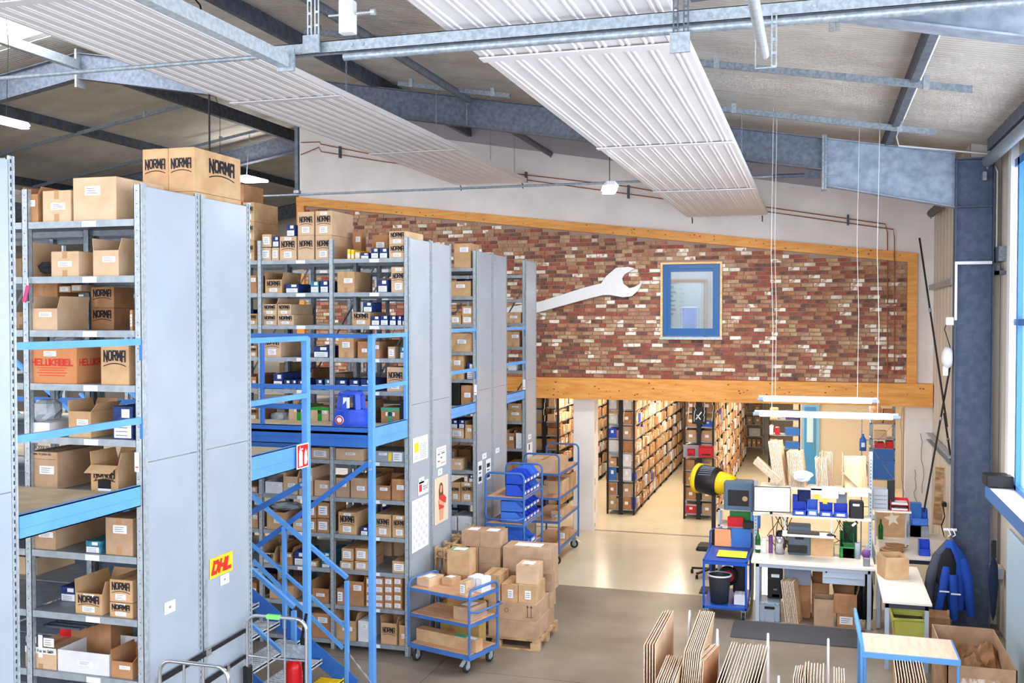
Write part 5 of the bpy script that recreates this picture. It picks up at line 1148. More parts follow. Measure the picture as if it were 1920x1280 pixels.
def boxpx(name,label,cat,x0,x1,y0,y1,Y,d,mt,b=.004,z0=None,extra=None):
    Y=autoY((x0+x1)/2,y1,Y,z0)
    a=at(x0,y1,Y=Y);c=at(x1,y0,Y=Y); zb=a.z if z0 is None else z0
    t=thing(name,label,cat,((a.x+c.x)/2,Y,zb));w_=(c.x-a.x)/2; h=c.z-zb
    MB().bbox(-w_,w_,0,d,0,h,b).build('body',mt,t)
    if extra: extra(t,w_,h,d)
    return t
# monitor
a=at(1413,958,Y=14.95);c=at(1483,914,Y=14.95);w_=(c.x-a.x);h=c.z-a.z
t=thing('monitor','black framed monitor with a pale document on screen over the packing bench','monitor',((a.x+c.x)/2,14.95,a.z),.10)
MB().bbox(-w_/2,w_/2,0,.03,0,h,.005).build('monitor_housing',BLACKPL,t);MB().box(-w_/2+.012,w_/2-.012,-.002,0,.014,h-.012).build('screen',M('pale_screen',sc(226,226,216),.3,emit=.35),t)
m=MB()
for k in range(12): m.box(-w_*.38,-w_*.12+random.uniform(0,.06),-.003,-.002,h*(.2+.05*k),h*(.2+.05*k)+.003)
m.box(w_*.28,w_*.46,-.003,-.002,h*.68,h*.69);m.build('screen_text',GREY_INK,t,kind='stuff')
m=MB();m.tube([(0,.03,h*.4),(0,.16,h*.4),(0,.2,-.06)],.02,8);m.build('monitor_arm',BLACKPL,t)
# machine on white stand + side shelf
t=thing('side_shelf','white side shelf with crates left of the packing bench','shelf',(-1.42,15.75,0))
zA=at(1380,955,Y=15.75).z;zB=at(1380,985,Y=15.75).z;zC=at(1380,1008,Y=15.75).z
for z in (zA,zB,zC,.55): MB().box(0,.52,0,.4,z-.02,z).build('shelf_board',BW,t)
for x,y in ((0,.0),(.49,.0),(0,.37),(.49,.37)): MB().box(x,x+.03,y,y+.03,0,zA).build('leg',LEGG,t)
def mw(t,w_,h,d):
    MB().box(-w_*.72,w_*.72,-.003,0,h*.15,h*.72).build('window_pane',BLACKPL,t);m=MB();m.lathe((w_*.45,-.004,h*.42),[(0,-.002),(.04,-.002)],14,axis='y');m.build('tape_roll_inside',CARD2,t)
boxpx('enclosed_machine','blue-grey machine with dark window on the side shelf','machine',1357,1412,905,951,15.7,.35,M('machine_blue_grey',sc(88,112,138),.5),.02,z0=zA+.001,extra=mw)
boxpx('plastic_crate','dark green crate on the side shelf','crate',1368,1411,958,984,15.8,.3,GREENPL,z0=zB+.001);boxpx('plastic_crate','small red-fronted tray on the side shelf','tray',1364,1394,971,984,15.65,.12,RED,z0=zB+.001)
boxpx('plastic_tray','light blue tray at the end of the side shelf','tray',1409,1425,965,984,15.62,.2,BLUEPL2,z0=zB+.001)
boxpx('white_tray','white tray on the side shelf third level','tray',1362,1410,996,1007,15.75,.3,WHITEPL,z0=zC+.001);boxpx('label_printer','small dark label printer on the side shelf','printer',1393,1418,980,990,15.5,.15,BLACKPL)
# things on the bench
def lathe_px(name,label,cat,x,yb,yt,Y,prof,mt,r,z0=None,cap=None):
    Y=autoY(x,yb,Y,z0)
    b=at(x,yb,Y=Y);tp=at(x,yt,Y=Y); z=b.z if z0 is None else z0; h=tp.z-z
    t=thing(name,label,cat,(b.x,Y,z)); m=MB();m.lathe((0,0,0),[(rr*r,hh*h) for rr,hh in prof],16);m.build('body',mt,t)
    if cap: m=MB();m.lathe((0,0,0),[(rr*r,hh*h) for rr,hh in cap[0]],16);m.build(cap[2],cap[1],t)
    return t
BOT=[(0,0),(1,0),(1,.55),(.8,.66),(.36,.80),(.33,.97)]; CAPB=([(.36,.95),(.36,1),(0,1)],RED,'bottle_cap')
t=lathe_px('glass_bottle','green glass bottle at the left end of the packing bench','bottle',1421,1028,990,15.0,BOT,GREENGL,.038,.861,CAPB);m=MB();m.lathe((0,0,0),[(.0385,.05),(.0385,.11)],16);m.build('bottle_label',LABEL,t)
boxpx('small_box','small white box beside the green bottle on the bench','box',1428,1437,1008,1029,15.0,.06,WHITE,z0=.861);boxpx('spray_can','slim purple and red can beside the thermos','can',1441,1449,1003,1030,15.0,.05,M('purple_plastic',sc(104,64,130),.4),.01,z0=.861)
t=lathe_px('thermos_flask','stainless thermos flask with black lid on the packing bench','flask',1462,1031,994,14.98,[(0,0),(1,0),(1,.62),(.8,.74),(.66,.76)],CHROME,.072,.861,([(.7,.74),(.72,.86),(.5,1),(0,1)],BLACKPL,'lid'));MB().beam((.06,0,.06),(.10,0,.2),.02,.02).build('handle',BLACKPL,t)
def pr_(t,w_,h,d):
    MB().bbox(-w_*1.05,w_*.7,-.06,0,h*.1,h*.35,.005).build('paper_tray',BLACKPL,t);MB().box(-w_*.4,w_*.4,-.004,0,h*.55,h*.8).build('display',BLACKPL,t)
boxpx('desktop_printer','dark grey desktop printer in the middle of the packing bench','printer',1478,1520,988,1028,15.05,.3,M('printer_grey',sc(92,104,118),.5),.015,z0=.861,extra=pr_)
t=thing('tin_rack','small wire rack on the packing bench holding tins','rack',(at(1522,1028,Y=15.3).x,15.3,.861));W_=at(1565,1028,Y=15.3).x-at(1522,1028,Y=15.3).x
m=MB();m.box(0,W_,0,.12,0,.01);m.box(0,W_,0,.004,.05,.056);m.box(0,.01,0,.12,0,.12);m.box(W_-.01,W_,0,.12,0,.12);m.build('rack_wire',GALV,t)
for k in range(3): lathe_px('tin_can','small %s tin on the wire rack, %s'%(('dark blue','white','white')[k],('left','middle','right')[k]),'tin',1529+k*14,1026,1008,15.36,[(0,0),(1,0),(1,1),(0,1)],(BLUEBX,WHITEPL,WHITEPL)[k],.045,.872)
boxpx('long_carton','long open brown carton behind the tins on the packing bench','box',1520,1563,1000,1024,15.25,.12,CARD,z0=.861)
def bpx(label,x0,x1,y0,y1,Y,d,mt,z0,lab=True,cat='bin',grp=None):
    Y=autoY((x0+x1)/2,y1,Y,z0)
    a=at(x0,y1,Y=Y);c=at(x1,y0,Y=Y);return bin_('stacking_bin',label,((a.x+c.x)/2,Y,z0),0,c.x-a.x-.008,d,c.z-z0,mt,lab,grp)
bpx('dark green bin at the front of the packing bench',1574,1602,1001,1038,14.9,.22,GREENPL,.861,False);bpx('dark green bin at the rear of the packing bench',1580,1608,983,1016,15.14,.18,M('dark_green_plastic',sc(16,88,44),.4),.861,False)
lathe_px('grey_cup','light grey cup beside the green bins','cup',1608,1038,1017,14.92,[(0,0),(.9,0),(1,1),(.9,1),(.85,.1)],GREYPL,.04,.861)
t=thing('tape_gun','purple tape dispenser standing at the right end of the packing bench','tape dispenser',(at(1631,1058,Y=14.8).x-.05,14.8,.861));m=MB();m.lathe((.0,-.02,.17),[(0,0),(.06,0),(.06,.05),(0,.05)],16,axis='y');m.build('tape_roll',M('purple_plastic',(0,0,0)),t);MB().bbox(-.04,.05,-.03,.06,0,.12,.01).build('dispenser_base',M('clear_grey_plastic',sc(130,130,140),.3),t);MB().bbox(-.02,.03,-.01,.03,.12,.3,.008).build('blade_arm',GREYPL,t)
# shelf things
for i,(x0,x1,y0) in enumerate(((1486,1512,945),(1513,1534,941),(1536,1562,947),(1563,1590,949))):
    bpx('blue stacking bin on the lower bench shelf, %s'%(ORD[i]+(' from left' if i else ' of four')),x0,x1,y0,966,15.12,.22,BLUEPL if i!=1 else BLUEPL2,1.452)
boxpx('receipt_printer','black receipt printer at the right end of the lower bench shelf','printer',1592,1620,941,970,15.12,.2,BLACKPL,.02,z0=1.452,extra=lambda t,w_,h,d:MB().box(-w_*.5,w_*.4,-.002,.0,h*.74,h*.86).build('paper_slip',LABEL,t))
boxpx('blue_box','small blue bin behind the bins on the bench shelf','box',1486,1498,927,946,15.36,.04,BLUEPL,z0=1.452);boxpx('dark_case','dark blue case behind the bins on the bench shelf','box',1495,1520,912,950,15.36,.04,BLUEBX,z0=1.452)
boxpx('grey_card','upright grey card behind the rightmost blue bin','card',1568,1588,924,960,15.36,.01,GREYPL,.001,z0=1.452)
for i,(x0,x1,y0,y1,lab,mt) in enumerate(((1520,1541,912,926,'handwritten note hanging under the upper bench shelf',WHITE),(1542,1572,912,933,'cream blank sheet hanging under the upper bench shelf',M('cream_paper',sc(240,226,190),.7)),(1573,1584,914,926,'narrow pale note under the upper bench shelf',WHITE),(1590,1628,915,930,'grey printed sheet under the upper bench shelf right end',PG))):
    boxpx('paper_note',lab,'note',x0,x1,y0,y1,15.08+i*.002,.002,mt,.0005)
for i,(x,y) in enumerate(((1532,931),(1547,940))): boxpx('yellow_tag','yellow square tag on the bench shelf, %s one'%('left','right')[i],'tag',x-4,x+4,y-4,y+4,15.10,.004,YEL,.001)
t=thing('keyboard','black keyboard on the pull-out shelf of the packing bench','keyboard',(at(1476,985,Y=14.86).x,14.84,1.236));MB().bbox(0,.44,0,.14,0,.02,.004).build('keyboard_base',BLACKPL,t);m=MB()
for r in range(4):
    for c_ in range(14): m.box(.012+c_*.03,.036+c_*.03,.012+r*.03,.036+r*.03,.02,.026)
m.build('keys',M('key_grey',sc(60,62,70),.5),t,kind='stuff')
t=thing('computer_mouse','black mouse on the pull-out shelf beside the keyboard','mouse',(at(1557,985,Y=14.88).x,14.86,1.236));m=MB();m.lathe((0,0.03,0),[(.05,0),(.048,.015),(.03,.028),(0,.033)],14);m.build('mouse_shell',BLACKPL,t)
t=thing('barcode_scanner','black and white hand scanner hanging above the green bins','scanner',at(1592,990,Y=15.0));MB().beam((0,0,0),(.11,0,.10),.04,.04).build('scanner_grip',BLACKPL,t);MB().beam((.04,-.022,.04),(.09,-.022,.085),.002,.03).build('scanner_label',LABEL,t)
m=MB()
t=thing('cable_bundle','tangle of black cables behind the bench between shelf and top','cables',(-.66,15.3,.9))
for k in range(9):
    x=random.uniform(0,.3);m.tube([(x+random.uniform(-.1,.1),0,.5),(x,-.05,.35),(x+random.uniform(-.12,.12),0,.2),(x+random.uniform(-.05,.25),-.05,.05)],.006,5)
for k in range(6):
    x=random.uniform(.7,1.3);m.tube([(x+random.uniform(-.1,.1),0,.5),(x,-.05,.38),(x+random.uniform(-.12,.12),0,.25),(x+random.uniform(-.15,.15),-.02,.15)],.005,5)
m.build('cables',BLACK,t,kind='stuff')
for i,(x,y) in enumerate(((1499,993),(1545,995))): 
    t=thing('green_gloves','crumpled dark green glove on the bench, %s one'%('left','right')[i],'glove',at(x+10 if i==0 else x+8,y+10,Y=15.2)); m=MB()
    for k in range(5): m.tube([(0,0,.0),(.03*(k-2),-.02,.03),(.05*(k-2),-.01,.0)],.016,6)
    m.build('glove_shape',M('dark_green_fabric',sc(22,50,34),.9),t)
# ---- cardboard blanks
def blanks(name,label,p0,ux,uy,uz,n,w_,h,th=.006,gap=.007,fan=0,mt=CARD2,grp=None,cat='cardboard'):
    "stack of upright flat cartons: p0 corner, ux stack direction, uy sheet width, uz sheet height; each sheet a part"
    p0=Vector(p0);ux=Vector(ux).normalized();uy=Vector(uy).normalized();uz=Vector(uz).normalized()
    t=thing(name,label,cat,p0)
    for k in range(n):
        o=ux*(k*(th+gap));hh=h*(1-random.uniform(0,.035));ww=w_; z=(uz+ux*fan*(k/n-.5)).normalized()
        e=uy*random.uniform(-.008,.008)
        q=[o+e,o+e+uy*ww,o+e+uy*ww+z*hh,o+e+z*hh]
        mb=MB();mb.hexa(q+[p+ux*th for p in q],0)
        for f in (2,3,4,5): mb.m[f]=1
        mb.build('carton_blank',[mt,CEDGE],t)
    return t
def bpoint(x,y,Y): return at(x,y,Y=Y)
US=1.861
p=bpoint(1482,905,15.12);blanks('flat_cartons','row of flat cartons standing on the upper bench shelf, middle bundle',(p.x,15.12,US),(1,0,0),(.15,1,0),(-.12,.0,1),16,.26,.52)
p=bpoint(1452,900,15.15);blanks('flat_cartons','tall bundle of flat cartons at the left of the upper bench shelf',(p.x,15.14,US),(1,0,0),(.2,1,0),(-.14,0,1),12,.24,.66)
p=bpoint(1470,906,15.0)
blanks('flat_cartons','long flat cartons leaning far to the left off the upper bench shelf',(p.x-.10,15.09,US+.03),(.65,0,.75),(0,1,0),(-.75,0,.65),7,.22,.46,th=.008)
p=bpoint(1531,908,15.1);blanks('flat_cartons','narrow bundle of flat cartons right of the middle one on the bench shelf',(p.x,15.1,US),(1,0,0),(.1,1,0),(-.06,0,1),12,.2,.44)
p=bpoint(1552,905,15.2);blanks('flat_cartons','rear bundle of flat cartons behind the narrow one on the bench shelf',(p.x-.1,15.32,US),(1,0,0),(.1,1,0),(-.03,0,1),14,.1,.50)
t=thing('cardboard_sheet','large plain cardboard sheet leaning at the right of the bench shelf','cardboard',(bpoint(1583,905,15.15).x,15.12,US));MB().beam((.16,.02,.0),(.14,.10,.47),.30,.012,up=(0,1,0)).build('carton_blank',CARD2,t)
t=thing('cardboard_sheet','upright cardboard sheet at the far right of the bench shelf','cardboard',(.66,15.1,US));MB().box(0,.012,0,.3,0,.46).build('carton_blank',CARD2,t)
t=thing('cardboard_sheet','slanting cardboard sheet on the bench shelf before the large one','cardboard',(.42,15.1,US));MB().beam((0,.1,.0),(.26,.1,0),.2,.008).build('carton_blank',WHITE,t);MB().beam((-.06,.1,.26),(.2,.1,.01),.2,.008).build('folded_blank',CARD2,t)
for i,(x,hh) in enumerate(((-.345,.5),(.09,.52),(.37,.5))): t=thing('shelf_divider','upright divider on the upper bench shelf, %s from left'%('first','second','third')[i],'divider',(x,15.1,US));MB().box(0,.008,0,.3,0,hh).build('divider_sheet',CARD2,t)
bag('crumpled_paper','crumpled white paper in front of the middle flat cartons',(1486,882),(1523,905),14.98,WHITE,11,.12,cat='paper')
# under the bench
def crate_body(t,w_,h,d):
    m=MB()
    for z in (.0,.9): m.box(-w_-.006,w_+.006,-.006,d+.006,h*z,h*z+.02)
    for x in (-w_,-w_*.5,w_*.5,w_-.01): m.box(x,x+.01,-.006,0,0,h)
    m.build('crate_rib',GREYPL,t);MB().box(-.07,.07,-.007,-.001,h*.66,h*.8).build('grip_hole',BLACK,t)
boxpx('plastic_crate','grey plastic crate with hand grip under the left of the packing bench','crate',1424,1462,1131,1166,14.72,.4,GREYPL,z0=.001,extra=crate_body)
boxpx('blue_can','dark blue tub inside the grey crate under the bench','tub',1447,1462,1114,1132,14.95,.1,BLUEPL,z0=.29)
def pc_(t,w_,h,d): MB().box(-w_*.5,w_*.6,-.003,0,h*.66,h*.76).build('label_card',LABEL,t);MB().box(-w_*.2,w_*.3,-.003,0,h*.25,h*.3).build('badge',GREY_INK,t)
boxpx('computer_tower','black computer tower hung under the left of the packing bench','computer',1439,1467,1063,1120,14.95,.4,BLACKPL,.01,extra=pc_)
boxpx('grey_folder','grey flat sheet hung under the middle of the packing bench','sheet',1470,1521,1064,1094,15.0,.02,M('grey_sheet',sc(136,144,164),.6),.002)
p=at(1473,1168,Y=14.75);blanks('flat_cartons','flat cartons standing on the floor under the bench, next to the crate',(p.x,14.72,.001),(1,0,0),(.25,1,0),(-.12,0,1),9,.25,.60,th=.010,gap=.010,mt=CARD)
def cpx(kind,label,x0,x1,y0,y1,Y,d,z0,tint,opts='nolabnotape'):
    Y=autoY((x0+x1)/2,y1,Y,z0)
    a=at(x0,y1,Y=Y);c=at(x1,y0,Y=Y);return carton(kind,a.x,c.x,Y,d,z0,c.z,label=label,tint=tint,opts=opts)
cpx('c','tall brown carton under the bench behind the open one','',0,0,0,0,0,0,CARD3) if False else cpx('c','tall brown carton under the bench behind the open one',1497,1520,1098,1150,15.05,.3,.001,CARD3)
cpx('o','pale open carton standing under the middle of the bench',1526,1563,1125,1172,14.72,.3,.001,CARD4,'nolabnoflap')
cpx('o','brown open carton behind the pale one under the bench',1522,1555,1095,1130,15.1,.3,.001,CARD3,'nolab')
cpx('s','brown carton with white stickers, lower of two under the drawer',1569,1605,1152,1176,14.75,.4,.001,CARD3)
zz=at(1585,1151,Y=14.75).z;cpx('o','brown carton stacked on the stickered one under the drawer',1563,1607,1115,1151,14.75,.4,zz+.004,CARD3,'nolab')
t=thing('black_sacks','black sacks hanging under the right end of the bench','sack',(.60,15.0,.05))
for k in range(3): m=MB();m.lathe((k*.07-.0,.0,0),[(.0,0),(.05,.02),(.06,.4),(.03,.68),(0,.7)],10);m.build('sack_body',BLACKPL,t)
# floor mat
t=thing('floor_mat','dark grey anti-fatigue mat on the floor before the packing bench','mat',(-1.08,13.84,.001));MB().bbox(0,1.75,0,.80,0,.014,.006).build('mat_sheet',M('dark_mat',sc(76,76,82),.9,bump=.4,bscale=120),t)
# ---- blue cleaning cart
t=thing('workshop_cart','blue workshop cart with yellow sheet on top, left of the packing bench','cart',(-1.53,14.62,0));BCT=M('cart_blue',sc(28,78,176),.4)
W_,D_=.62,1.03;zt_=.83
MB().bbox(0,W_,0,D_,zt_-.05,zt_,.008).build('cart_top',BCT,t)
m=MB();m.box(0,W_,0,.02,zt_,zt_+.012);m.box(0,.02,0,D_,zt_,zt_+.012);m.box(W_-.02,W_,0,D_,zt_,zt_+.012);m.build('top_rim',BCT,t)
for x,y in ((0,0),(W_-.03,0),(0,D_-.03),(W_-.03,D_-.03)): MB().bbox(x,x+.03,y,y+.03,.14,zt_-.05,.005).build('post',BCT,t)
MB().bbox(0,W_,0,D_,.15,.19,.006).build('lower_tray',BCT,t)
m=MB();m.tube([(0,D_,zt_),(0,D_+.05,zt_+.2),(.05,D_+.06,zt_+.24),(W_-.05,D_+.06,zt_+.24),(W_,D_+.05,zt_+.2),(W_,D_,zt_)],.014,8);m.build('push_handle',BCT,t)
for x,y in ((.05,.05),(W_-.05,.05),(.05,D_-.05),(W_-.05,D_-.05)): castor(t,x,y,r=.05)
t=thing('yellow_sheet','yellow card sheet lying on the blue workshop cart','card',(-1.36,14.86,.846));MB().box(0,.42,0,.42,0,.003).build('sheet',M('bright_yellow_card',sc(250,226,60),.6),t)
boxpx('orange_folder','orange folder at the back of the blue workshop cart','folder',1340,1370,993,1013,15.55,.03,M('orange_card',sc(240,160,110),.6),.002,z0=.845);boxpx('blue_bin_box','dark blue boxes at the back of the blue workshop cart','box',1371,1408,992,1014,15.55,.05,BLUED,z0=.845)
t=thing('bucket','black bucket with a white rim on the lower tray of the blue cart','bucket',(-1.31,14.82,.192));m=MB();m.lathe((0,0,0),[(0,0),(.125,0),(.16,.40)],20);m.lathe((0,0,0),[(.155,.40),(.125,.03),(0,.03)],20);m.build('bucket_body',M('grey_black_plastic',sc(56,58,66),.5),t);m=MB();m.lathe((0,0,0),[(.16,.39),(.175,.39),(.175,.41),(.155,.41)],20);m.build('bucket_rim',WHITEPL,t)
t=thing('cable_reel','red hose reel in the blue cart behind the bucket','reel',(-1.22,15.1,.50));m=MB();m.lathe((0,0,0),[(0,0),(.13,0),(.15,.05),(.13,.1),(0,.1)],18,axis='y');m.build('reel_drum',BLACKPL,t);m=MB();m.lathe((0,-.004,0),[(.05,0),(.09,0)],18,axis='y');m.build('reel_disc',RED,t)
boxpx('vacuum_body','large black machine case in the lower part of the blue cart','machine',1374,1398,1060,1110,15.2,.3,BLACKPL,.02,z0=.25)
cpx('w','small white carton at the right of the blue cart lower tray',1376,1397,1117,1140,14.75,.25,.195,None,'nolab')
# ---- yellow fan
c0=at(1306,895,Y=16.2);c1=at(1352,898,Y=16.0)
t=thing('hot_air_blower','yellow and black cylindrical blower on a black stand','fan',c0);d=c1-c0;L=d.length*.0+ .36
ang=-.18
def rotp(t,a): t.rotation_euler=(0,0,a)
m=MB();m.lathe((0,0,0),[(0,-.02),(.20,-.02),(.235,.01),(.235,.06),(.21,.07)],24,axis='x');m.build('front_shroud',YEL,t);m=MB();m.lathe((0,0,0),[(.21,.06),(.225,.1),(.225,.36),(.19,.40)],24,axis='x');m.build('black_drum',BLACKPL,t)
m=MB();m.lathe((0,0,0),[(.18,.39),(.17,.48),(.15,.60),(.13,.66),(0,.66)],20,axis='x');m.build('yellow_duct',YEL,t)
m=MB()
for k in range(7):
    a=-PI*.75+k*.22;m.box(.14,.30,.228*math.sin(a)*1-.008,.228*math.sin(a)+.008,-.228*math.cos(a)*-1-.004,.228*math.cos(a)*1+.004)
    
t.rotation_euler=(0,.10,-.35)
m=MB()
for k in range(6): 
    a=PI*1.15+k*.16; m.beam((.12,.2275*math.cos(a),.2275*math.sin(a)*-1),(.32,.2275*math.cos(a+.12),.2275*math.sin(a+.12)*-1),.012,.006)
m.build('vent_slots',GREYPL,t,kind='stuff')
MB().box(-.024,-.02,-.08,.06,.0,.14).build('front_label',LABEL,t)
t=thing('blower_stand','black post stand under the yellow blower','stand',(c0.x+.28,16.1,0));MB().box(-.03,.03,-.03,.03,0,c0.z-.235).build('stand_post',BLACK,t);MB().box(-.2,.2,-.2,.2,0,.02).build('stand_foot',BLACK,t)
# chair base
t=thing('office_chair','black office chair base partly hidden behind the blue cart','chair',(at(1332,1068,Z=.1).x,at(1332,1068,Z=.1).y,0))
for k in range(5):
    a=PI*.9+k*2*PI/5;c_,s_=math.cos(a),math.sin(a);MB().beam((0,0,.12),(.33*c_,.33*s_,.09),.04,.03).build('leg',BLACKPL,t);m=MB();m.lathe((.33*c_-.02,.33*s_,.035),[(0,0),(.035,0),(.035,.04),(0,.04)],12,axis='x');m.build('castor',BLACKPL,t)
MB().tube([(0,0,.1),(0,0,.45)],.025,10).build('gas_column',BLACKPL,t);MB().bbox(-.22,.22,-.22,.22,.45,.52,.04).build('seat',BLACK,t)
# ---- second table run along the right
for i,(x0,x1,y0,y1,lab) in enumerate(((.80,1.36,13.05,14.95,'white side table running towards the viewer beside the jackets'),(.86,1.95,15.5,17.35,'rear white side table in the corner behind the packing bench'))):
    t=thing('side_table',lab,'table',(x0,y0,0));W_=x1-x0;D_=y1-y0;MB().bbox(0,W_,0,D_,.83,.86,.004).build('table_top',BW,t)
    for x,y in ((.03,.06),(W_-.08,.06),(.03,D_-.1),(W_-.08,D_-.1)): MB().bbox(x,x+.05,y,y+.05,0,.83,.005).build('leg',LEGG,t)
    MB().box(.03,W_-.03,.06,.09,.76,.83).build('apron',M('dark_apron',sc(60,66,84),.5),t)
o=cpx('o','brown carton with white paper on top standing on the side table',1659,1706,1047,1087,13.65,.35,.861,CARD,'nolabnoflap');o.rotation_euler=(0,0,.25)
MB().box(-.12,.12,.02,.26,.20,.208).build('top_paper',WHITE,o)
m=MB();sticker(m,-.16,-.09,.08,.17,0)
t=thing('corner_shelf','white shelf board carrying trays above the rear side table','shelf',(at(1640,958,Y=15.6).x,15.6,at(1672,958,Y=15.6).z));MB().box(0,.50,0,.35,-.02,0).build('shelf_board',BW,t);MB().box(.02,.04,.3,.33,-.62+.05,-.02).build('shelf_leg',LEGG,t);MB().box(.44,.46,.3,.33,-.57,-.02).build('shelf_leg',LEGG,t)
zcs=t.location.z+.001
def lt(t,w_,h,d):
    for k in range(4): MB().box(-w_*.85,w_*.85,-.004,0,h*(.1+.2*k),h*(.12+.2*k)).build('tray_lip',GREY_INK,t)
    m=MB();lettering(m,'BEREIT',(-w_*.8,0,h*.83),(1,0,0),(0,0,1),w_*1.6,h*.1,.004,off=.002);m.build('lettering',INK,t)
boxpx('letter_tray_stack','grey stack of letter trays on the corner shelf','trays',1637,1665,918,955,15.62,.25,M('tray_grey',sc(176,182,192),.5),z0=zcs,extra=lambda t,w_,h,d:[MB().box(-w_*.85,w_*.85,-.004,0,h*(.1+.2*k),h*(.12+.2*k)).build('tray_lip',GREY_INK,t) for k in range(4)])
boxpx('binder_row','black binders behind the letter trays on the corner shelf','binder',1664,1678,902,930,15.75,.1,BLACKPL,z0=zcs)
for i in range(2):
    z=zcs+i*.08;t=thing('letter_tray','red letter tray on the corner shelf, %s one'%('lower','upper')[i],'tray',(at(1687,955,Y=15.65).x,15.65,z));m=MB();m.box(-.13,.13,0,.28,0,.006);m.box(-.13,-.12,0,.28,0,.07);m.box(.12,.13,0,.28,0,.07);m.box(-.13,.13,.27,.28,0,.07);m.build('tray_shell',RED,t);MB().box(-.11,.11,.01,.26,.008,.03).build('paper_pile',WHITE,t)
boxpx('cardboard_sheet','brown cardboard panel standing behind the scissors on the rear table','cardboard',1643,1700,963,1006,16.0,.02,CARD,.002,z0=.861)
for i,x in enumerate((1651,1694)):
    lathe_px('glass_bottle','green glass bottle on the rear side table, %s one'%('left','right')[i],'bottle',x,1010 if i==0 else 1003,972 if i==0 else 975,15.85 if i==0 else 16.3,BOT,GREENGL,.04,.861)
t=thing('paper_star','white and gold paper star leaning on the cardboard panel','star',at(1673,972,Y=15.93));m=MB();pts=[]
for k in range(10): a=PI/2+k*PI/5+.2;r=.12 if k%2==0 else .05;pts.append((r*math.cos(a),r*math.sin(a)))
m.prism(pts,0,.01);m.build('star_body',M('star_paper',sc(244,232,206),.5),t)
bpx('empty blue stacking bin high on the right of the rear side table',1709,1741,957,985,16.9,.25,BLUEPL2,at(1725,985,Y=16.9).z,False);boxpx('grey_scale','flat grey scale under the blue bin on the rear side table','scale',1700,1742,986,996,16.15,.3,GREYPL,z0=.861)
boxpx('blue_case','dark blue case behind the blue bin in the corner','box',1706,1728,944,975,16.6,.15,BLUED,z0=.861)
bpx('blue stacking bin with clear film near the jackets',1723,1745,1016,1042,14.6,.2,BLUEPL,.861,False)
t=thing('cardboard_scraps','torn brown cardboard pieces heaped on the rear side table','cardboard',(1.05,15.75,.862))
for k in range(6): 
    a=random.uniform(0,3);m=MB();m.prism([(random.uniform(.12,.2)*math.cos(b)+.02*k,random.uniform(.12,.2)*math.sin(b)+.05*k) for b in [j*PI/4 for j in range(8)]],.012*k,.012*k+.006,plane='xy');m.build('torn_piece',CARD3 if k%2 else CARD,t)
t=thing('cardboard_scraps','flat brown cardboard pieces on the front side table','cardboard',(.98,14.3,.862))
for k in range(3): m=MB();m.prism([(random.uniform(.12,.17)*math.cos(b)+.04*k,random.uniform(.12,.17)*math.sin(b)) for b in [j*PI/4 for j in range(8)]],.01*k,.01*k+.005,plane='xy');m.build('torn_piece',CARD,t)
t=thing('red_marker','red marker pen standing on the front side table','pen',(at(1655,1035,Y=14.7).x,14.7,.861));MB().tube([(0,0,0),(.03,0,.12)],.012,8).build('pen_barrel',RED,t)
t=thing('leaning_board','bare wooden board leaning in the corner by the wall','board',(1.93,17.9,.9));MB().beam((0,0,0),(.07,.3,.9),.14,.025,up=(0,1,0)).build('board_plank',PALLET,t)
t=thing('wall_plug','black plug adapter with two cables on the right wall','plug',at(1768,945,X=1.98));MB().bbox(-.02,.05,-.08,.06,-.03,.04,.01).build('adapter',BLACKPL,t)
for k in range(2): m=MB();m.tube([(0,-.04+.08*k,-.03),(.03,.0+.03*k,-.2),(-.02,-.03+.06*k,-.35),(.03,.02*k,-.55)],.007,5);m.build('adapter_cable',BLACK,t)
for i,(x,y0,y1) in enumerate(((1690,765,950),(1727,812,925),(1714,880,940))):
    a=at(x,y0,Y=YW-.02);b=at(x+4,y1,Y=YW-.02);t=thing('wall_cable','thin cable running down the white wall strip, %s'%('left','right','short one')[i],'cable',b);m=MB();N=7;m.tube([Vector((random.uniform(-.03,.03),0,0))+(a-b)*(k/N) for k in range(N+1)],.005,5);m.build('cable_run',GREY_INK,t)
# waste bin
t=thing('waste_bin','waste bin lined with a yellow bag in front of the side table','bin',(1.16,13.80,0));
m=MB();m.box(-.17,.17,-.12,.26,0,.02);m.hexa([(-.16,-.12,0),(.16,-.12,0),(.2,-.17,.48),(-.2,-.17,.48),(-.16,-.11,0),(.16,-.11,0),(.2,-.16,.48),(-.2,-.16,.48)]);m.hexa([(-.16,.25,0),(.16,.25,0),(.2,.3,.48),(-.2,.3,.48),(-.16,.26,0),(.16,.26,0),(.2,.31,.48),(-.2,.31,.48)])
for s_ in (-1,1): m.hexa([(s_*.16,-.12,0),(s_*.16,.26,0),(s_*.2,.31,.48),(s_*.2,-.17,.48),(s_*.15,-.12,0),(s_*.15,.26,0),(s_*.19,.31,.48),(s_*.19,-.17,.48)])
m.build('bin_body',M('yellow_bag_film',sc(200,200,96),.35,bump=.5,bscale=14),t)
m=MB();m.tube([(-.2,-.17,.48),(.2,-.17,.49),(.21,.31,.48),(-.21,.31,.49),(-.2,-.17,.48)],.02,8);m.build('bag_rim',M('yellow_bag_film',(0,0,0)),t);MB().box(-.18,.18,-.14,.28,.40,.42).build('rubbish_surface',BLACKPL,t)
cpx('c','plain brown carton on the floor right of the yellow bin',1722,1782,1160,1195,14.2,.4,.001,CARD3)
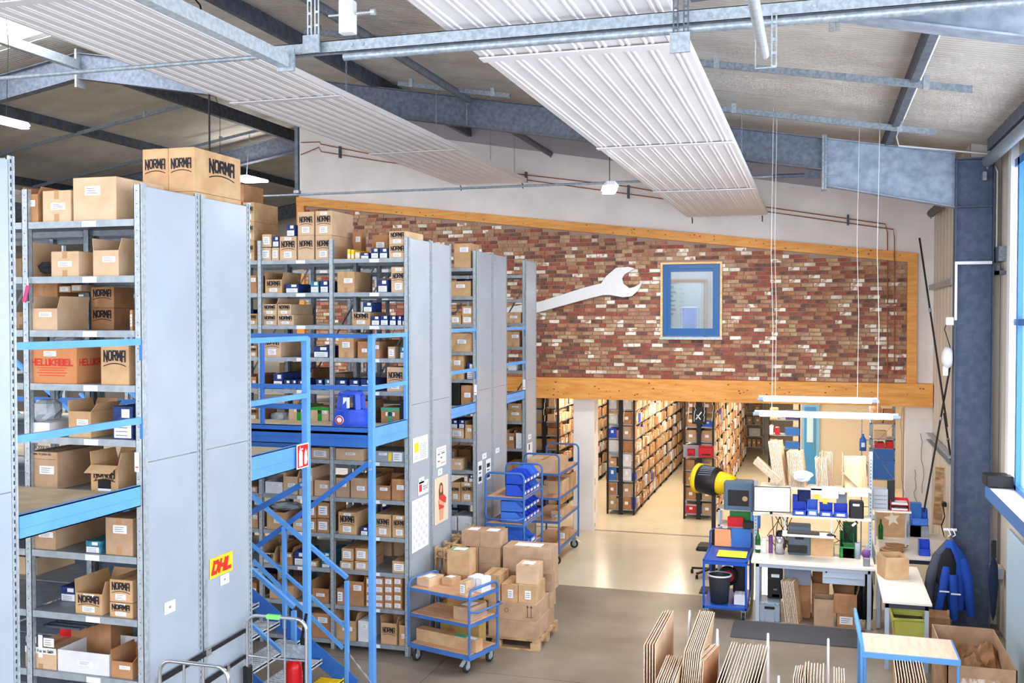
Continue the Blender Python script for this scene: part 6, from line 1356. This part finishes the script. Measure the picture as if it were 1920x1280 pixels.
# jackets
def jacket(label,loc,rz,H_,secs,mt,sleeves,mt2=None,extra=None):
    t=thing('jacket',label,'jacket',loc,rz); m=MB();N=20;vs=[]
    for (z,w_,d_,cx) in secs:
        for k in range(N):
            a=2*PI*k/N; rp=1+.10*math.sin(5*a+z*3)+.05*math.sin(9*a+1)
            vs.append((cx+w_*math.cos(a)*rp,d_*math.sin(a)*rp,z))
    fs=[(i*N+k,i*N+(k+1)%N,(i+1)*N+(k+1)%N,(i+1)*N+k) for i in range(len(secs)-1) for k in range(N)]
    m.add(vs,fs,0,True);m.add(vs[:N],[tuple(range(N-1,-1,-1))]);m.add(vs[-N:],[tuple(range(N))]);m.build('torso_cloth',mt,t)
    for pts,r,r2,mm in sleeves: s=MB();s.tube(pts,r,12,r2=r2);s.build('sleeve',mm,t)
    return t
JB=M('blue_workwear',sc(28,74,170),.85,bump=.4,bscale=12);JK=M('black_workwear',sc(24,26,34),.85,bump=.4,bscale=12);JG=M('grey_workwear',sc(70,76,90),.85,bump=.4,bscale=12)
hk=at(1777,1000,Y=14.9);t=thing('coat_hooks','white double coat hooks on the column','hooks',(hk.x,14.95,hk.z))
for o in (0,.06): m=MB();m.tube([(o,.0,.06),(o+.01,-.1,.05),(o+.03,-.12,.0),(o+.0,-.09,-.03)],.008,6);m.build('hook',WHITEPL,t)
MB().box(-.05,.12,.0,.02,.03,.06).build('hook_plate',WHITEPL,t)
jx=hk.x; zb=at(1777,1175,Y=14.9).z; Hj=hk.z-zb
jacket('grey work jacket hanging leftmost on the column hooks',(jx-.13,14.86,zb+.15),0,Hj,[(0,.13,.06,-.02),(.3,.15,.08,-.02),(.6,.14,.09,.0),(.85,.11,.09,.05),(1.0,.05,.05,.11),(1.05,.03,.03,.13)],JG,[([(.02,-.06,.85),(-.10,-.09,.5),(-.12,-.08,.15),(-.10,-.06,-.12)],.075,.05,JG)])
jacket('blue and black work jacket hanging on the right of the column hooks',(jx+.06,14.78,zb+.28),0,Hj,[(0,.13,.06,.02),(.25,.15,.08,.02),(.5,.16,.09,.02),(.72,.15,.10,.0),(.86,.08,.07,-.03),(.93,.04,.04,-.04)],JB,[([(.10,-.02,.70),(.17,-.06,.45),(.19,-.05,.2),(.22,-.03,-.06)],.075,.055,JB),([(-.10,-.10,.60),(-.13,-.13,.35),(-.17,-.12,.1),(-.22,-.1,-.12)],.06,.05,JB),([(-.02,-.12,.5),(-.01,-.14,.25),(.0,-.13,-.1)],.06,.05,JB)])
jacket('black jacket with hood hanging between the grey and blue ones',(jx-.02,14.72,zb+.62),0,Hj,[(0,.09,.05,-.03),(.15,.13,.08,-.01),(.3,.13,.09,.0),(.42,.08,.07,.01),(.5,.03,.03,.01)],JK,[([(.0,-.04,.2),(-.06,-.06,-.1),(-.04,-.05,-.3)],.05,.05,JK)])
for i,(x,y,l) in enumerate(((-.14,-.14,.16),(.0,-.16,.14))): 
    t=thing('reflective_strip','white reflective strip on a blue jacket sleeve, %s'%('left','middle')[i],'strip',(jx+.06+x,14.76+y,zb+.55-i*.02));MB().box(-.05,.07,-.03,-.02,0,.018).build('strip_band',LABEL,t)
t=thing('umbrella','dark folded umbrella hanging at the right of the column','umbrella',at(1862,1165,Y=14.6));m=MB();m.lathe((0,0,0),[(0,0),(.03,.1),(.06,.5),(.05,.75),(.015,.85),(.015,1.0)],10);m.build('canopy',M('navy_cloth',sc(20,34,62),.9),t);MB().bbox(-.03,.03,-.02,.02,.85,1.08,.01).build('handle',BLACKPL,t)
boxpx('wall_carton','small carton on a bracket at the far right behind the column','box',1858,1880,1062,1078,15.0,.15,CARD2);boxpx('wall_pouch','small grey pouch under the carton at far right','pouch',1866,1882,1066,1085,14.8,.1,GREYPL)
# big open carton bottom right
t=thing('waste_carton','big open carton full of brown packing paper at bottom right','box',(1.32,11.25,0));x1,y1,zt_=.66,1.45,.72
m=MB();m.box(0,x1,0,.012,0,zt_);m.box(0,x1,y1-.012,y1,0,zt_);m.box(0,.012,0,y1,0,zt_);m.box(x1-.012,x1,0,y1,0,zt_);m.box(0,x1,0,y1,0,.012);m.build('carton_body',CARD4,t)
MB().box(.1,.5,-.0015,0,.2,.6).build('torn_white_tape',M('smeared_tape',sc(232,222,214),.6,col2=sc(190,160,132),scale=14,mix=(.45,.55)),t)
m=MB();N=14;K=18;vs=[]
for i in range(N):
    for j in range(K): vs.append((.02+i*(x1-.04)/(N-1),.02+j*(y1-.04)/(K-1),.50+.16*math.sin(i*.7)*math.sin(j*.5+1)+random.uniform(-.035,.035)))
m.add(vs,[(i*K+j,(i+1)*K+j,(i+1)*K+j+1,i*K+j+1) for i in range(N-1) for j in range(K-1)]);m.build('packing_paper',M('kraft_paper',sc(168,124,82),.85,col2=sc(138,98,64),scale=9,bump=.5,bscale=20),t,kind='stuff')
# pale blue table trolley
PB=M('pale_blue_tube',sc(96,160,226),.4)
t=thing('table_trolley','pale blue table trolley with a light wooden top at bottom right','trolley',(.50,10.88,0));W_,D_,zt_=.88,.64,.9
MB().box(.0,W_,.0,D_,zt_-.02,zt_).build('table_board',M('light_maple',sc(238,214,188),.5,col2=sc(228,200,172),scale=3,stretch=(8,1,1)),t)
m=MB();m.box(-.02,W_+.02,-.02,.0,zt_-.06,zt_-.005);m.box(-.02,W_+.02,D_,D_+.02,zt_-.06,zt_-.005);m.box(-.02,0,0,D_,zt_-.06,zt_-.005);m.box(W_,W_+.02,0,D_,zt_-.06,zt_-.005);m.build('table_frame',PB,t)
for x,y in ((0,.0),(W_,.0),(0,D_),(W_,D_)): MB().tube([(x,y,.16),(x,y,zt_-.02)],.017,10).build('leg',PB,t)
MB().box(0,W_,0,D_,.2,.22).build('lower_board',WOOD,t)
m=MB();m.tube([(-.03,.0,.25),(-.03,.0,.95),(-.06,.03,1.08),(-.08,.10,1.17),(-.08,D_-.1,1.17),(-.06,D_-.03,1.08),(-.03,D_,.95),(-.03,D_,.25)],.019,10);m.build('push_handle',PB,t)
for x,y in ((.04,.04),(W_-.04,.04),(.04,D_-.04),(W_-.04,D_-.04)): castor(t,x,y,r=.06)
# ---- sheet racks along the bottom edge
WIRE=M('white_wire',sc(226,226,230),.35)
def wireloop(t,x,y0,y1,z1):
    m=MB();m.tube([(x,y0,.1),(x,y0+.03,z1-.1),(x,(y0+y1)/2,z1),(x,y1-.03,z1-.1),(x,y1,.1)],.012,8);m.build('wire_hoop',WIRE,t)
EDGE2=CEDGE
def sheets(label,near,far,n,dx,z,lean=0,mt=CARD2,yn=None,th=.009,zvar=.02):
    "bundle of upright blanks whose top edge runs from near to far pixel at height z"
    a=at(*near,Z=z);b=at(*far,Z=z);d=b-a;t=thing('flat_cartons',label,'cardboard',(a.x,a.y,0))
    for k in range(n):
        o=Vector((k*dx,0,0));zz=z-random.uniform(0,zvar);q=[o+Vector((lean,0,.16)),o+d+Vector((lean,0,.16)),o+d+Vector((0,0,zz)),o+Vector((0,0,zz))]
        m=MB();m.hexa(q+[p+Vector((th,0,0)) for p in q]);
        for f in (2,3,4,5): m.m[f]=1
        m.build('carton_blank',[mt,EDGE2],t)
    return t
t=thing('sheet_trolley','low steel trolley base holding the flat cartons along the bottom edge','trolley',(-1.75,9.6,0));MB().box(0,2.1,0,1.6,.13,.15).build('base_board',WOOD,t);m=MB();m.box(-.02,2.12,-.02,0,.10,.16);m.box(-.02,2.12,1.6,1.62,.10,.16);m.build('base_frame',BLT,t)
for x,y in ((.1,.08),(2.0,.08),(.1,1.5),(2.0,1.5)): castor(t,x,y,r=.04)
sheets('five tall flat cartons standing leftmost on the bottom edge',(1207,1205),(1243,1142),5,.027,1.12)
sheets('tall bundle of flat cartons, second from left on the bottom edge',(1283,1218),(1312,1142),9,.019,1.15,lean=-.10)
sheets('lower flat cartons before the tall second bundle',(1230,1272),(1250,1225),9,.021,1.0,lean=-.1)
sheets('small bundle of narrow blanks between tall and wide bundles',(1300,1235),(1330,1205),6,.018,1.05,lean=-.05,mt=CARD3)
sheets('wide bundle of slanting flat cartons in the middle of the bottom edge',(1345,1275),(1372,1202),15,.026,1.02,lean=-.25)
sheets('row of thin upright blanks right of the wide bundle',(1487,1268),(1492,1245),6,.020,1.0,lean=0)
sheets('taller thin blanks right of centre on the bottom edge',(1508,1260),(1510,1238),7,.027,1.03)
sheets('last thin blanks before the pale blue trolley',(1563,1268),(1563,1248),5,.022,1.0)
o=sheets('slanting bundle of flat cartons under the pale blue table trolley',(1680,1270),(1672,1212),11,.026,.86,lean=.02)
for i,(x,y,z) in enumerate(((1293,1145,1.15),(1440,1188,1.1),(1553,1198,1.1),(1345,1180,1.1),(1460,1268,.95))):
    a=at(x,y,Z=z);t=thing('wire_divider','white wire divider between the flat cartons, %s from left'%('first','fourth','fifth','second','third')[i],'divider',(a.x,a.y-.12,.0));m=MB();m.tube([(0,-.10,.16),(0,.0,z-.35),(0,.09,z-.05),(0,.12,z),(0,.15,z-.05),(0,.24,z-.35),(0,.32,.16)],.012,8);m.build('wire_hoop',WIRE,t)
t=thing('carton_blank_stand','open brown carton holding blanks under the pale blue trolley','box',(.66,10.2,.0));MB().bbox(0,.5,0,.5,.0,.62,.005).build('carton_body',CARD,t)
# ================================================================= store room racks
BLK=M('black_rack_steel',sc(30,28,30),.5); CW=[CARD,CARD2,CARD3,CARD2]
SZ=[at(1187,y,Y=21.84).z for y in (951,924,890,861.6,833.5,807,779)]+[2.40]
SZ=[.12,.42,.74,1.05,1.36,1.67,1.98,2.30]
rsh=[]
for k,mt in enumerate(CW):
    for q in range(3):
        m=MB();m.box(-.5,.5,-.5,.5,0,1)
        if q==1: m=MB();m.box(-.5,.5,-.5,.46,0,.8);m.hexa([(-.5,-.5,.8),(.5,-.5,.8),(.5,-.47,.8),(-.5,-.47,.8),(-.5,-.7,1.1),(.5,-.7,1.1),(.5,-.67,1.1),(-.5,-.67,1.1)])
        if q==2: m=MB();m.box(-.5,.5,-.5,.5,0,.97);m.box(-.3,.2,-.51,-.5,.3,.7,1)
        rsh.append(m.mesh('shelf_carton',[mt,LABEL]))
blm=MB().box(-.5,.5,-.5,.5,0,1).mesh('blue_box',BLUEPL);whm=MB().box(-.5,.5,-.5,.5,0,1).mesh('white_box',WHITE)
def store_rack(label,x0,x1,y0,y1,near,glab,sides=(1,-1)):
    t=thing('store_rack',label,'rack',(x0,y0,0)); W_=x1-x0;L=y1-y0
    nb=max(1,round(L/1.0)); b=L/nb
    for k in range(nb+1):
        y=k*b
        for x in ((0,W_/2-.045,W_-.04) if k==0 else (0,W_-.04)):
            w_=.09 if (k==0 and 0<x<W_-.1) else .04
            MB().box(x,x+w_,y,y+.04,0,2.66).build('post',BLK,t)
    for k in range(nb):
        for z in SZ: MB().box(.0,W_,k*b+.04,(k+1)*b,z-.03,z).build('shelf_board',SHELFM,t)
    cnt=0;rest=MB()
    for s in sides:
        xe=x1 if s>0 else x0
        for lv_,z in enumerate(SZ):
            y=y0+.06;ci_=0
            while y<y1-.1:
                w_=random.uniform(.09,.24);h=random.uniform(.14,.27);d=random.uniform(.24,.30);off=random.uniform(-.02,.03)
                if random.random()<.94 and (s>0 or y<y0+4):
                    xc=xe-s*(d/2-off)
                    if y<y0+near and s>0:
                        me=random.choice(rsh) if random.random()<.9 else random.choice((blm,whm))
                        # the sticker/flap side of these meshes is -y: turn it towards the aisle
                        o=inst(me,'shelf_carton',None,(xc,y+w_/2,z+.001),(0,0,PI/2*s),(w_*.94,d,h)); tag(o,'small carton, %s from the front, %s shelf up, %s'%('first' if ci_==0 else (ORD+['seventeenth','eighteenth','nineteenth','twentieth','last but one','last','rearmost'])[ci_],('lowest','second','third','fourth','fifth','sixth','seventh','top')[lv_],glab),'box',group='small cartons on the '+glab);ci_+=1
                        cnt+=1
                    else: rest.box(xc-d/2-x0,xc+d/2-x0,y+.004-y0,y+w_-.004-y0,z+.001,z+h,random.choice((0,0,1,2,3)))
                y+=w_
    if rest.v: r=rest.build('far_cartons',[CARD,CARD2,CARD3,WHITE],t);r['kind']='stuff'
    return t
store_rack('long black store room rack right of the white pillar',-4.37,-3.75,21.82,30.8,2.6,'long rack right of pillar')
store_rack('long black store room rack behind the yellow blower',-2.69,-2.05,21.75,32.0,2.2,'rack behind the blower')
store_rack('black store room rack left of the white pillar',-6.15,-5.47,21.9,30.5,2.0,'rack left of pillar')
# the ends of the long racks
def endbox(Y,x0,x1,y0,y1,mt,label,d=.24,nm='end_box',zs_=None,cat='box'):
    a=at(x0,y1,Y=Y);c=at(x1,y0,Y=Y); z=min(SZ,key=lambda q:abs(q-a.z))+.002
    t=thing(nm,label,cat,((a.x+c.x)/2,Y,z));w_=(c.x-a.x)/2;h=min(c.z-a.z,.27)
    MB().bbox(-w_,w_,0,d,0,h,.004).build('body',mt,t)
    if mt in (CARD,CARD2,CARD3,CARD4): MB().box(-w_*.4,w_*.3,-.002,0,h*.35,h*.6).build('sticker',LABEL,t)
    else: MB().box(-w_*.3,w_*.3,-.002,0,h*.5,h*.8).build('sticker',LABEL,t)
BC={'w':WHITE,'b':BLUEPL,'c':CARD,'C':CARD3,'B':BLUED,'g':PG,'r':RED,'k':CARD4}
BN={'w':'white box','b':'blue bin','c':'brown carton','C':'dark brown carton','B':'deep blue box','g':'pale grey box','r':'red tray','k':'greyish carton'}
def ends(Y,cols,name):
    for ci,(xa,xb,seq) in enumerate(cols):
        for y0,y1,k in seq:
            lv=min(range(8),key=lambda i:abs(SZ[i]-at(xa,y1,Y=Y).z))
            endbox(Y+.045,xa,xb,y0,y1,BC[k],'%s in the %s end column, %s shelf up, %s'%(BN[k],('left','right')[ci],('lowest','second','third','fourth','fifth','sixth','seventh','top')[lv],name),nm={'w':'white_box','b':'plastic_bin','c':'carton','C':'carton','B':'blue_box','g':'grey_box','r':'red_tray','k':'carton'}[k])
ends(21.82,((1140,1156,((755,777,'w'),(788,803,'w'),(815,832,'b'),(846,860,'c'),(864,890,'B'),(899,920,'C'),(930,952,'k'))),(1166,1184,((750,779,'g'),(782,804,'C'),(811,832,'k'),(834,861,'w'),(868,890,'w'),(901,921,'k'),(927,952,'C')))),'rack by the pillar')
ends(21.75,((1286,1305,((755,778,'C'),(785,806,'C'),(815,834,'k'),(857,866,'C'),(876,897,'C'),(905,926,'C'),(940,953,'r'))),(1316,1336,((755,778,'C'),(797,808,'b'),(817,836,'c'),(858,866,'b'),(905,925,'k'),(934,953,'k')))),'rack by the blower')
# grey board with red trays, black wall hook plate
a=at(1281,857,Y=21.6);c=at(1338,836,Y=21.6);t=thing('grey_board','grey board with red trays across the rack end behind the blower','board',(a.x,21.62,a.z));W_=c.x-a.x;h=c.z-a.z
MB().box(0,W_,0,.02,0,h).build('board_sheet',GREYPL,t)
for i,(x0,x1,y0,y1) in enumerate(((1289,1302,842,854),(1310,1337,837,857))):
    p=at(x0,y1,Y=21.5);q=at(x1,y0,Y=21.5);t=thing('red_tray','%s red tray with black print on the grey board'%('small','large')[i],'tray',(p.x,21.5,p.z));w_=q.x-p.x;h=q.z-p.z
    m=MB();m.box(0,w_,0,.11,0,.006);m.box(0,w_,0,.006,0,h*.85);m.box(0,.006,0,.11,0,h);m.box(w_-.006,w_,0,.11,0,h);m.box(0,w_,.104,.11,0,h);m.build('tray_shell',RED,t);MB().box(w_*.2,w_*.8,-.002,0,h*.2,h*.3).build('print_bar',INK,t)
a=at(1297,795,Y=21.6);t=thing('black_hook_plate','square black plate with tools on the rack end behind the blower','plate',(a.x,21.66,a.z));MB().box(0,.30,0,.02,0,.36).build('plate_body',BLACKPL,t);MB().beam((.08,-.02,.1),(.2,-.02,.26),.02,.02).build('tool_bar',CHROME,t);MB().beam((.18,-.02,.1),(.1,-.02,.2),.02,.02).build('tool_bar',CHROME,t)
# hanging cord garlands
for i,(x,Y) in enumerate(((1021,21.6),(1040,21.6),(1170,21.5),(1291,21.5),(1303,21.5),(1321,21.5),(1336,21.5))):
    a=at(x,790,Y=Y);t=thing('cord_garland','thin white knotted cord hanging below the beam, %s'%(ORD[i]+(' from left' if i else '')),'cord',(a.x,Y,a.z)); m=MB();n=5;hgt=2.70-a.z
    for k in range(n): m.tube([(random.uniform(-.02,.02),0,hgt*k/n),(random.uniform(-.02,.02),0,hgt*(k+1)/n)],.006,5)
    m.build('cord_strand',WHITEPL,t,kind='stuff')
# small grey rack at the end of the aisle
def small_rack(label,x0,x1,Y,zs_,W=.4,mt=GALV,top=None):
    t=thing('grey_rack',label,'rack',(x0,Y,0));tz=top or zs_[-1]+.4
    for x in (0,x1-x0-.03):
        for y in (0,W-.03): MB().box(x,x+.03,y,y+.03,0,tz).build('post',mt,t)
    for z in zs_: MB().box(0,x1-x0,0,W,z-.025,z).build('shelf_board',SHELFM,t)
    return t
Yg=32.6;xa=at(1392,800,Y=Yg).x;xb=at(1432,800,Y=Yg).x
gz=[at(1410,y,Y=Yg).z for y in (837,817,795,772)]
small_rack('small grey rack at the far end of the aisle, left of the blue door',xa,xb,Yg,gz,top=2.6)
for lv,lst in enumerate((((1393,1401,'c'),(1402,1409,'c'),(1410,1418,'c'),(1419,1427,'C')),((1404,1426,'w'),(1393,1402,'c')),((1400,1411,'c'),(1415,1427,'c')),((1395,1403,'k'),(1414,1426,'c')))):
    for i,(p,q,k) in enumerate(lst):
        a=at(p,800,Y=Yg);c=at(q,800,Y=Yg);t=thing('carton','%s, %s from left, %s shelf of the far small rack'%(BN[k],('first','second','third','fourth')[i],('lowest','second','third','top')[lv]),'box',((a.x+c.x)/2,Yg-.02,gz[lv]+.001));w_=(c.x-a.x)/2-.01;MB().bbox(-w_,w_,0,.3,0,.24,.004).build('body',BC[k],t);MB().box(-w_*.5,w_*.4,-.002,0,.1,.16).build('sticker',LABEL,t)
# black rack in front of the blue door
Yr=24.0;xa=at(1441,800,Y=Yr).x;xb=at(1500,800,Y=Yr).x
gz=[.5,at(1470,840,Y=Yr).z,at(1470,815,Y=Yr).z,at(1470,786,Y=Yr).z]
small_rack('black rack with blue crates in front of the blue door',xa,xb,Yr,gz,mt=BLK,top=2.6)
for i,(p,q,lv,h,mt,lab) in enumerate(((1471,1500,2,.16,BLUED,'dark blue crate on the black rack before the blue door'),(1471,1500,1,.14,BLUED,'lower dark blue crate on the black rack before the blue door'),(1452,1462,2,.16,RED,'small red can on the black rack before the blue door'),(1442,1451,2,.2,WHITE,'white box at the left of the black rack before the blue door'),(1443,1460,3,.25,CARD,'brown carton at the top left of the black rack by the door'),(1472,1498,3,.2,M('purple_cloth',sc(70,60,110),.8),'dark purple bundle on the upper shelf of the black rack'),(1443,1460,1,.2,CARD4,'greyish carton low on the black rack before the blue door'))):
    a=at(p,800,Y=Yr);c=at(q,800,Y=Yr);t=thing('crate' if 'crate' in lab else 'box',lab,'box',((a.x+c.x)/2,Yr-.02,gz[lv]+.001));w_=(c.x-a.x)/2-.01;MB().bbox(-w_,w_,0,.3,0,h,.01).build('body',mt,t);MB().box(-w_-.004,w_+.004,-.006,0,h*.85,h).build('rim',mt,t)
# blue door and the beige partition
dr=sempty('door_1');Yd=27.18
a=at(1504,845,Y=Yd);c=at(1537,757,Y=Yd);MB().bbox(a.x,c.x,Yd-.04,Yd,0,2.6,.005).build('door_frame',M('pale_blue_door',sc(120,176,220),.4),dr)
b=at(1508,845,Y=Yd);e=at(1529,845,Y=Yd);MB().bbox(b.x,e.x,Yd-.07,Yd-.04,.02,2.0,.006).build('door_leaf',M('door_blue',sc(66,140,206),.4),dr);MB().box(b.x+.06,e.x-.06,Yd-.075,Yd-.07,1.1,1.85).build('door_glass',M('door_glass_pale',sc(190,220,240),.15),dr);MB().box(e.x-.05,e.x-.03,Yd-.11,Yd-.07,.95,1.1).build('door_handle',GALV,dr)
# right store rack with red and blue crates
Yq=21.3;xa=at(1632,800,Y=Yq).x;xb=at(1679,800,Y=Yq).x
gz=[.3,at(1655,898,Y=Yq).z,at(1655,861,Y=Yq).z,at(1655,840,Y=Yq).z,at(1655,822,Y=Yq).z,at(1655,793,Y=Yq).z]
t=small_rack('grey rack behind the bench at right, with blue crates and cartons',xa,xb,Yq,gz,top=2.6,W=.5)
MB().beam((.02,-.01,gz[3]),(xb-xa-.02,-.01,gz[5]),.01,.03,up=(0,1,0)).build('diagonal_brace',GALV,t);MB().beam((.02,-.01,gz[3]),(xb-xa-.02,-.01,gz[1]),.01,.03,up=(0,1,0)).build('diagonal_brace',GALV,t)
for p,q,lv,h,mt,lab in ((1636,1678,1,.38,BLUED,'dark blue crate behind the bench at right, lower of the big ones'),(1636,1678,2,.2,BLUED,'dark blue flat crate behind the bench at right'),(1640,1660,3,.10,M('pink_red_card',sc(206,40,70),.5),'red folder on the grey rack behind the bench, left'),(1661,1676,3,.14,RED,'red case on the grey rack behind the bench, right'),(1638,1664,4,.14,M('tan_leather',sc(206,176,140),.6),'tan bag on the grey rack behind the bench'),(1634,1654,5,.3,CARD3,'brown carton at the top left of the grey rack behind the bench'),(1656,1678,5,.26,CARD3,'brown carton at the top right of the grey rack behind the bench')):
    a=at(p,800,Y=Yq);c=at(q,800,Y=Yq);t=thing('crate' if 'crate' in lab else 'box',lab,'box',((a.x+c.x)/2,Yq-.02,gz[lv]+.001));w_=(c.x-a.x)/2-.008;MB().bbox(-w_,w_,0,.4,0,h,.01).build('body',mt,t);MB().box(-w_-.004,w_+.004,-.006,0,h*.85,h).build('rim',mt,t)
# upright tool post with hanging blue bottle at the bench's right
Yq=19.2;a=at(1614,925,Y=Yq)
t=thing('wire_stand','thin grey wire stand with blue bottles behind the bench','stand',(a.x,Yq,0))
for x in (0,.18): MB().box(x,x+.02,0,.02,0,2.5).build('stand_post',GALV,t)
for z in (.9,1.3,1.7,2.1): MB().box(0,.2,0,.02,z,z+.015).build('stand_bar',GALV,t)
for i,(x,y) in enumerate(((1618,832),(1620,880))):
    p=at(x,y,Y=Yq-.06);t=thing('blue_bottle','blue bottle hanging on the wire stand, %s one'%('upper','lower')[i],'bottle',p);m=MB();m.lathe((0,0,-.12),[(0,0),(.06,0),(.06,.2),(.02,.26),(.02,.3),(0,.3)],14);m.build('body',BLUED,t);MB().box(-.03,.03,-.062,-.06,-.05,.03).build('bottle_label',LABEL,t)
